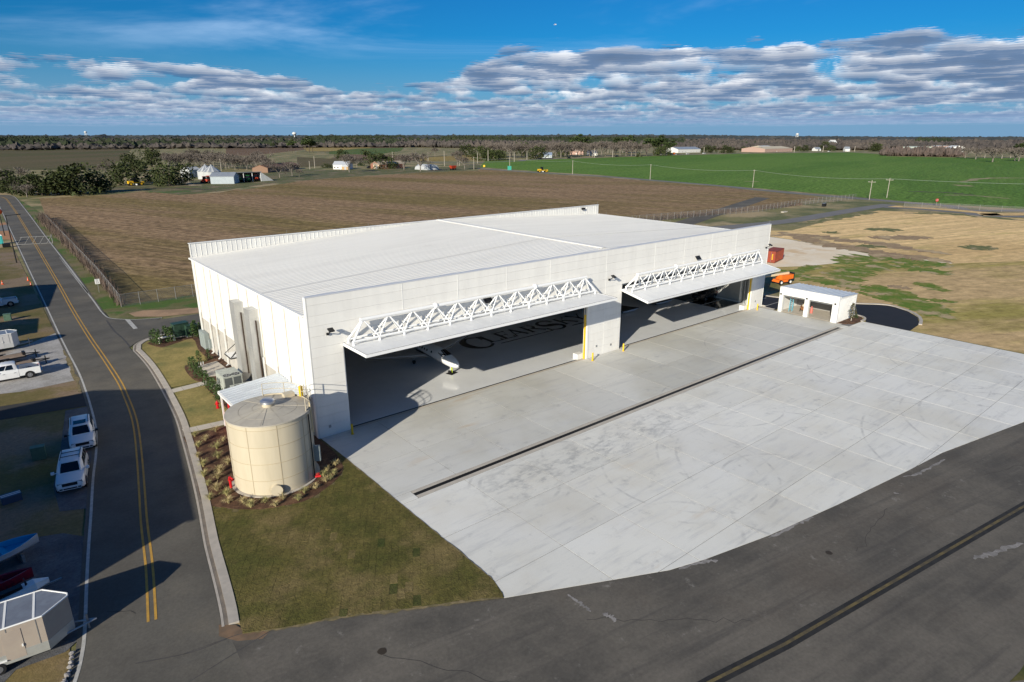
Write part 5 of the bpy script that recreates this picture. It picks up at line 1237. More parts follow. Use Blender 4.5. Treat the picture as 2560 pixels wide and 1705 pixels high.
def vehicle(name, label, cat, loc, rz, kind, paint, L=5.0, W=1.96, group=None):
    t = thing(name, label, cat, (*loc, .05), rz, group); h = W / 2; f = L / 2
    pick = kind == 'pickup'; hum = kind == 'offroader'
    zt = 1.12 if not pick else 1.22
    zh = .06 if pick else 0
    front = [(f - 1.35, h * .99, h, h * .93, .30, .86 + zh, zt), (f - .45, h * .97, h * .97, h * .86, .32, .82 + zh, zt - .08), (f - .10, h * .86, h * .90, h * .76, .36, .78 + zh, zt - .17), (f, h * .74, h * .80, h * .64, .42, .70 + zh, zt - .34)]
    if hum: front = [(f - 1.35, h, h, h * .95, .4, .95, 1.22), (f - .05, h * .98, h * .98, h * .90, .42, .95, 1.20), (f, h * .95, h * .96, h * .88, .45, .92, 1.15)]
    rear_ = [(-f, h * .80, h * .88, h * .82, .45, .84 + zh, zt - .06), (-f + .18, h * .95, h * .98, h * .92, .36, .86 + zh, zt)]
    if pick:
        cabx = -f + 2.0
        bd = MB().loft([body_ring(*q) for q in [(cabx, h * .99, h, h * .94, .30, .9, zt)] + [(cabx + .9, h * .99, h, h * .94, .30, .9, zt)] + front]).build('body', paint, t, True)
        m = MB(); zb = 1.18
        m.slab([(-f + .02, -h * .98, .42), (cabx - .02, -h * .98, .40), (cabx - .02, -h * .98, zb), (-f + .02, -h * .98, zb)], (0, .10, 0)); m.slab([(-f + .02, h * .88, .42), (cabx - .02, h * .88, .40), (cabx - .02, h * .88, zb), (-f + .02, h * .88, zb)], (0, .10, 0))
        m.box(cabx - .10, cabx - .03, -h * .86, h * .86, .42, zb)
        bed = m.build('bed', paint, t)
        MB().box(-f + .13, cabx - .11, -h * .87, h * .87, .62, .68).build('bed_floor', DARK, bed)
        MB().box(-f + .02, -f + .09, -h * .86, h * .86, .55, zb).build('tailgate', paint, bed)
        MB().box(-f - .14, -f + .01, -h * .92, h * .92, .42, .62).build('rear_bumper', CHROME, t)
        lv = [(zt - .03, cabx + .04, f - 1.30, h * .93), (1.52, cabx + .10, f - 1.72, h * .86), (1.80, cabx + .16, f - 2.10, h * .76), (1.88, cabx + .30, f - 2.30, h * .62)]
    else:
        bd = MB().loft([body_ring(*q) for q in rear_ + [(-.6, h * .99, h, h * .94, .30, .88, zt)] + front]).build('body', paint, t, True)
        lv = [(zt - .03, -f + .05, f - 1.28, h * .93), (1.45, -f + .14, f - 1.75, h * .87), (1.70, -f + .30, f - 2.15, h * .77), (1.77, -f + .5, f - 2.4, h * .62)]
        if hum: lv = [(1.20, -f + .04, f - 1.25, h * .94), (1.55, -f + .05, f - 1.35, h * .92), (1.84, -f + .07, f - 1.45, h * .88), (1.88, -f + .15, f - 1.55, h * .82)]
    def plan(z, xa, xb, hw): return [(xa, -hw * .86, z), (xa + .25, -hw, z), (xb - .35, -hw, z), (xb, -hw * .80, z), (xb, hw * .80, z), (xb - .35, hw, z), (xa + .25, hw, z), (xa, hw * .86, z)]
    cab = MB().loft([plan(*q) for q in lv]).build('cabin', paint, t, True)
    def lerp(q, k, i): a_, b_ = plan(*lv[q])[i], plan(*lv[q + 1])[i]; return np.array(a_) + (np.array(b_) - np.array(a_)) * k
    def col(i, lo, hi_): return [lerp(0, lo, i), lerp(1, 0, i), lerp(1, hi_, i)]
    eps = .012
    # windscreen and rear window
    for (i, j, n_, nm) in ((3, 4, 1, 'windshield'), (7, 0, -1, 'rear_window')):
        a_, b_ = col(i, .25, .86), col(j, .25, .86); m = MB()
        off = np.array([eps * n_, 0, .008])
        ins = lambda p, q: p + (q - p) * .06 + off
        for k in range(2): m.poly([tuple(ins(a_[k], b_[k])), tuple(ins(b_[k], a_[k])), tuple(ins(b_[k + 1], a_[k + 1])), tuple(ins(a_[k + 1], b_[k + 1]))])
        m.build(nm, GLASS, cab)
    for s, (i, j) in ((-1, (1, 2)), (1, (6, 5))):
        a_, b_ = col(i, .25, .86), col(j, .25, .86); off = np.array([0, s * eps, .006])
        cuts = ((.03, .30), (.34, .63), (.67, .97)) if not pick else ((.05, .47), (.52, .96))
        for u0, u1 in cuts:
            m = MB()
            for k in range(2): m.poly([tuple(a_[k] + (b_[k] - a_[k]) * u + off) for u in (u0, u1)] + [tuple(a_[k + 1] + (b_[k + 1] - a_[k + 1]) * u + off) for u in (u1, u0)])
            m.build('side_window', GLASS, cab)
        xd = [-.9, .1, 1.05] if not pick else [-f + 2.15, -f + 3.15, -f + 4.1]
        for k in range(2):
            d_ = MB().box(xd[k] + .01, xd[k + 1] - .01, s * h - .005, s * h + .010, .50, .86 + zh).build('door', paint, t)
            MB().box(xd[k] + .08, xd[k] + .28, s * h + (.012 if s > 0 else -.04), s * h + (.04 if s > 0 else -.012), .80 + zh, .84 + zh).build('handle', CHROME, d_)
        m = MB(); m.box(f - 1.75, f - 1.55, s * (h + .16) - .11, s * (h + .16) + .11, zt - .02, zt + .15); m.box(f - 1.68, f - 1.62, min(s * h * .9, s * (h + .06)), max(s * h * .9, s * (h + .06)), zt, zt + .05)
        m.build('mirror', paint if kind != 'suv_new' else BLACK, t)
        for xw in (f - .95, -f + 1.05):
            ar = MB().tube((xw, s * (h - .30), .36), (xw, s * (h + .006), .36), .46, n=22).build('wheel_arch', BLACK, t)
            wheel(xw, s * (h - .10), .37, t, s)
        hl = MB().box(f - .34, f - .06, s * h * .66 - .16, s * h * .66 + .16, zt - .37, zt - .21).build('headlight', LAMP, t)
        MB().box(-f - .02, -f + .14, s * h * .84 - .08, s * h * .84 + .08, .78, 1.06).build('tail_light', TAIL, t)
        if kind.startswith('suv'):
            MB().tube((-f + .5, s * h * .66, 1.80), (f - 2.5, s * h * .66, 1.80), .025, n=5).build('roof_rail', BLACK, t)
    gr = MB().box(f - .12, f + .012, -h * .5, h * .5, zt - .46, zt - .24).build('grille', BLACK, t)
    MB().box(f - .1, f + .03, -h * .46, h * .46, zt - .37, zt - .335).build('grille_bar', CHROME, gr)
    bm = MB().box(f - .22, f + .05, -h * .72, h * .72, .36, .58).build('front_bumper', paint if not hum else BLACK, t)
    MB().box(f - .05, f + .06, -h * .45, h * .45, .42, .52).build('air_intake', BLACK, bm)
    for s in (-1, 1): MB().box(f - .20, f + .053, s * h * .6 - .1, s * h * .6 + .1, .42, .53).build('fog_lamp', BLACK, bm)
    if kind == 'suv_new': MB().box(-.75, .15, -h * .48, h * .48, 1.772, 1.784).build('sunroof', GLASS, t)
    if kind == 'suv_old':
        for xx in (-1.3, -.5): MB().box(xx - .03, xx + .03, -h * .64, h * .64, 1.80, 1.83).build('roof_bar', BLACK, t)
    return t
vehicle('parked_suv', 'white newer SUV with dark sunroof parked behind the other on the gravel', 'car', (-16.45, 13.05), math.radians(-90 - 6), 'suv_new', CARW)
vehicle('parked_suv', 'older white SUV with roof bars, front one of the two on the gravel', 'car', (-18.0, 5.75), math.radians(-90 - 10), 'suv_old', CARW)
vehicle('pickup_truck', 'white crew cab pickup with tailgate to the road, in the sun on gravel', 'pickup truck', (-20.55, 36.55), math.radians(178), 'pickup', CARW, 5.9)
vehicle('pickup_truck', 'white pickup standing in deep building shadow near the traffic cones', 'pickup truck', (-20.3, 77.7), math.radians(184), 'pickup', CARW, 5.9)
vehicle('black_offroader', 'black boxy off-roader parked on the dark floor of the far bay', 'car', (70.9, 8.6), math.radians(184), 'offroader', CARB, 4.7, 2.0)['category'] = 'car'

# ---------------------------------------------------------------- trailers, boats, yard things
def enclosed_trailer(label, loc, rz, L, W, H, paint, lower, nose=1.1):
    t = thing('cargo_trailer', label, 'trailer', (*loc, .05), rz)
    P = [(-L, -W / 2), (0, -W / 2), (nose, -.12), (nose, .12), (0, W / 2), (-L, W / 2)]
    MB().prism(P, .45, H).build('body', paint, t)
    sk = MB().prism([(x_ * 1.0 + (.012 if x_ > 0 else 0), y_ * 1.012) for x_, y_ in P], .44, 1.0).build('lower_band', lower, t)
    rf_ = MB().prism([(x_, y_ * .97) for x_, y_ in P], H + .004, H + .03).build('roof_sheet', pmat('trailer_roof_alu', (.36, .38, .40), (.30, .31, .33), 1.5, rough=.35, metal=.5), t)
    m = MB()
    for a, b_ in zip(P, P[1:]): m.tube((*a, H + .02), (*b_, H + .02), .045, n=6)
    m.build('roof_rail', TRIMW, t)
    x_ = -.35
    while x_ > -L: MB().box(x_ - .05, x_ + .05, -W / 2 + .05, W / 2 - .05, H + .032, H + .045).build('roof_bow', TRIMW, rf_); x_ -= 1.22
    x_ = -.3
    while x_ > -L:
        for s in (-1, 1): MB().box(x_ - .02, x_ + .02, s * W / 2 - (.0 if s < 0 else -.004) - .012, s * W / 2 + .008, .46, H - .06).build('panel_strip', GREYM, t)
        x_ -= 1.22
    d_ = MB().box(-1.75, -.95, -W / 2 - .020, -W / 2 - .003, .6, H - .25).build('side_door', paint, t)
    MB().box(-1.04, -.98, -W / 2 - .06, -W / 2 - .022, 1.2, 1.35).build('handle', TRIMW, d_)
    for s in (-1, 1):
        for xx in (-L * .5 - .42, -L * .5 + .42):
            w_ = MB().tube((xx, s * (W / 2 - .12), .33), (xx, s * (W / 2 + .06), .33), .33, n=18).build('wheel', DARK, t, True); MB().tube((xx, s * (W / 2 + .062), .33), (xx, s * (W / 2 + .07), .33), .2, n=14).build('rim', RIM, w_)
        MB().box(-L * .5 - .85, -L * .5 + .85, s * W / 2 - .1, s * W / 2 + .1, .68, .72).build('fender', TRIMW, t)
        MB().tube((.3, s * .6, .5), (2.1, 0, .5), .05, n=6).build('tongue', GREYM, t)
    MB().tube((1.7, 0, .05), (1.7, 0, 1.0), .05, n=8).build('jack', GREYM, t)
    return t
enclosed_trailer('beige V-nosed cargo trailer with grey roof at the bottom left corner', (-21.25, -13.9), math.radians(-5), 5.2, 2.42, 2.5, pmat('trailer_beige', (.40, .34, .28), (.37, .31, .26), 1., rough=.4), pmat('trailer_lower_silver', (.52, .53, .50), (.46, .47, .45), 2., rough=.3, metal=.4))
enclosed_trailer('white V-nosed cargo trailer half in shade above the flatbed trailers', (-19.45, 50.0), math.radians(3), 5.5, 2.3, 2.2, pmat('trailer_white', (.55, .54, .54), rough=.4), pmat('trailer_white2', (.50, .50, .50), rough=.4), .7)
def flatbed(label, x, y, rz, L, W):
    t = thing('flatbed_trailer', label, 'trailer', (x, y, .05), rz)
    fr_ = MB(); fr_.box(-L, 0, -W / 2, -W / 2 + .1, .48, .62); fr_.box(-L, 0, W / 2 - .1, W / 2, .48, .62); fr_.box(-.1, 0, -W / 2 + .1, W / 2 - .1, .48, .62); fr_.build('frame', BLACK, t)
    wd = pmat('weathered_decking', (.30, .22, .16), (.24, .18, .13), 2., rough=.9, rand=.12)
    n_ = 9
    for k in range(n_): MB().box(-L + .02, -.11, -W / 2 + .11 + k * (W - .22) / n_ + .008, -W / 2 + .11 + (k + 1) * (W - .22) / n_ - .008, .57, .615).build('plank', wd, t)
    for s in (-1, 1):
        MB().tube((0, s * .6, .55), (1.5, 0, .5), .06, n=6).build('tongue', BLACK, t)
        for xx in (-L * .42, -L * .42 - .85):
            w_ = MB().tube((xx, s * (W / 2 + .05), .33), (xx, s * (W / 2 + .27), .33), .33, n=16).build('wheel', DARK, t, True); MB().tube((xx, s * (W / 2 + .16) + s * .115, .33), (xx, s * (W / 2 + .16) + s * .125, .33), .2, n=12).build('rim', RIM, w_)
        MB().box(-L * .42 - 1.25, -L * .42 + .42, s * (W / 2 + .16) - .14, s * (W / 2 + .16) + .14, .70, .74).build('fender', BLACK, t)
    MB().tube((1.1, .0, .0), (1.1, .0, .95), .06, n=8).build('jack', BLACK, t)
    MB().box(-.25, .05, -.5, .3, .63, 1.0).build('winch_box', BLACK, t)
    return t
flatbed('dark flatbed trailer with weathered timber deck on gravel', -18.6, 43.9, math.radians(6), 5.0, 2.0)
flatbed('small rusty flatbed trailer right behind the sunlit pickup', -17.9, 40.2, math.radians(10), 3.2, 1.6)
def boat(label, loc, rz, L, W, hull, inner, zb=.55):
    t = thing('boat', label, 'boat', (*loc, zb), rz)
    rings, rin = [], []
    for k in range(9):
        u_ = k / 8; x_ = -L + L * u_; w_ = W / 2 * (1 - max(0, (u_ - .45) / .55) ** 2.4) + .02; z0 = .05 + .30 * max(0, u_ - .6) ** 1.2
        rings.append([(x_, -w_, .62 + .15 * u_), (x_, -w_ * .92, .35), (x_, -w_ * .45, z0), (x_, 0, z0 - .06), (x_, w_ * .45, z0), (x_, w_ * .92, .35), (x_, w_, .62 + .15 * u_)])
        wi = max(w_ - .10, .01); rin.append([(x_ + (.05 if k == 0 else -.06), -wi, .60 + .15 * u_), (x_ + (.05 if k == 0 else -.06), -wi * .9, .30 + .1 * u_), (x_ + (.05 if k == 0 else -.06), wi * .9, .30 + .1 * u_), (x_ + (.05 if k == 0 else -.06), wi, .60 + .15 * u_)])
    m = MB(); n_ = 7
    for r_ in rings: m.v += r_
    for i in range(8):
        for k in range(6): m.f.append((i * 7 + k, i * 7 + k + 1, (i + 1) * 7 + k + 1, (i + 1) * 7 + k)); m.mi.append(0)
    m.f.append(tuple(range(6, -1, -1))); m.mi.append(0)
    m.build('hull', hull, t, True)
    m = MB()
    for r_ in rin: m.v += r_
    for i in range(8):
        for k in range(3): m.f.append((i * 4 + k + 1, i * 4 + k, (i + 1) * 4 + k, (i + 1) * 4 + k + 1)); m.mi.append(0)
    m.build('cockpit', inner, t)
    m = MB()
    for s, si in ((0, 0), (6, 3)):
        for i in range(8): m.poly([rings[i][s], rings[i + 1][s], rin[i + 1][si], rin[i][si]] if s else [rings[i][s], rin[i][si], rin[i + 1][si], rings[i + 1][s]])
    m.build('gunwale', inner, t)
    MB().box(-L * .45, -L * .38, -W * .38, W * .38, .34, .50).build('seat', inner, t)
    for xx in (-L * .7, -L * .25): MB().box(xx - .08, xx + .08, -W * .4, W * .4, -zb + .04, .02).build('trailer_bunk', GREYM, t)
    for s in (-1, 1): MB().tube((-L * .6, s * W * .42, -zb + .3), (-L * .6, s * W * .5, -zb + .3), .26, n=14).build('trailer_wheel', DARK, t)
    return t
BLUE = pmat('boat_cyan_blue', (.02, .28, .50), rough=.3); HULL = pmat('boat_hull_white', (.45, .47, .50), rough=.3)
boat('open boat with bright blue inside on the dark gravel', (-20.9, -3.75), math.radians(14), 4.6, 1.75, HULL, BLUE)
boat('dark red canoe-like boat beside the cargo trailer', (-21.5, -7.3), math.radians(4), 3.8, 1.0, pmat('boat_dark_red', (.22, .012, .03), rough=.3), pmat('boat_red_in', (.20, .012, .028), rough=.4), .3)
t = thing('jet_ski', 'white and black jet ski on a trailer beside the cargo trailer', 'jet ski', (-22.2, -8.9, .1), math.radians(10))
MB().loft([[(x_, -w_, .5), (x_, 0, .35), (x_, w_, .5), (x_, w_ * .7, z_), (x_, -w_ * .7, z_)] for x_, w_, z_ in ((-1.4, .45, .65), (-.2, .55, .75), (.7, .45, .85), (1.4, .08, .7))]).build('hull', TRIMW, t)
MB().box(-1.1, .1, -.2, .2, .72, .95).build('seat', BLACK, t); MB().tube((.3, -.4, 1.1), (.3, .4, 1.1), .03, n=6).build('handlebar', BLACK, t); MB().tube((.3, 0, .7), (.3, 0, 1.1), .05, n=6).build('steering_post', BLACK, t)
for s in (-1, 1): MB().tube((-.3, s * .5, .22), (-.3, s * .66, .22), .22, n=12).build('trailer_wheel', DARK, t)
MB().box(-1.2, 2.0, -.05, .05, .25, .34).build('trailer_beam', GREYM, t)
for k, (x, y, h, sx, lab) in enumerate(((-19.75, 11.6, 1.1, .48, 'green utility pedestal on the shaded grass left of the SUVs'), (-19.2, 66.9, .95, .45, 'pale green utility pedestal on the grass near the far pickup'))):
    t = thing('utility_pedestal', lab, 'utility box', (x, y, .04), -.12)
    gm_ = pmat('pedestal_green', (.10, .17, .12), (.08, .14, .10), 3, rough=.5)
    MB().box(-sx, sx, -.3, .3, 0, h).build('box_body', gm_, t); MB().box(-sx - .03, sx + .03, -.33, .33, h + .002, h + .05).build('lid', gm_, t); MB().box(-sx * .9, sx * .9, -.325, -.303, .1, h - .1).build('front_panel', gm_, t)
t = thing('storage_box', 'low dark blue box with two pale stripes on the shaded grass', 'storage box', (-22.0, 4.9, .04), .1)
bb = MB().box(-.6, .6, -.35, .35, 0, .5).build('box_body', pmat('box_navy', (.05, .07, .12), rough=.4), t)
ld = MB().box(-.63, .63, -.38, .38, .503, .56).build('lid', pmat('box_navy', (.05, .07, .12)), t)
for yy in (-.12, .12): MB().box(-.6, .6, yy - .05, yy + .05, .562, .568).build('stripe', TRIMW, ld)
# kerb stones at the bottom left
STONE = pmat('pale_kerb_rock', (.34, .32, .31), (.24, .22, .21), 3, rough=.9, rand=.25)
for k, (x, y) in enumerate(((-20.55, -15.6), (-20.6, -15.95), (-20.66, -16.3), (-20.72, -16.62), (-20.8, -16.95), (-20.92, -17.18), (-21.05, -17.4), (-21.12, -17.65))):
    m = MB(); m.sphere((0, 0, .06), .13 + .05 * math.sin(k * 3), 7, 5, (1.2, .9, .7)); m.v = [(a + rng.normal(0, .012), b_ + rng.normal(0, .012), c_ + rng.normal(0, .01)) for a, b_, c_ in m.v]
    o = m.build('rock', STONE, None, False, (x, y, .06)); o.rotation_euler.z = k
    tag(o, f'{NTH[k]} grey rock from the trailer end in the row along the road edge', 'rock', 'rocks along the road edge')
# traffic cones, sign, toilet, lamp poles, gate
CONEM = pmat('cone_orange', (.75, .12, .03), rough=.5)
cp = None
for (x, y, lab) in ((-14.55, 93.2, 'orange traffic cone nearest the edge of the building shadow'), (-14.6, 98.8, 'orange traffic cone further up the road edge'), (-18.5, 98.0, 'orange cone out on the grass left of the road')):
    if cp is None:
        cp = thing('traffic_cone', lab, 'traffic cone', (x, y, .05), 0, 'orange traffic cones')
        MB().lathe([(.17, .04), (.04, .75), (0, .75)], 12).build('cone', CONEM, cp, True); MB().box(-.22, .22, -.22, .22, 0, .04).build('base', CONEM, cp); MB().lathe([(.125, .30), (.09, .45)], 12).build('reflective_band', TRIMW, cp)
    else: dup(cp, (x, y, .05), 0, lab)
def text(par, s, size, loc, rot, mat, name='lettering'):
    cu = bpy.data.curves.new(name, 'FONT'); cu.body = s; cu.size = size; cu.align_x = 'CENTER'; cu.align_y = 'CENTER'; cu.extrude = .002
    to = bpy.data.objects.new(name, cu); C.objects.link(to); dg = bpy.context.evaluated_depsgraph_get()
    me = bpy.data.meshes.new_from_object(to.evaluated_get(dg)); bpy.data.objects.remove(to)
    me.materials.clear(); me.materials.append(mat)
    o = bpy.data.objects.new(name, me); C.objects.link(o); o.parent = par; o.location = loc; o.rotation_euler = rot; return o
t = thing('speed_sign', 'white speed limit sign on a post by the vine-covered fence', 'sign', (-5.85, 79.0, 0), math.radians(-5))
MB().tube((0, .03, 0), (0, .03, 2.3), .035, n=6).build('post', GREYM, t)
p_ = MB().box(-.36, .36, -.02, .0, 1.55, 2.42).build('sign_plate', TRIMW, t)
text(p_, 'SPEED', .17, (0, -.024, 2.29), (PI / 2, 0, 0), BLACK); text(p_, 'LIMIT', .17, (0, -.024, 2.11), (PI / 2, 0, 0), BLACK); text(p_, '25', .46, (0, -.024, 1.82), (PI / 2, 0, 0), BLACK)
t = thing('portable_toilet', 'teal portable toilet with white roof at the left edge', 'portable toilet', (-16.3, 157.6, .03))
MB().box(-.6, .6, -.6, .6, 0, 2.1).build('cabin', pmat('toilet_teal', (.05, .42, .40), rough=.5), t); MB().loft([[(-.64, -.64, 2.1), (.64, -.64, 2.1), (.64, .64, 2.1), (-.64, .64, 2.1)], [(-.45, -.45, 2.35), (.45, -.45, 2.35), (.45, .45, 2.35), (-.45, .45, 2.35)]]).build('roof', TRIMW, t); MB().box(-.4, .4, -.625, -.603, .1, 1.95).build('door', pmat('toilet_teal2', (.06, .46, .44)), t)
for (x, y, h, lab, arm) in ((-15.0, 122.8, 10.2, 'tall dark lamp post with a single arm over the road', 1), (-14.7, 174.8, 6.6, 'shorter dark post with an orange marker ball near the left edge', 0)):
    t = thing('lamp_post', lab, 'lamp post', (x, y, 0))
    MB().tube((0, 0, 0), (0, 0, h), .13, .09, 8).build('pole', BLACK, t)
    if arm: MB().tube((0, 0, h - .1), (2.0, .2, h), .06, n=6).build('arm', BLACK, t); MB().box(1.8, 2.6, -.05, .35, h - .1, h + .08).build('lamp_head', BLACK, t)
    else: MB().sphere((0, 0, h), .75, 12, 8).build('marker_ball', CONEM, t, True)
CHAIN = pmat('chain_link', (.20, .19, .185), rough=.6, alpha=.13)
GALVP = pmat('fence_post_galv', (.27, .265, .26), rough=.6, metal=.2)
def fence(label, pts, h, step, group=None, mat=CHAIN, cat='fence', tilt=.0):
    t = thing('chain_link_fence', label, cat, (0, 0, 0), 0, group)
    P = [np.array(p, float) for p in pts]; m = MB()
    for a, b_ in zip(P, P[1:]): m.slab([(*a, .08), (*b_, .08), (*b_, h), (*a, h)], (0, .012, 0))
    m.build('mesh', mat, t)
    m = MB(); 
    for a, b_ in zip(P, P[1:]): m.tube((*a, h), (*b_, h), .025, n=4)
    m.build('top_rail', GALVP, t)
    d = 0; post = None
    for a, b_ in zip(P, P[1:]):
        L_ = np.linalg.norm(b_ - a); n_ = max(1, int(round(L_ / step)))
        for k in range(n_):
            q = a + (b_ - a) * k / n_
            if post is None: post = MB().tube((0, 0, 0), (0, 0, h + .1), .045, n=5).build('post', GALVP, t)
            else: 
                c_ = post.copy(); C.objects.link(c_); c_.parent = t; post2 = c_; c_.location = (q[0], q[1], 0); continue
            post.location = (q[0], q[1], 0)
    return t
fence('chain-link fence smothered in dry vines along the road', [(-4.8, 64.9), (-3.9, 93.2), (-3.4, 129), (-2.9, 165), (-2.4, 207)], 2.1, 3.)
fence('chain-link fence with bare posts crossing behind the hangar', [(-4.8, 64.9), (30, 65.5), (80, 78), (120, 84)], 2.1, 2.7)
fence('overgrown chain-link fence between the brown field and the access road', [(120, 84), (150.3, 79.6), (196.7, 72.5), (232, 74.8), (274, 72)], 2.2, 3.)
fence('chain-link fence along the county road on the right', [(253.00, 45.19), (260.42, 29.52), (264.70, 10.59), (400, -75)], 2.0, 6.)
t = thing('sliding_gate', 'open tubular gate reaching across the road', 'gate')
for k in range(5): MB().tube((-13.2 + k * 1.5, 152.4 - k * .5, .1), (-12.0 + k * 1.5, 152.0 - k * .5, 1.9), .045, n=5).build('brace', GALVP, t)
MB().tube((-13.5, 152.5, .12), (-6, 150.2, .12), .07, n=5).build('bottom_rail', GALVP, t); MB().tube((-12.3, 152.2, 1.9), (-5.9, 150.0, 1.9), .06, n=5).build('top_rail', GALVP, t)
MB().tube((-5.95, 150.2, 0), (-5.95, 150.2, 2.3), .09, n=6).build('gate_post', GALVP, t); MB().box(-16.2, -14.6, 149.6, 150.4, .1, 1.0).build('gate_motor', BLACK, t)
# dry vines on the roadside fence: thousands of thin stalks in one object
m = MB(); VINE = pmat('dry_vine', (.145, .105, .085), (.10, .075, .06), 1.5, rough=.95)
for _ in range(5200):
    s = rng.uniform(0, 1) ** .8; y_ = 64.9 + s * 150; x_ = -4.8 + 1.9 * min(1, s * 1.6) ** .6 + rng.normal(0, .28 + .5 * s); h = rng.uniform(.8, 2.35) * (1 + .35 * s); a = rng.uniform(0, 2 * PI); w_ = rng.uniform(.03, .09); ln = rng.normal(0, .3, 2)
    m.add([(x_ - w_ * math.cos(a), y_ - w_ * math.sin(a), 0), (x_ + w_ * math.cos(a), y_ + w_ * math.sin(a), 0), (x_ + ln[0], y_ + ln[1], h)], [(0, 1, 2)])
for _ in range(2600):
    s = rng.uniform(0, 1); P0, P1 = np.array((140., 81.3)), np.array((232., 74.5)); q = P0 + (P1 - P0) * s + rng.normal(0, .3, 2); h = rng.uniform(.6, 2.1); a = rng.uniform(0, 2 * PI); w_ = rng.uniform(.05, .12)
    m.add([(q[0] - w_ * math.cos(a), q[1] - w_ * math.sin(a), 0), (q[0] + w_ * math.cos(a), q[1] + w_ * math.sin(a), 0), (q[0] + rng.normal(0, .2), q[1] + rng.normal(0, .2), h)], [(0, 1, 2)])
tag(m.build('dry_vines', VINE), kind='stuff')
# ================================================================ shed at the apron's far corner
SH = thing('equipment_shed', 'small white two-bay shed with ribbed roof at the apron corner', 'shed')
xa, xb, ya, yb = 72.8, 78.6, -12.2, -3.25
SHW = pmat('shed_white', (.80, .79, .76), (.76, .75, .73), 1., rough=.5)
for y0, y1 in ((ya, -11.35), (-7.87, -7.25), (-3.8, yb)): MB().box(xa, xa + .45, y0, y1, .05, 2.75).build('front_pier', SHW, SH)
MB().box(xa - .01, xa + .46, ya, yb, 2.753, 3.95).build('fascia', SHW, SH)
MB().slab([(xa + .46, ya, .05), (xb, ya, .05), (xb, ya, 3.5), (xa + .46, ya, 3.78)], (0, .12, 0)).build('end_wall', SHW, SH)
MB().slab([(xa + .46, yb - .12, .05), (xb, yb - .12, .05), (xb, yb - .12, 3.5), (xa + .46, yb - .12, 3.78)], (0, .12, 0)).build('end_wall', SHW, SH)
for k in range(17): MB().slab([(xa + .5 + k * .31, ya - .03, .12), (xa + .56 + k * .31, ya - .03, .12), (xa + .56 + k * .31, ya - .03, 3.45), (xa + .5 + k * .31, ya - .03, 3.45)], (0, .026, 0)).build('wall_rib', SHW, SH)
MB().box(xb - .12, xb, ya + .13, yb - .13, .05, 3.5).build('rear_wall', pmat('shed_inside', (.30, .29, .28), rough=.8), SH)
MB().box(xb - 1.5, xb - .9, ya - .06, ya - .032, 1.6, 2.5).build('wall_louvre', TRIMW, SH)
MB().box(xa + .3, xb - .13, ya + .13, yb - .13, .055, .10).build('floor_slab', CONCP, SH)
rs = MB().slab([(xa + .46, ya - .06, 3.80), (xb + .12, ya - .06, 3.52), (xb + .12, ya - .06, 3.58), (xa + .46, ya - .06, 3.86)], (0, yb - ya + .12, 0)).build('roof', LTR, SH)
for k in range(15):
    y_ = ya + k * (yb - ya) / 15
    m = MB(); m.slab([(xa + .47, y_ + .01, 3.863), (xb + .14, y_ + .01, 3.583), (xb + .14, y_ + .01, 3.60), (xa + .47, y_ + .01, 3.88)], (0, .47, 0)); m.slab([(xa + .47, y_ + .48, 3.863), (xb + .14, y_ + .48, 3.583), (xb + .14, y_ + .48, 3.68), (xa + .47, y_ + .48, 3.96)], (0, .1, 0))
    m.build('roof_panel', LTR, rs)
for y_ in (-3.5, -7.55, -11.75): MB().box(xa - .12, xa - .012, y_ - .12, y_ + .12, 2.75, 2.95).build('wall_lamp', BLACK, SH)
for y_, w in ((-5.55, 3.4), (-9.6, 3.4)): MB().box(xa + .5, xa + .75, y_ - w / 2, y_ + w / 2, 2.45, 2.74).build('rolled_shutter', GREYM, SH)
t = thing('step_ladder', 'light blue step ladder standing in the left bay of the shed', 'ladder', (74.3, -4.6, .1), .3)
LB = pmat('ladder_blue', (.10, .38, .50), rough=.5)
for s in (-.22, .22):
    MB().slab([(-.45, s, 0), (-.37, s, 0), (.02, s, 2.0), (-.06, s, 2.0)], (0, .05, 0)).build('rail', LB, t); MB().slab([(.45, s, 0), (.37, s, 0), (-.01, s, 2.0), (.05, s, 2.0)], (0, .05, 0)).build('rail', LB, t)
for k in range(6): MB().box(-.40 + k * .065, -.28 + k * .065, -.19, .24, .28 + k * .29, .32 + k * .29).build('tread', LB, t)
t = thing('garden_cart', 'brown two-wheeled cart piled with tools inside the shed', 'cart', (75.6, -5.9, .1), .4)
MB().loft([[(-.5, -.3, .3), (.5, -.3, .3), (.5, .3, .3), (-.5, .3, .3)], [(-.75, -.45, .75), (.75, -.45, .75), (.75, .45, .75), (-.75, .45, .75)]]).build('tray', pmat('cart_rust', (.28, .12, .05), rough=.6), t)
for s in (-1, 1): MB().tube((-.3, s * .4, .25), (-.3, s * .5, .25), .25, n=14).build('wheel', DARK, t, True)
MB().sphere((.1, 0, .85), .28, 8, 6).build('sack', pmat('sack_cream', (.55, .48, .38), rough=.9), t); MB().tube((-.5, -.2, .6), (1.1, .3, 1.3), .03, n=5).build('shovel_handle', TWIG, t)
t = thing('gas_bottle', 'pink-red gas bottle behind the shed middle pier', 'gas bottle', (75.5, -7.2, .1), 0, None, .8)
PKR = pmat('bottle_pink', (.55, .16, .13), rough=.5)
MB().lathe([(0, 0), (.26, 0), (.26, .85), (.16, 1.05), (.05, 1.1), (.05, 1.25), (0, 1.25)], 14).build('bottle', PKR, t, True); MB().lathe([(.12, 1.08), (.14, 1.3), (.12, 1.3)], 10).build('collar', PKR, t)
t = thing('cardboard_box', 'open tan cardboard box at the right of the shed floor', 'box', (76.9, -10.4, .1), .2)
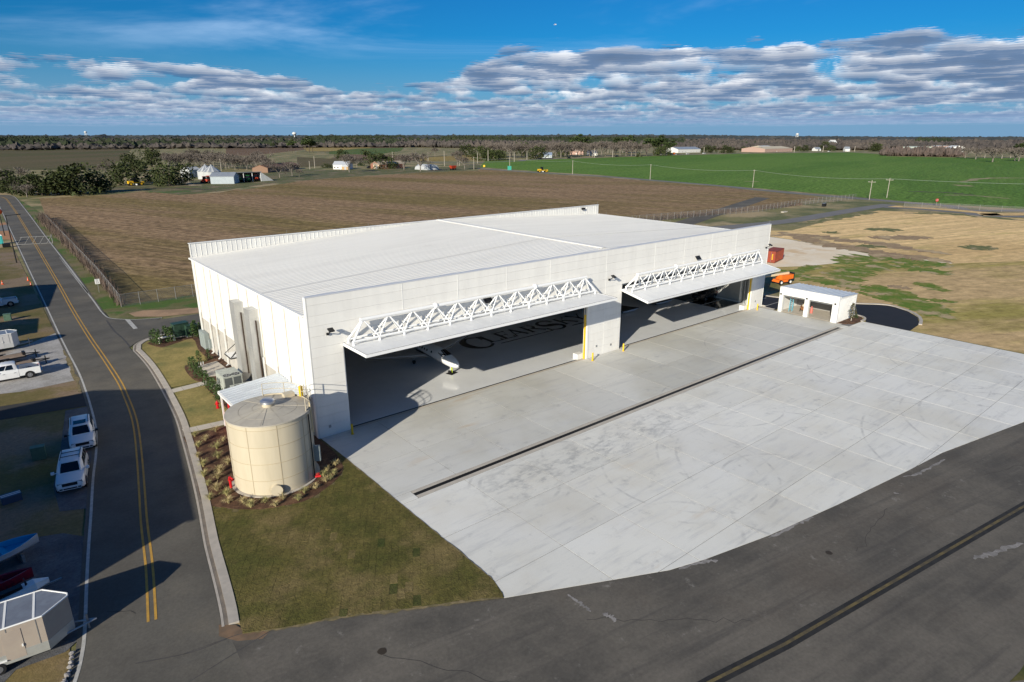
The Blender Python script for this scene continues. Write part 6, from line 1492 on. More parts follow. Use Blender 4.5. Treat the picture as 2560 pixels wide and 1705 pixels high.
m = MB(); m.box(-.4, .4, -.5, .5, 0, .02); m.box(-.4, .4, -.5, -.48, .02, .5); m.box(-.4, .4, .48, .5, .02, .5); m.box(-.4, -.38, -.475, .475, .02, .5); m.box(.38, .4, -.475, .475, .02, .5)
cbm = pmat('cardboard', (.48, .28, .12), rough=.9); m.build('carton', cbm, t); MB().slab([(-.4, -.5, .505), (.4, -.5, .505), (.4, -.8, .62), (-.4, -.8, .62)], (0, 0, .012)).build('flap', cbm, t)
# young tree by the shed
t = thing('young_magnolia', 'young dark leaved tree with pale stem in the mulch by the shed', 'tree', (75.6, -13.1, .15))
m = MB()
def fn():
    z = rng.uniform(.4, 2.6); a = rng.uniform(0, 2 * PI); w_ = .62 * math.sin(min(1, (z - .2) / 1.2) * PI / 2) * (1 - max(0, z - 1.2) / 1.8) * rng.uniform(.3, 1.1); return np.array([w_ * math.cos(a), w_ * math.sin(a), z]), None
leaf_cloud(m, 420, fn, .06, .13); m.build('crown', pmat('magnolia_leaf', (.055, .065, .025), (.12, .09, .045), 4, rough=.4), t)
MB().tube((0, 0, 0), (0, 0, 2.2), .05, .02, 6).build('trunk', pmat('pale_stem', (.50, .45, .38), rough=.8), t)
t = thing('mulch_plant', 'small low dark shrub behind the young tree by the shed', 'shrub', (77.6, -12.9, .15)); shrub_mesh(9).build('foliage', LEAF, t).scale = (1.2, 1.2, .6); MB().tube((0, 0, 0), (0, 0, .3), .03, n=5).build('stem', TWIG, t)
# boom lift
OR = pmat('lift_orange', (.72, .16, .02), rough=.4)
t = thing('boom_lift', 'orange boom lift parked at the edge of the black drive', 'boom lift', (91.8, 6.5, .06), math.radians(165), None, .84)
MB().loft([[(-1.9, -1, .5), (1.9, -1, .5), (1.9, 1, .5), (-1.9, 1, .5)], [(-1.6, -.9, 1.0), (1.6, -.9, 1.0), (1.6, .9, 1.0), (-1.6, .9, 1.0)]]).build('chassis', OR, t)
for sx in (-1.3, 1.3):
    for s in (-1, 1):
        w_ = MB().tube((sx, s * .85, .5), (sx, s * 1.25, .5), .5, n=18).build('wheel', DARK, t, True); MB().tube((sx, s * 1.252, .5), (sx, s * 1.27, .5), .28, n=12).build('rim', TRIMW, w_)
MB().prism([(-2.4, -.9), (1.0, -.9), (1.2, -.4), (1.2, .4), (1.0, .9), (-2.4, .9), (-2.7, .5), (-2.7, -.5)], 1.05, 2.0).build('turntable', OR, t)
MB().box(-2.75, -2.45, -.8, .8, .9, 2.3).build('counterweight', BLACK, t)
b_ = MB().slab([(-1.8, -.2, 2.02), (5.8, -.2, 1.75), (5.8, -.2, 2.15), (-1.8, -.2, 2.45)], (0, .4, 0)).build('boom', pmat('boom_cream', (.68, .55, .35), rough=.4), t)
MB().tube((5.8, 0, 1.95), (8.6, 0, 1.9), .12, n=8).build('boom_extension', pmat('boom_cream', (.68, .55, .35)), b_)
m = MB(); m.box(8.6, 9.4, -.9, .9, 1.0, 1.06)
for p in ((8.6, -.9), (9.4, -.9), (9.4, .9), (8.6, .9)): m.tube((*p, 1.06), (*p, 2.1), .03, n=5)
for z in (1.6, 2.1): m.path([(8.6, -.9, z), (9.4, -.9, z), (9.4, .9, z), (8.6, .9, z), (8.6, -.9, z)], .025, 5)
m.build('basket', GREYM, b_)
# container
t = thing('shipping_container', 'rust red shipping container behind the hangar right end', 'shipping container', (108.8, 18.65, .06), math.radians(12.5))
RC = pmat('container_rust', (.30, .055, .025), (.24, .05, .03), 1.5, rough=.6)
MB().box(0, 6.06, -1.22, 1.22, .12, 2.5).build('body', RC, t)
m = MB()
for k in range(20): m.box(.25 + k * .29, .38 + k * .29, -1.255, -1.222, .3, 2.3)
m.build('side_rib', RC, t)
for s in (-1, 1): MB().box(-.03, -.004, s * .6 - .56, s * .6 + .56, .22, 2.4).build('end_door', RC, t)
for s in (-.35, .35): MB().tube((-.06, s, .2), (-.06, s, 2.42), .025, n=6).build('lock_rod', GREYM, t)
for k in range(5): MB().box(-.042, -.0305, -.74, -.52, .75 + k * .25, .93 + k * .25).build('yellow_mark', YEL, t)

# ================================================================ big sheds beyond the left edge (their shadows cross the road)
SHEDM = pmat('old_hangar_sheet', (.42, .43, .43), (.36, .37, .37), .3, rough=.6)
def gable(name, label, cat, c0, c1, depth, he, hr, wallm, roofm, door=True, chim=False, wins=0, group=None, dirw=None, over=.3):
    """gabled block: c0-c1 is the near eave wall, depth goes to its left side (90 deg counter-clockwise)"""
    c0, c1 = np.array(c0, float), np.array(c1, float); L = np.linalg.norm(c1 - c0); u = (c1 - c0) / L; n = np.array([-u[1], u[0]])
    t = thing(name, label, cat, (c0[0], c0[1], 0), math.atan2(u[1], u[0]), group)
    m = MB()
    P = [(0, 0), (depth, 0), (depth, he), (depth / 2, hr), (0, he)]
    m.slab([(0, y, z) for y, z in P], (L, 0, 0)); m.build('wall', wallm, t)
    for y0, z0, y1, z1 in ((-over, he - over * (hr - he) / (depth / 2), depth / 2, hr), (depth + over, he - over * (hr - he) / (depth / 2), depth / 2, hr)):
        r_ = MB().slab([(-over, y0, z0 + .03), (L + over, y0, z0 + .03), (L + over, y1, z1 + .03), (-over, y1, z1 + .03)], (0, 0, .14)).build('roof', roofm, t)
    if chim: MB().box(L * .6, L * .6 + .8, depth / 2 - .4, depth / 2 + .4, hr - .3, hr + 1.0).build('chimney', pmat('chimney_brick', (.25, .12, .08), rough=.9), r_)
    if door: MB().box(L * .42, L * .42 + min(1.1 if wins else L * .3, L * .3), -.06, -.004, .02, min(he * .85, 2.1 if wins else he * .85)).build('door', TRIMW if wins else GREYM, t)
    for k in range(wins):
        x_ = L * (k + .5) / wins
        if abs(x_ - L * .45) < L * .07: continue
        w_ = MB().box(x_ - .6, x_ + .6, -.07, -.004, 1.0, 2.1).build('window', TRIMW, t); MB().box(x_ - .5, x_ + .5, -.085, -.0705, 1.1, 2.0).build('pane', GLASS, w_)
    return t
gable('old_hangar', 'grey gabled hangar beyond the left edge whose shadow crosses the road', 'hangar', (-35.55, -17.0), (-31.2, 10.75), 24, 10, 12.5, SHEDM, GREYM)
gable('side_building', 'grey metal building beyond the left edge shading the far pickup', 'building', (-25.6, 67.6), (-22.7, 85.9), 13, 5, 5.9, SHEDM, GREYM)
gable('low_shed', 'low grey shed beyond the left edge above the white trailer', 'shed', (-27.3, 51.9), (-26.5, 60.2), 7, 4.5, 5, SHEDM, GREYM)

# ================================================================ trees
OAKL = pmat('oak_leaf', (.030, .042, .014), (.062, .075, .024), .45, 5, rough=.7, spec=.2, rand=.25, fine=.3, fscale=1.5)
PINEL = pmat('pine_needles', (.035, .055, .018), (.06, .085, .025), .4, 5, rough=.7, spec=.2, rand=.25)
BARE = pmat('bare_twigs', (.165, .14, .12), (.12, .10, .085), .3, 4, rough=.95, rand=.18)
BARK = pmat('pale_bark', (.24, .21, .18), (.17, .15, .125), .8, rough=.95, rand=.1)
def oak_proto(seed, tall=False):
    r = np.random.default_rng(seed); t = thing('tree', 'x', 'tree', (0, 0, -200)); m = MB()
    lob = []
    for k in range(15 if not tall else 12):
        a = r.uniform(0, 2 * PI); z = r.uniform(.30, .82) if not tall else r.uniform(.5, .92); rad = (.36 if not tall else .17) * math.sqrt(r.uniform(0, 1)) * (1.15 - .6 * abs(z - .5))
        lob.append((np.array([rad * math.cos(a), rad * math.sin(a), z]), r.uniform(.11, .19) if not tall else r.uniform(.07, .13)))
    for c_, R_ in lob:
        for _ in range(62):
            d = r.normal(size=3); d /= np.linalg.norm(d); d[2] *= .75
            p = c_ + d * R_ * r.uniform(.65, 1.06); s = r.uniform(.018, .042)
            a_ = r.normal(size=3); a_ /= np.linalg.norm(a_); b_ = np.cross(a_, r.normal(size=3)); b_ /= np.linalg.norm(b_)
            m.add([p - a_ * s, p + b_ * s * .7, p + a_ * s, p - b_ * s * .7], [(0, 1, 2, 3)])
    m.build('crown', OAKL if not tall else PINEL, t)
    m = MB(); m.tube((0, 0, -.02), (.01, .0, .45 if not tall else .9), .030 if not tall else .014, .014 if not tall else .006, 6)
    for c_, R_ in lob[:6]: m.tube((.005, 0, .25 if not tall else c_[2] - .08), tuple(c_), .013 if not tall else .005, .004, 4)
    m.build('trunk', TWIG, t); return t
def bare_proto(seed, spread=1.):
    r = np.random.default_rng(seed); t = thing('bare_tree', 'x', 'tree', (0, 0, -200)); tr = MB(); tw = MB()
    tr.tube((0, 0, -.02), (0, 0, .22), .026, .020, 6)
    def grow(p, d, L, rad, lev):
        q = p + d * L
        if lev < 3: tr.tube(p, q, rad, rad * .62, 4 if lev < 2 else 3, False)
        else:
            s = np.cross(d, r.normal(size=3)); s /= np.linalg.norm(s); w_ = .0085
            tw.add([p - s * w_, p + s * w_, q], [(0, 1, 2)])
        if lev >= 4: return
        for _ in range((4, 4, 5, 6)[min(lev, 3)]):
            dd = d + r.normal(size=3) * (.42 if lev < 2 else .60) * spread; dd[2] += .12; dd /= np.linalg.norm(dd)
            grow(p + d * L * r.uniform(.55, 1.), dd, L * r.uniform(.60, .85), rad * .58, lev + 1)
    for k in range(5):
        a = 2 * PI * k / 5 + r.uniform(-.4, .4); e = r.uniform(.85, 1.25)
        grow(np.array([0, 0, .20]), np.array([math.cos(a) * math.cos(e) * spread, math.sin(a) * math.cos(e) * spread, math.sin(e)]), .27, .014, 1)
    tr.build('trunk', BARK, t); tw.build('crown', BARE, t); return t
def nth(k): k += 1; return f"{k}{'th' if 10 < k < 20 else {1: 'st', 2: 'nd', 3: 'rd'}.get(k % 10, 'th')}"
ORCH = [(133.9, 664.2, 15.8), (114.6, 566.5, 15.3), (138.0, 658.9, 16.8), (127.6, 602.6, 14.2), (122.2, 569.2, 13.3), (134.5, 610.6, 16.2), (135.3, 603.5, 16.5), (128.0, 563.6, 17.3), (144.4, 619.6, 17.3), (133.1, 565.1, 14.2), (159.4, 657.3, 20.1), (150.3, 612.0, 15.5), (133.2, 537.9, 15.1), (148.4, 585.5, 17.3), (167.2, 644.8, 18.5), (155.9, 594.4, 14.1), (148.0, 557.1, 17.4), (166.6, 613.2, 17.4), (165.1, 598.9, 17.7), (151.9, 544.8, 13.8), (150.3, 531.2, 15.6), (157.1, 545.8, 16.8), (168.4, 574.5, 17.3), (154.4, 520.9, 12.8), (157.2, 522.3, 14.3), (172.6, 562.8, 14.0), (166.4, 535.4, 14.2), (162.2, 515.1, 13.7), (175.4, 547.6, 15.1), (175.5, 539.9, 13.9), (195.8, 592.0, 18.1), (174.1, 521.0, 15.3), (169.9, 501.6, 13.2), (174.3, 507.2, 13.2)]
BELT = [(504.6, 629.7, 23.2), (503.3, 619.0, 24.2), (523.1, 643.6, 20.1), (536.5, 650.1, 26.0), (538.2, 643.7, 23.3), (517.3, 602.8, 23.6), (538.8, 625.7, 24.4), (537.7, 617.0, 21.8), (546.1, 613.7, 24.0), (556.9, 618.3, 21.0), (584.0, 640.9, 23.9), (558.2, 602.6, 22.1), (573.7, 615.9, 21.2), (589.7, 619.0, 22.8), (596.3, 616.1, 22.6), (595.4, 611.4, 20.6), (580.1, 585.1, 23.3), (585.5, 581.0, 25.3), (598.0, 586.0, 25.4), (619.4, 603.8, 22.7), (620.7, 596.8, 22.4), (627.8, 592.8, 20.9), (644.1, 602.1, 25.8), (661.8, 614.2, 24.8), (640.9, 583.0, 22.6), (631.5, 567.8, 21.5), (675.0, 601.3, 23.5), (666.4, 584.5, 27.5), (679.7, 589.5, 25.8), (655.1, 553.4, 20.8), (666.6, 558.6, 20.4), (717.0, 595.0, 27.4), (701.8, 570.9, 20.8), (712.4, 579.1, 27.5), (703.6, 562.4, 23.7), (708.1, 558.3, 22.9), (711.2, 552.4, 24.3), (735.9, 561.8, 22.3)]
BELT2 = [(716.5, 734.2, 24.7), (748.0, 720.1, 25.5), (605.8, 783.7, 20.7), (802.2, 695.8, 24.0), (746.9, 720.5, 23.5), (831.4, 682.7, 24.2), (743.3, 722.1, 22.9), (774.7, 708.1, 21.5), (775.6, 707.7, 23.4), (806.8, 693.7, 22.7), (612.1, 780.9, 21.9), (826.3, 685.0, 23.9), (768.7, 710.8, 21.9), (694.2, 744.1, 23.6), (624.5, 775.3, 24.0), (831.4, 682.7, 26.0), (638.8, 768.9, 19.5), (836.3, 680.5, 22.4), (672.3, 753.9, 21.3), (772.9, 708.9, 20.5)]
BRUSHT = [(-4.06, 408.19, 11.10), (-3.40, 364.80, 9.85), (2.01, 402.96, 14.55), (-0.33, 333.02, 8.79), (0.02, 317.96, 7.86), (57.29, 490.05, 11.29), (69.36, 592.90, 6.68)]
def thicket_proto(seed):
    r = np.random.default_rng(seed); t = thing('tree', 'x', 'tree', (0, 0, -200)); m = MB(); lob = []
    for k in range(20):
        a = r.uniform(0, 2 * PI); z = r.uniform(.08, .80); rad = .44 * math.sqrt(r.uniform(0, 1)) * math.sqrt(max(.1, 1 - (z / .95) ** 2)) * 1.25
        lob.append((np.array([rad * math.cos(a), rad * math.sin(a), z]), r.uniform(.13, .21)))
    for c_, R_ in lob:
        for _ in range(58):
            d = r.normal(size=3); d /= np.linalg.norm(d); p = c_ + d * R_ * r.uniform(.7, 1.06)
            if p[2] < .01: continue
            s = r.uniform(.022, .050); a_ = r.normal(size=3); a_ /= np.linalg.norm(a_); b_ = np.cross(a_, r.normal(size=3)); b_ /= np.linalg.norm(b_)
            m.add([p - a_ * s, p + b_ * s * .7, p + a_ * s, p - b_ * s * .7], [(0, 1, 2, 3)])
    m.build('crown', OAKL, t); m = MB(); m.tube((0, 0, -.02), (0, 0, .5), .03, .012, 6)
    for c_, R_ in lob[:5]: m.tube((0, 0, .15), tuple(c_), .012, .004, 4)
    m.build('trunk', TWIG, t); return t
P_THK = [thicket_proto(70 + k) for k in range(3)]
P_OAK = [oak_proto(k) for k in range(3)]; P_PINE = [oak_proto(20 + k, True) for k in range(2)]; P_BARE = [bare_proto(40 + k, 1. + .15 * k) for k in range(3)]
used = set()
def tree(kind, b, label, group=None, wide=1.):
    ps = {'thk': P_THK, 'oak': P_OAK, 'pine': P_PINE, 'bare': P_BARE}[kind]
    k = int(rng.integers(len(ps))); src = ps[k]; x, y, h = b; rz = rng.uniform(0, 6.28)
    sc = (h * wide, h * wide, h)
    nm = {'thk': 'evergreen_tree', 'oak': 'evergreen_tree', 'pine': 'pine_tree', 'bare': 'bare_tree'}[kind]
    if (kind, k) not in used:
        used.add((kind, k)); src.location = (x, y, 0); src.rotation_euler = (0, 0, rz); src.scale = sc; src['label'] = label; o = src
        if group: o['group'] = group
    else: o = dup(src, (x, y, 0), rz, label, group, sc)
    o.name = nm; return o
for k, b in enumerate(BRUSHT):
    tree('bare', b, f'grey leafless tree in the thicket by the road bend, {nth(k)} from the left edge', 'leafless trees in the left thicket', 1.3)
g1 = 'evergreen oaks in the thicket left of the brown field'
for b, lb in (((-6.86, 367.77, 13.29), 'dark oak cut by the left edge beyond the road bend'), ((-2.69, 347.30, 10.48), 'dark oak nearest the road bend in the left thicket'), ((1.93, 332.79, 12.74), 'dark oak second from the road bend in the left thicket'), ((6.29, 323.97, 13.96), 'dark oak third from the road bend in the left thicket'), ((11.56, 321.15, 14.17), 'tallest dark oak in the middle of the left thicket'), ((17.21, 321.42, 13.21), 'dark oak right of the tallest in the left thicket'), ((22.57, 322.08, 13.04), 'rounded dark oak near the right end of the left thicket'), ((28.29, 326.21, 9.70), 'lower dark oak at the right end of the left thicket'), ((32.69, 333.82, 5.80), 'smallest oak at the far right of the left thicket')):
    tree('thk', (b[0], b[1], b[2] * (.82, 1.22, .95, 1.12, 1.0, .86, 1.15, 1.0, .9)[len(lb) % 9]), lb, g1, rng.uniform(1.05, 1.45))
for b, lb in (((46.93, 378.72, 15.11), 'dark oak by the yellow machine left of the farmyard'), ((57.89, 392.65, 14.26), 'second dark oak at the farmyard, right of the yellow machine'), ((85.03, 553.25, 16.92), 'smaller dark oak far behind the yellow machine'), ((115.55, 635.80, 19.69), 'tall oak on the skyline behind the farmyard'), ((66.96, 378.10, 8.41), 'low round oak between the two big farmyard oaks'), ((67.69, 355.90, 14.25), 'dark oak just left of the white barn'), ((75.78, 363.94, 12.90), 'dark oak overhanging the white barn')):
    tree('thk', b, lb, 'oaks around the farmyard', 1.15)
for k, b in enumerate(ORCH):
    tree('bare', b, f'leafless orchard tree behind the barns, {nth(k)} from the dark oak at its left end', 'bare orchard trees behind the barns')
for b, lb in (((164.13, 483.78, 19.52), 'tall leafless tree at the right end of the orchard'), ((142.20, 388.74, 11.86), 'leafless tree on the grass in front of the red roofed house'), ((155.45, 400.70, 13.66), 'leafless tree right of the red roofed house'), ((155.90, 389.24, 6.50), 'small leafless tree at the field edge near the red roofed house'), ((161.78, 461.88, 12.33), 'leafless tree close to the gable of the red roofed house'), ((164.62, 522.64, 13.95), 'leafless tree above the open machine shed'), ((208.31, 421.10, 17.93), 'pale leafless tree before the white house'), ((249.94, 491.17, 12.66), 'bare half-dead tree right of the white house'), ((259.22, 425.79, 16.85), 'leafless tree right of the brick house'), ((257.17, 397.17, 20.75), 'large leafless tree before the arched shed'), ((493.23, 738.97, 15.93), 'leafless tree behind the arched shed'), ((338.10, 462.12, 18.66), 'leafless tree near the red wagon'), ((302.62, 401.03, 13.80), 'slim leafless tree right of the red wagon')):
    tree('bare', b, lb, None, 1.05)
for b, lb in (((275.90, 517.36, 15.77), 'large dark evergreen between white and brick houses'), ((288.30, 524.14, 10.43), 'smaller evergreen leaning on the large one by the brick house'), ((256.44, 450.07, 14.49), 'narrow evergreen in front of the brick house'), ((340.71, 708.43, 13.22), 'thin evergreen behind the white house')):
    tree('thk', b, lb, None, 1.2)
for b, lb in (((225.68, 503.45, 4.13), 'round dark bush left of the white house'), ((229.00, 500.52, 3.53), 'smaller round bush touching the white house')): tree('thk', b, lb, None, 1.5)
for b, lb in (((504.79, 1392.73, 15.94), 'lone small pine in the far brown field'), ((438.58, 1118.42, 23.66), 'lone tall pine in the far brown field'), ((456.72, 1101.28, 24.63), 'left pine of the clump in the far field'), ((453.94, 1079.04, 28.19), 'tallest pine of the clump in the far field'), ((465.68, 1092.80, 25.02), 'right pine of the clump in the far field')):
    tree('pine', b, lb, None, 1.5)
# tree belt beyond the highway
for k, b in enumerate(BELT):
    tree('bare', b, f'tall leafless tree in the front row along the highway, {nth(k)} from the road bend', 'bare trees along the highway', rng.uniform(.9, 1.2))
for k, b in enumerate(sorted(BELT2)):
    tree('bare', b, f'leafless tree in the second row behind the highway, {nth(k)} from the road bend', 'bare trees in the second row', 1.2)
for b, lb in (((442.00, 561.14, 16.99), 'dark evergreen at the left start of the highway tree belt'), ((449.11, 554.72, 13.73), 'dark evergreen by the highway bend'), ((468.67, 563.97, 12.08), 'low dark evergreen right of the highway bend'), ((441.14, 561.92, 13.74), 'broad dark evergreen at the edge of the green field'), ((449.28, 554.57, 15.03), 'second broad dark evergreen at the edge of the green field'), ((462.31, 553.40, 12.29), 'third low evergreen at the edge of the green field'), ((508.87, 686.66, 20.02), 'dark evergreen standing behind the red wagon poles'), ((603.62, 677.53, 21.98), 'evergreen standing up among the leafless belt trees'), ((523.77, 554.13, 18.42), 'dark leaning evergreen at the roadside of the belt'), ((645.51, 638.86, 19.49), 'evergreen half hidden by leafless trees left of the pink house'), ((671.92, 522.78, 6.34), 'small round dark bush at the green field edge'), ((744.44, 547.53, 16.13), 'dark evergreen low in the right end of the belt'), ((761.61, 548.28, 13.56), 'lowest dark evergreen at the right end of the belt'), ((935.22, 599.52, 13.70), 'dark evergreen right of the pale long building'), ((957.19, 601.08, 11.93), 'second dark evergreen right of the pale long building'), ((934.99, 564.08, 13.96), 'broad dark evergreen at the middle of the green field edge'), ((950.54, 563.52, 11.10), 'dark evergreen beside the broad one at the field edge'), ((1082.55, 621.59, 9.74), 'dark evergreen left of the tan school-like building'), ((1049.47, 568.29, 9.50), 'evergreen at the left end of the tan building'), ((1183.65, 570.73, 10.88), 'dark evergreen right of the tan building'), ((1161.48, 546.28, 11.92), 'second dark evergreen right of the tan building'), ((1286.75, 570.73, 17.86), 'tall dark evergreen near the white peaked roof'), ((1227.44, 528.78, 11.52), 'low evergreen below the white peaked roof'), ((1238.55, 458.55, 17.97), 'large dark evergreen left of the brush hedge'), ((1244.39, 452.98, 13.98), 'dark evergreen touching the brush hedge')):
    tree('thk', b, lb, None, 1.2)
for b, lb in (((819.47, 783.35, 31.46), 'tall dark pine on the skyline left in the belt'), ((830.05, 773.33, 30.25), 'dark pine on the skyline beside the tall one'), ((809.45, 675.57, 29.83), 'pine above the leafless trees in mid belt'), ((805.96, 657.48, 29.04), 'pine right of the mid belt pine'), ((782.57, 599.88, 27.80), 'left tall pine at the right end of the belt'), ((779.69, 584.07, 27.42), 'middle tall pine at the right end of the belt'), ((787.42, 576.89, 28.24), 'right tall pine at the right end of the belt'), ((781.58, 555.52, 21.59), 'flat topped pine standing apart at the right end of the belt')):
    tree('pine', b, lb, None, 1.9)
for b, lb in (((895.25, 204.89, 18.34), 'leaning grey tree at the left of the right-hand grove'), ((935.04, 227.37, 17.04), 'shaggy grey tree at the edge of the brush hedge'), ((810.69, 165.75, 17.96), 'nearest grey leaning tree out in the green field'), ((943.33, 191.68, 18.10), 'grey leaning tree behind the nearest one'), ((867.85, 160.50, 17.96), 'grey tree second from the right edge'), ((857.02, 154.39, 18.88), 'grey tree nearest the right edge of the picture'), ((952.27, 211.66, 17.01), 'grey tree half hidden in the right-hand grove'), ((974.94, 190.99, 16.98), 'grey tree behind the right-hand grove')):
    tree('bare', b, lb, 'leaning grey trees on the right', 1.5)
for b, lb in (((1229.92, 239.51, 18.21), 'dark pine at the right edge skyline'), ((1224.08, 244.97, 15.39), 'dark pine left of the one at the right edge')): tree('pine', b, lb, None, 1.8)

# brush hedge, far woods: masses nobody could count
def clumps(name, n, fn, mat, label=None):
    """thousands of small rough crowns in one mesh"""
    base = np.array([(1, 0, .45), (.3, .95, .5), (-.8, .6, .42), (-.85, -.55, .5), (.25, -.95, .45), (.08, .05, 1.), (.68, .38, .84), (-.62, .36, .88), (-.1, -.70, .82), (0, 0, 0)])
    fc = [(5, 6, 7), (5, 7, 8), (5, 8, 6), (6, 0, 1), (6, 1, 7), (7, 1, 2), (7, 2, 3), (7, 3, 8), (8, 3, 4), (8, 4, 0), (8, 0, 6), (0, 9, 1), (1, 9, 2), (2, 9, 3), (3, 9, 4), (4, 9, 0)]
    V = []; F = []
    for i in range(n):
        x, y, z, wdt, h = fn()
        a = rng.uniform(0, 6.28); c_, s_ = math.cos(a), math.sin(a)
        j = rng.normal(1, .2, base.shape); b_ = base * j
        vx = x + wdt * (b_[:, 0] * c_ - b_[:, 1] * s_); vy = y + wdt * (b_[:, 0] * s_ + b_[:, 1] * c_); vz = z + h * b_[:, 2]
        o = len(V) * 10; V.append(np.stack([vx, vy, vz], 1)); F += [tuple(q + o for q in f) for f in fc]
    me = bpy.data.meshes.new(name); me.from_pydata(np.concatenate(V).tolist(), [], F); me.materials.append(mat); me.update()
    o = bpy.data.objects.new(name, me); C.objects.link(o); tag(o, kind='stuff'); return o
WOODG = pmat('far_bare_woods', (.080, .068, .062), (.055, .049, .046), .02, 6, rough=.95, c3=(.10, .083, .070), scale3=.006, t3=(.45, .65), fine=.35, fscale=.2)
WOODD = pmat('far_evergreen_woods', (.020, .028, .014), (.034, .043, .020), .02, 5, rough=.95, fine=.35, fscale=.2)
WOODH = pmat('hazed_horizon_woods', (.034, .044, .046), (.058, .060, .060), .004, 5, rough=.95, fine=.2, fscale=.05)  # distance haze put into the colour: darker and bluish for the farthest trees
def quad(p0, p1, p2, p3, w0, w1, h0, h1):
    p0, p1, p2, p3 = [np.array(p) for p in (p0, p1, p2, p3)]
    def f():
        s, t_ = rng.uniform(0, 1), rng.uniform(0, 1) ** 1.5
        q = (p0 + (p1 - p0) * s) * (1 - t_) + (p3 + (p2 - p3) * s) * t_ + rng.normal(0, 3, 2)
        return q[0], q[1], rise(*q), rng.uniform(w0, w1), rng.uniform(h0, h1)
    return f
clumps('brush_hedge', 420, quad((968.92, 336.07), (974.41, 247.79), (1112.49, 286.95), (1080.55, 379.12), 2., 4., 5, 11), pmat('brush', (.12, .09, .078), (.08, .064, .056), .1, 5, rough=.95, fine=.35, fscale=.6))
clumps('evergreen_wood', 1530, quad((37.04, 2487.88), (224.58, 2401.66), (315.42, 3443.83), (47.12, 3742.33), 3.5, 6.5, 12, 21), WOODD)
clumps('evergreen_wood', 1870, quad((1097.01, 2574.24), (1825.30, 3148.49), (2008.40, 3343.02), (1605.40, 3853.82), 3.5, 6.5, 11, 19), WOODD)
clumps('bare_wood', 1530, quad((231.43, 2394.62), (409.89, 2211.42), (606.61, 3119.85), (330.87, 3426.64), 3, 6, 9, 15), WOODG)
clumps('bare_wood', 1530, quad((491.38, 2540.45), (1079.87, 2593.30), (1337.27, 3152.05), (671.34, 3445.36), 3, 6, 9, 16), WOODG)
clumps('bare_wood', 2210, quad((915.90, 1592.60), (909.88, 913.29), (1414.15, 1436.74), (1394.32, 2243.45), 4, 8, 9, 15), WOODG)
clumps('evergreen_wood', 2380, quad((1600.27, 2383.10), (1862.33, 1426.14), (2202.98, 1693.87), (1849.75, 2757.66), 5, 9, 14, 22), WOODD)
clumps('bare_wood', 4420, quad((1097.11, 808.83), (1362.11, 484.60), (2358.26, 873.78), (1959.20, 1474.20), 4, 8, 6, 12), WOODG)
clumps('bare_wood', 2550, quad((1554.28, 575.92), (1437.01, 269.41), (2240.55, 449.01), (2341.77, 891.69), 4, 8, 6, 12), WOODG)
clumps('evergreen_wood', 714, quad((1996.95, 656.66), (1961.97, 566.99), (2371.79, 700.06), (2376.38, 788.35), 5, 8, 12, 18), WOODD)
clumps('evergreen_wood', 340, quad((1203.90, 891.26), (1545.79, 667.18), (2241.76, 988.18), (1862.53, 1399.59), 4, 8, 7, 12), WOODD)
def far(r0, r1, h0, h1, w0, w1, amax=.80):
    def f():
        a = VIEWA + rng.uniform(-.80, amax); r = r0 * (r1 / r0) ** rng.uniform(0, 1)
        x, y = CAMX + r * math.sin(a), CAMY + r * math.cos(a); return x, y, rise(x, y) - 1, rng.uniform(w0, w1), rng.uniform(h0, h1)
    return f
clumps('bare_wood', 9500, far(1750, 3400, 7, 14, 5, 10), WOODG)
clumps('evergreen_wood', 3600, far(1900, 3600, 11, 18, 8, 16, .25), WOODD)
clumps('horizon_wood', 9000, far(3300, 9000, 10, 17, 18, 42), WOODH)

# ================================================================ farm buildings and houses
BARNW = pmat('barn_white_sheet', (.50, .51, .51), (.43, .44, .44), .8, rough=.5); BARNR = pmat('barn_roof_grey', (.36, .39, .43), (.30, .33, .37), .5, rough=.45, metal=.3)
SIDG = pmat('pale_blue_siding', (.42, .47, .50), (.38, .43, .46), .8, rough=.6); BRICK = pmat('red_brick', (.30, .14, .09), (.24, .11, .075), 3, rough=.9); RROOF = pmat('brown_red_roof', (.24, .13, .085), (.19, .11, .075), .8, rough=.9); TROOF = pmat('tan_roof', (.46, .38, .29), (.40, .33, .26), .8, rough=.8); HWHITE = pmat('house_white', (.66, .66, .64), rough=.6)
gable('white_barn', 'white barn with pale metal roof half hidden behind the dark oak', 'barn', (96.53, 428.88), (104.68, 432.46), 9, 5.0, 6.6, BARNW, BARNW)
t = gable('silver_shed', 'low shed with pale blue block wall and grey roof at the farmyard front', 'shed', (88.96, 354.17), (99.96, 347.27), 11, 4.2, 6.2, SIDG, BARNR, door=False)
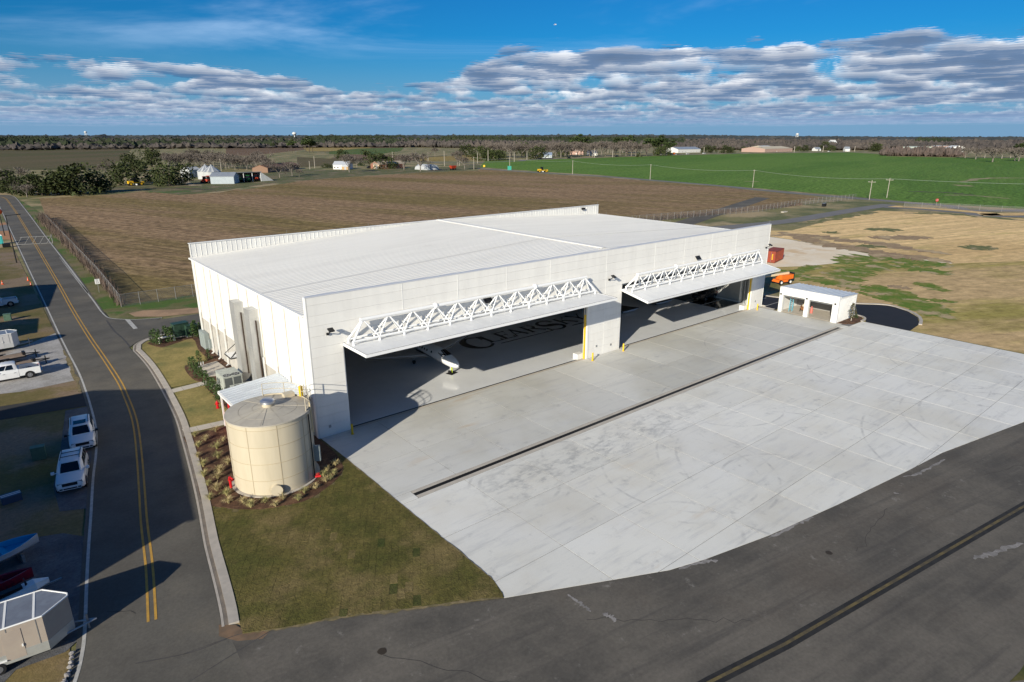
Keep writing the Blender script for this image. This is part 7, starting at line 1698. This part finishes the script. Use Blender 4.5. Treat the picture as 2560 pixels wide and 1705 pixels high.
for k, (p, lb) in enumerate((((101.33, 407.75), 'left round grain bin with ribbed cone roof'), ((102.82, 399.95), 'right round grain bin with ribbed cone roof'))):
    t = thing('grain_bin', lb, 'grain bin', (*p, 0), 0, 'grain bins in the farmyard')
    MB().lathe([(5.2, 0), (5.2, 5.0)], 28).build('bin_wall', BARNW, t, True)
    for q in range(20):
        a0 = 2 * PI * q / 20; a1 = 2 * PI * (q + 1) / 20 - .02
        m = MB(); m.add([(5.5 * math.cos(a0), 5.5 * math.sin(a0), 4.9), (5.5 * math.cos(a1), 5.5 * math.sin(a1), 4.9), (.4 * math.cos(a1), .4 * math.sin(a1), 8.8), (.4 * math.cos(a0), .4 * math.sin(a0), 8.8), (5.5 * math.cos(a0), 5.5 * math.sin(a0), 4.8), (5.5 * math.cos(a1), 5.5 * math.sin(a1), 4.8)], [(0, 1, 2, 3), (4, 5, 1, 0)])
        m.build('roof_panel', BARNR if q % 2 else BARNW, t)
    MB().lathe([(.5, 8.7), (.5, 9.2), (0, 9.3)], 10).build('roof_cap', GREYM, t)
# open machine shed
c0, c1 = np.array((104.18, 359.83)), np.array((119.86, 360.57)); L = np.linalg.norm(c1 - c0); ang = math.atan2(*(c1 - c0)[::-1])
t = thing('machine_shed', 'long open-fronted machine shed with grey lean roof in the farmyard', 'shed', (*c0, 0), ang)
MB().slab([(-7, -1.5, 5.6), (L + .5, -1.5, 5.6), (L + .5, 18, 4.1), (-7, 18, 4.1)], (0, 0, .25)).build('roof', BARNR, t)
MB().box(-.2, L + .1, 15.9, 16.1, 0, 4.2).build('rear_wall', STEELG, t)
MB().slab([(L + .02, -1.2, 0), (L + .02, 15.8, 0), (L + .02, 15.8, 4.2), (L + .02, -1.2, 5.5)], (.2, 0, 0)).build('end_wall', BARNR, t)
MB().slab([(L + .25, -1.2, 0), (L + .25, -1.2, 5.3), (L + 7.5, -1.2, .2)], (0, .25, 0)).build('sloped_end', BARNW, t)
for k in range(4): MB().box(k * L / 3 - .15, k * L / 3 + .15, -1.0, -.7, 0, 5.5).build('post', TRIMW if k else STEELG, t)
def tractor(label, p, rz, paint, s=1.):
    t = thing('tractor', label, 'tractor', (*p, 0), rz, None, s)
    MB().box(.2, 2.2, -.4, .4, .9, 1.7).build('bonnet', paint, t); MB().box(-1.2, .25, -.6, .6, .8, 1.3).build('rear_body', paint, t)
    MB().box(-1.1, .3, -.75, .75, 2.75, 2.9).build('cab_roof', paint, t); MB().loft([[(-1.0, -.65, 1.31), (.2, -.65, 1.31), (.2, .65, 1.31), (-1.0, .65, 1.31)], [(-.9, -.6, 2.74), (.1, -.6, 2.74), (.1, .6, 2.74), (-.9, .6, 2.74)]]).build('cab_glass', GLASS, t)
    for sd in (-1, 1):
        w_ = MB().tube((-.7, sd * .65, .85), (-.7, sd * 1.15, .85), .85, n=18).build('rear_wheel', DARK, t, True); MB().tube((-.7, sd * 1.155, .85), (-.7, sd * 1.17, .85), .45, n=12).build('rim', YEL, w_)
        MB().tube((1.7, sd * .6, .5), (1.7, sd * .95, .5), .5, n=16).build('front_wheel', DARK, t, True)
    MB().tube((1.4, .25, 1.7), (1.4, .25, 2.6), .06, n=6).build('exhaust', BLACK, t); return t
GRT = pmat('tractor_green', (.02, .16, .03), rough=.4); RDT = pmat('tractor_red', (.45, .05, .02), rough=.4); YET = pmat('machine_yellow', (.70, .42, .02), rough=.45)
tractor('green tractor in front of the middle post of the machine shed', (111.28, 357.62), -1.8, GRT, 1.4)
tractor('red tractor at the right bay of the machine shed', (118.05, 363.32), -1.7, RDT, 1.4)
tractor('green harvester in the deep shade of the machine shed', (107.54, 362.56), -1.6, GRT, 1.6)
tractor('rusty red tractor at the left end of the low shed', (89.76, 361.37), -2.2, RDT, 1.5)
tractor('faded red tractor left of the rusty one by the low shed', (89.02, 367.42), -2.2, RDT, 1.3)
def dozer(label, p, rz, s=1.):
    t = thing('road_machine', label, 'construction machine', (*p, 0), rz, None, s)
    MB().box(-2.6, -.6, -.8, .8, .9, 2.0).build('engine_cover', YET, t); MB().box(-.6, 2.4, -.3, .3, 1.0, 1.5).build('frame', YET, t)
    MB().loft([[(-.7, -.7, 1.5), (.7, -.7, 1.5), (.7, .7, 1.5), (-.7, .7, 1.5)], [(-.6, -.6, 3.0), (.6, -.6, 3.0), (.6, .6, 3.0), (-.6, .6, 3.0)]]).build('cab', GLASS, t); MB().box(-.75, .75, -.75, .75, 3.0, 3.15).build('cab_roof', BLACK, t)
    for xx in (-1.8, 2.4):
        for sd in (-1, 1): w_ = MB().tube((xx, sd * .6, .75), (xx, sd * 1.1, .75), .75, n=16).build('wheel', DARK, t, True); MB().tube((xx, sd * 1.105, .75), (xx, sd * 1.13, .75), .42, n=12).build('rim', YET, w_)
    MB().box(2.9, 3.6, -.9, .9, .4, 1.6).build('bucket', YET, t); MB().box(.1, .5, -1.8, 1.8, .3, .8).build('blade', TRIMW, t); return t
dozer('yellow road machine driving on the county road by the green field', (319.37, 323.75), math.radians(-20), 1.25)
dozer('yellow loader parked under the oaks left of the farmyard', (52.62, 368.90), math.radians(10), 1.3)
gable('red_roof_house', 'low house with brown red roof behind leafless trees', 'house', (158.57, 456.55), (202.23, 504.24), 12, 3.4, 5.6, pmat('brown_brick', (.26, .16, .11), rough=.9), RROOF, wins=6)
gable('white_house', 'white house with pale grey roof below the leafless tree', 'house', (219.43, 473.81), (229.47, 464.96), 12, 3.8, 6.3, HWHITE, pmat('white_grey_roof', (.50, .52, .55), rough=.6), wins=5, chim=False)
gable('white_porch', 'small white gabled wing with tan wall before the white house', 'house wing', (221.39, 461.77), (225.35, 458.29), 4.5, 2.6, 3.6, pmat('tan_siding', (.50, .33, .17), rough=.8), HWHITE, wins=0)
gable('brick_house', 'long red brick house with tan roof behind the narrow evergreen', 'house', (252.56, 455.20), (280.00, 459.61), 12, 3.6, 5.8, BRICK, TROOF, wins=6, chim=True)
gable('tan_garage', 'cream garage end of the brick house', 'garage', (248.63, 458.66), (252.36, 455.38), 9, 3.4, 5.0, pmat('cream_wall', (.62, .50, .36), rough=.8), TROOF, wins=0)
c0, c1 = np.array((271.14, 409.40)), np.array((283.26, 410.21)); L = np.linalg.norm(c1 - c0); ang = math.atan2(*(c1 - c0)[::-1])
t = thing('arched_shed', 'white and grey half-round arched metal shed behind the big leafless tree', 'shed', (*((c0 + c1) / 2), 0), ang)
arc = [(L / 2 * math.cos(a), L / 2 * .72 * math.sin(a) * 1.0) for a in np.linspace(0, PI, 15)]
for k in range(8):
    m = MB(); m.slab([(p[0], .0 + k * 2.2, p[1]) for p in arc], (0, 2.1, 0)); m.build('arch_sheet', BARNW, t)
MB().slab([(p[0] * .97, -.06, p[1] * .97) for p in arc], (0, .04, 0)).build('end_wall', SIDG, t); MB().box(-L * .16, L * .22, -.12, -.065, .05, L * .27).build('door', HWHITE, t)
t = thing('farm_wagon', 'red farm wagon on the grass at the brown field edge', 'wagon', (*(288.80, 398.12), 0), .1, None, 1.6)
MB().loft([[(-1.2, -.6, .8), (1.2, -.6, .8), (1.2, .6, .8), (-1.2, .6, .8)], [(-1.8, -1, 2.2), (1.8, -1, 2.2), (1.8, 1, 2.2), (-1.8, 1, 2.2)]]).build('hopper', RDT, t)
for xx in (-1, 1):
    for sd in (-1, 1): MB().tube((xx, sd * .6, .45), (xx, sd * .85, .45), .45, n=12).build('wheel', DARK, t, True)
MB().box(-1.3, 2.4, -.08, .08, .5, .62).build('drawbar', BLACK, t)
gable('pink_house', 'pinkish brick house glimpsed between the highway trees', 'house', (697.51, 677.95), (712.72, 663.80), 13, 5.5, 10., pmat('pink_brick', (.46, .30, .24), rough=.9), pmat('pink_roof', (.36, .27, .22), rough=.9), wins=5)
gable('grey_roof_house', 'grey roofed house at the right of the pinkish house', 'house', (674.92, 619.81), (685.58, 609.96), 12, 3.5, 7, HWHITE, pmat('slate_roof', (.25, .27, .31), rough=.7), wins=4)
gable('blue_house', 'small house with blue grey roof among the belt trees', 'house', (556.75, 584.71), (565.53, 576.70), 12, 3.4, 6.5, SIDG, pmat('blue_grey_roof', (.22, .27, .36), rough=.7), wins=4)
gable('pale_long_building', 'long pale grey building at the far edge of the green field', 'building', (901.98, 630.82), (961.22, 628.00), 25, 5.5, 9., HWHITE, BARNR, wins=8)
gable('tan_building', 'long tan roofed brick building beyond the green field', 'building', (1039.50, 553.99), (1128.14, 551.81), 45, 5.5, 9, pmat('tan_pink_brick', (.42, .29, .24), rough=.9), pmat('cream_roof', (.55, .48, .36), rough=.8), wins=12)
gable('cream_wing', 'cream block behind the left end of the tan building', 'building', (1139.04, 613.46), (1176.94, 615.61), 25, 7, 9, pmat('cream_wall', (.62, .50, .36)), HWHITE, wins=4)
gable('pale_green_building', 'pale green flat building behind the brush hedge', 'building', (1125.77, 370.30), (1118.02, 344.10), 30, 10, 10.8, pmat('pale_green_wall', (.55, .60, .52), rough=.8), pmat('pale_green_roof', (.50, .55, .48)), wins=0)
gable('white_sheds', 'white low shed right of the pale green building', 'building', (1247.54, 350.53), (1231.53, 335.22), 20, 8, 11, HWHITE, HWHITE, wins=0)
gable('pink_store', 'pink walled store with a yellow sign band behind the brush', 'building', (1308.80, 391.60), (1302.38, 371.72), 22, 9, 9.8, pmat('pink_brick', (.46, .30, .24)), HWHITE, wins=0)
gable('peaked_white_roof', 'white peaked roof rising from the woods left', 'building', (1671.65, 736.66), (1680.70, 727.50), 30, 10, 17, HWHITE, HWHITE, wins=0)
gable('small_white_house', 'tiny white gabled house at the far field edge', 'house', (1202.88, 492.55), (1208.76, 486.95), 9, 4.5, 8, HWHITE, BARNR, wins=3)
gable('far_cream_shed', 'long low cream shed far across the straw field', 'shed', (971.88, 1774.29), (1033.91, 1795.21), 14, 4.5, 6, pmat('cream_wall', (.62, .50, .36)), TROOF, door=False)
k = 0
for p, lb in (((232.80, 2393.21), 'first white house from the left under the far woods'), ((261.51, 2363.74), 'second white house from the left under the far woods'), ((291.46, 2333.00), 'third white house from the left under the far woods'), ((368.10, 2328.29), 'white house apart from the others under the far woods'), ((1750.35, 2876.96), 'white house at the woods edge beyond the brick house'), ((1844.99, 2997.50), 'second white house at the woods edge beyond the brick house'), ((1915.25, 2911.78), 'white house at the woods edge above the arched shed'), ((2072.40, 2975.61), 'rightmost white house at the far woods edge'), ((1339.85, 872.09), 'white roof in the woods above the dark evergreens'), ((1390.32, 852.60), 'white roof above the broad evergreen'), ((1317.80, 779.00), 'white roof right of the broad evergreen'), ((1216.80, 692.68), 'white low roof left of the tan building'), ((1210.56, 544.96), 'white van-like shed at the field edge near the poles')):
    p = np.array(p); gable('distant_house', lb, 'house', p - (6, -2), p + (6, -2), 9, 3.4, 6.4, HWHITE, HWHITE if k % 2 else BARNR, wins=0); k += 1

# ================================================================ far cars, poles, wires, signs
def far_car(label, p, rz, paint, truck=False):
    t = thing('car' if not truck else 'truck', label, 'car' if not truck else 'truck', (*p, .08), rz, None, 1.25)
    MB().loft([[(-2.2, -.85, .35), (2.2, -.85, .35), (2.2, .85, .35), (-2.2, .85, .35)], [(-2.1, -.85, .95), (2.1, -.8, .85), (2.1, .8, .85), (-2.1, .85, .95)]]).build('body', paint, t)
    MB().loft([[(-1.7, -.8, .95), (.9, -.8, .92), (.9, .8, .92), (-1.7, .8, .95)], [(-1.2, -.65, 1.5), (.3, -.65, 1.5), (.3, .65, 1.5), (-1.2, .65, 1.5)]]).build('cabin', GLASS, t)
    MB().box(-1.15, .25, -.62, .62, 1.5, 1.53).build('roof', paint, t)
    if truck: MB().box(-3.6, -1.75, -1.1, 1.1, .9, 2.6).build('cargo_body', OR, t)
    for xx in (-1.4, 1.4):
        for s in (-1, 1): MB().tube((xx, s * .65, .32), (xx, s * .88, .32), .32, n=10).build('wheel', DARK, t)
for lb, p, rz, pm in (('black car on the highway before the leafless belt', (516.08, 543.79), .1, CARB), ('dark pickup-like car on the highway by the belt', (557.44, 536.98), .1, CARB), ('black car on the highway under the tallest leafless trees', (655.03, 546.04), .1, CARB), ('dark car on the highway at the right end of the belt', (763.86, 562.79), .1, CARB), ('silver car on the highway beside the dark one', (775.19, 565.25), .1, CARW), ('white car on the highway near the pale long building', (832.85, 561.95), 0, CARW), ('white car on the highway left of the broad evergreen', (877.94, 563.82), 0, CARW), ('white car at the field edge near the poles', (1150.57, 496.81), 0, CARW), ('dark car parked between the white and brick houses', (251.04, 469.02), 0, CARB)):
    far_car(lb, p, rz, pm)
far_car('orange topped truck on the highway at the end of the belt', (801.66, 561.17), 0, CARW, True)
WOODP = pmat('pole_wood', (.42, .38, .32), (.36, .32, .27), 2, rough=.9)
tops = []
for b, lb, arm in (((275.69, 67.27, 8.14), 'leaning utility pole with crossarm left of the road junction', 1), ((290.23, 65.90, 8.47), 'leaning utility pole with crossarm right of the road junction', 1), ((301.36, 137.10, 9.10), 'utility pole third from the junction along the county road', 0), ((313.35, 215.25, 9.28), 'utility pole along the county road near mid green field', 0), ((319.62, 290.93, 9.54), 'utility pole nearest the yellow road machine', 0), ((326.94, 371.50, 9.70), 'utility pole beside the teal road sign', 0), ((308.36, 395.97, 10.01), 'utility pole where the county road meets the highway', 0), ((385.98, 495.11, 10.48), 'pale pole beyond the highway junction', 0), ((435.32, 541.57, 11.50), 'brown pole before the broad evergreen', 0), ((435.26, 541.63, 11.50), 'brown pole at the left start of the highway belt', 0), ((441.02, 502.73, 10.36), 'pale pole in front of the leafless belt', 0), ((498.48, 548.14, 9.62), 'thin pale pole further along the belt', 0), ((617.65, 551.55, 11.14), 'brown pole in the middle of the belt', 0), ((646.57, 546.00, 9.67), 'thin pale pole right of the pinkish house', 0), ((755.65, 553.79, 10.31), 'brown pole before the dark right end of the belt', 0), ((893.92, 575.13, 9.79), 'brown pole near the dark evergreens in mid distance', 0), ((328.89, 470.30, 13.38), 'white pole behind the arched shed', 0), ((385.12, 586.80, 9.63), 'dark pole left of the arched shed', 0), ((216.85, 505.26, 9.97), 'pole in the paddock right of the red roofed house', 0), ((204.73, 487.30, 6.74), 'short pole in the paddock beside the taller one', 0), ((138.97, 505.87, 9.61), 'pole with transformer behind the barns', 0), ((1075.05, 520.37, 9.70), 'thin pole at the right end of the tan building', 0), ((1154.69, 509.53, 9.67), 'thin pole near the low evergreen on the right', 0), ((1214.63, 481.35, 9.09), 'pole near the tiny white house', 0), ((355.16, 613.79, 9.90), 'pole behind the brick house', 0), ((339.35, 461.00, 9.11), 'short pole near the red wagon', 0)):
    x, y, h = b; t = thing('utility_pole', lb, 'utility pole', (x, y, 0)); d = math.hypot(x - CAMX, y - CAMY); r = max(.16, d * .00042)
    MB().tube((0, 0, 0), (0, 0, h), r, r * .75, 7).build('pole', WOODP, t, True)
    if arm: MB().box(-.08, .08, -1.5, 1.5, h - .9, h - .72).build('crossarm', WOODP, t)
    else: MB().box(-.05, .05, -.6, .6, h - .5, h - .38).build('crossarm', WOODP, t)
    for s in (-1, 1): MB().tube((0, s * (1.3 if arm else .5), h - .7 if arm else h - .38), (0, s * (1.3 if arm else .5), h - .45 if arm else h - .2), .06, n=5).build('insulator', GREYM, t)
    tops.append((x, y, h))
WIRE = pmat('wire_aluminium', (.40, .42, .40), rough=.5)
chain = [tops[1], tops[2], tops[3], tops[4], tops[5], tops[6]]
ext = (tops[1][0] + 75, tops[1][1] - 95, 8.)
spans = list(zip([ext] + chain[:-1], chain))
for k, (a_, b_) in enumerate(spans):
    pts = []
    for i in range(9):
        s = i / 8; pts.append((a_[0] + (b_[0] - a_[0]) * s, a_[1] + (b_[1] - a_[1]) * s, a_[2] + (b_[2] - a_[2]) * s - .3 - 4 * 1.4 * s * (1 - s)))
    tag(MB().path(pts, .035, 4).build('overhead_wire', WIRE), ('overhead wire crossing the green field out to the right edge', 'overhead wire span from the junction pole over the green field', 'overhead wire span above the middle of the green field', 'overhead wire span before the yellow road machine', 'overhead wire span beyond the yellow road machine', 'last overhead wire span to the highway junction')[k], 'wire', 'wires along the county road')
def far_sign(label, b, paint, w_, octo=False):
    x, y, h = b; t = thing('road_sign', label, 'sign', (x, y, 0), math.radians(-45)); MB().tube((0, .05, 0), (0, .05, h), .06, n=5).build('post', GALVP, t)
    n_ = 8 if octo else 4; P = [(w_ * math.cos(2 * PI * (k + .5) / n_), 0, h - w_ + w_ * math.sin(2 * PI * (k + .5) / n_)) for k in range(n_)]
    pl = MB().slab(P, (0, -.03, 0)).build('sign_plate', paint, t)
    return t, pl, h
t, pl, h = far_sign('red stop sign facing the access road at the junction fence', (268.59, 39.45, 2.81), pmat('sign_red', (.36, .03, .03), rough=.5), .62, True)
text(pl, 'STOP', .38, (0, -.04, h - .62), (PI / 2, 0, 0), TRIMW)
far_sign('teal green road sign board by the highway end of the county road', (324.26, 368.55, 3.75), pmat('sign_teal', (.02, .28, .22), rough=.5), 2.2)
far_sign('yellow diamond warning sign near the highway junction', (337.37, 420.01, 2.35), pmat('sign_yellow', (.70, .45, .02), rough=.5), 1.2)
t = thing('litter_drum', 'small black bin lying on the verge by the access road', 'bin', (*(233.00, 66.24), .05)); MB().box(-.9, .9, -.5, .5, 0, 1.2).build('bin_body', BLACK, t); MB().box(-.95, .95, -.55, .55, 1.203, 1.28).build('lid', GREYM, t)
t = thing('culvert_slab', 'pale concrete headwall on the grass by the access road', 'concrete block', (*(202.14, 65.67), .05)); MB().box(-1.4, 1.4, -.5, .5, 0, .35).build('headwall', CONCP, t)

# ================================================================ water towers, bird
def tower(label, p, R_, leg, legs):
    x, y, zt = p; z0 = rise(x, y); t = thing('water_tower', label, 'water tower', (x, y, z0)); H = zt - z0
    MB().lathe([(0, H), (R_ * .6, H - R_ * .15), (R_, H - R_ * .55), (R_, H - R_ * .95), (R_ * .55, H - R_ * 1.45), (R_ * .2, H - R_ * 1.6), (0, H - R_ * 1.6)][::-1], 20).build('tank', HWHITE, t, True)
    for k in range(legs):
        a = 2 * PI * k / legs; q = (R_ * .8 if legs > 1 else 0); MB().tube((q * 1.1 * math.cos(a), q * 1.1 * math.sin(a), 0), (q * math.cos(a), q * math.sin(a), H - R_), leg, n=6).build('leg', HWHITE, t)
tower('white bulb water tower on the skyline left of centre', (1311.4, 3293.6, 51.3), 10.5, 2.2, 1)
tower('white legged water tower on the skyline at the right', (3173.4, 1610.8, 41.3), 7., .8, 5)
tower('tiny pale water tower on the far left skyline', (641.7, 5106.6, 65.6), 8., 1.2, 4)
t = thing('white_bird', 'white bird gliding high against the blue sky', 'bird', (109.8, 87.6, 54.4), math.radians(20))
BW = pmat('bird_white', (.85, .85, .85), rough=.8)
MB().loft([[(r_ * math.cos(2 * PI * k / 8), y_, r_ * math.sin(2 * PI * k / 8)) for k in range(8)] for y_, r_ in ((-.32, .01), (-.25, .05), (-.1, .085), (.12, .07), (.3, .03), (.42, .05))]).build('body', BW, t, True)
for s in (-1, 1):
    MB().loft([[(s * .05, -.12, .02), (s * .05, .12, .02), (s * .05, 0, .04)], [(s * .32, -.16, .20), (s * .32, .08, .20), (s * .32, -.03, .22)], [(s * .68, -.02, .10), (s * .68, .06, .10), (s * .68, .02, .11)]]).build('wing', BW, t)
for o in [q for q in bpy.data.objects if q.get('label') == 'x']:
    for c_ in list(o.children): bpy.data.objects.remove(c_)
    bpy.data.objects.remove(o)
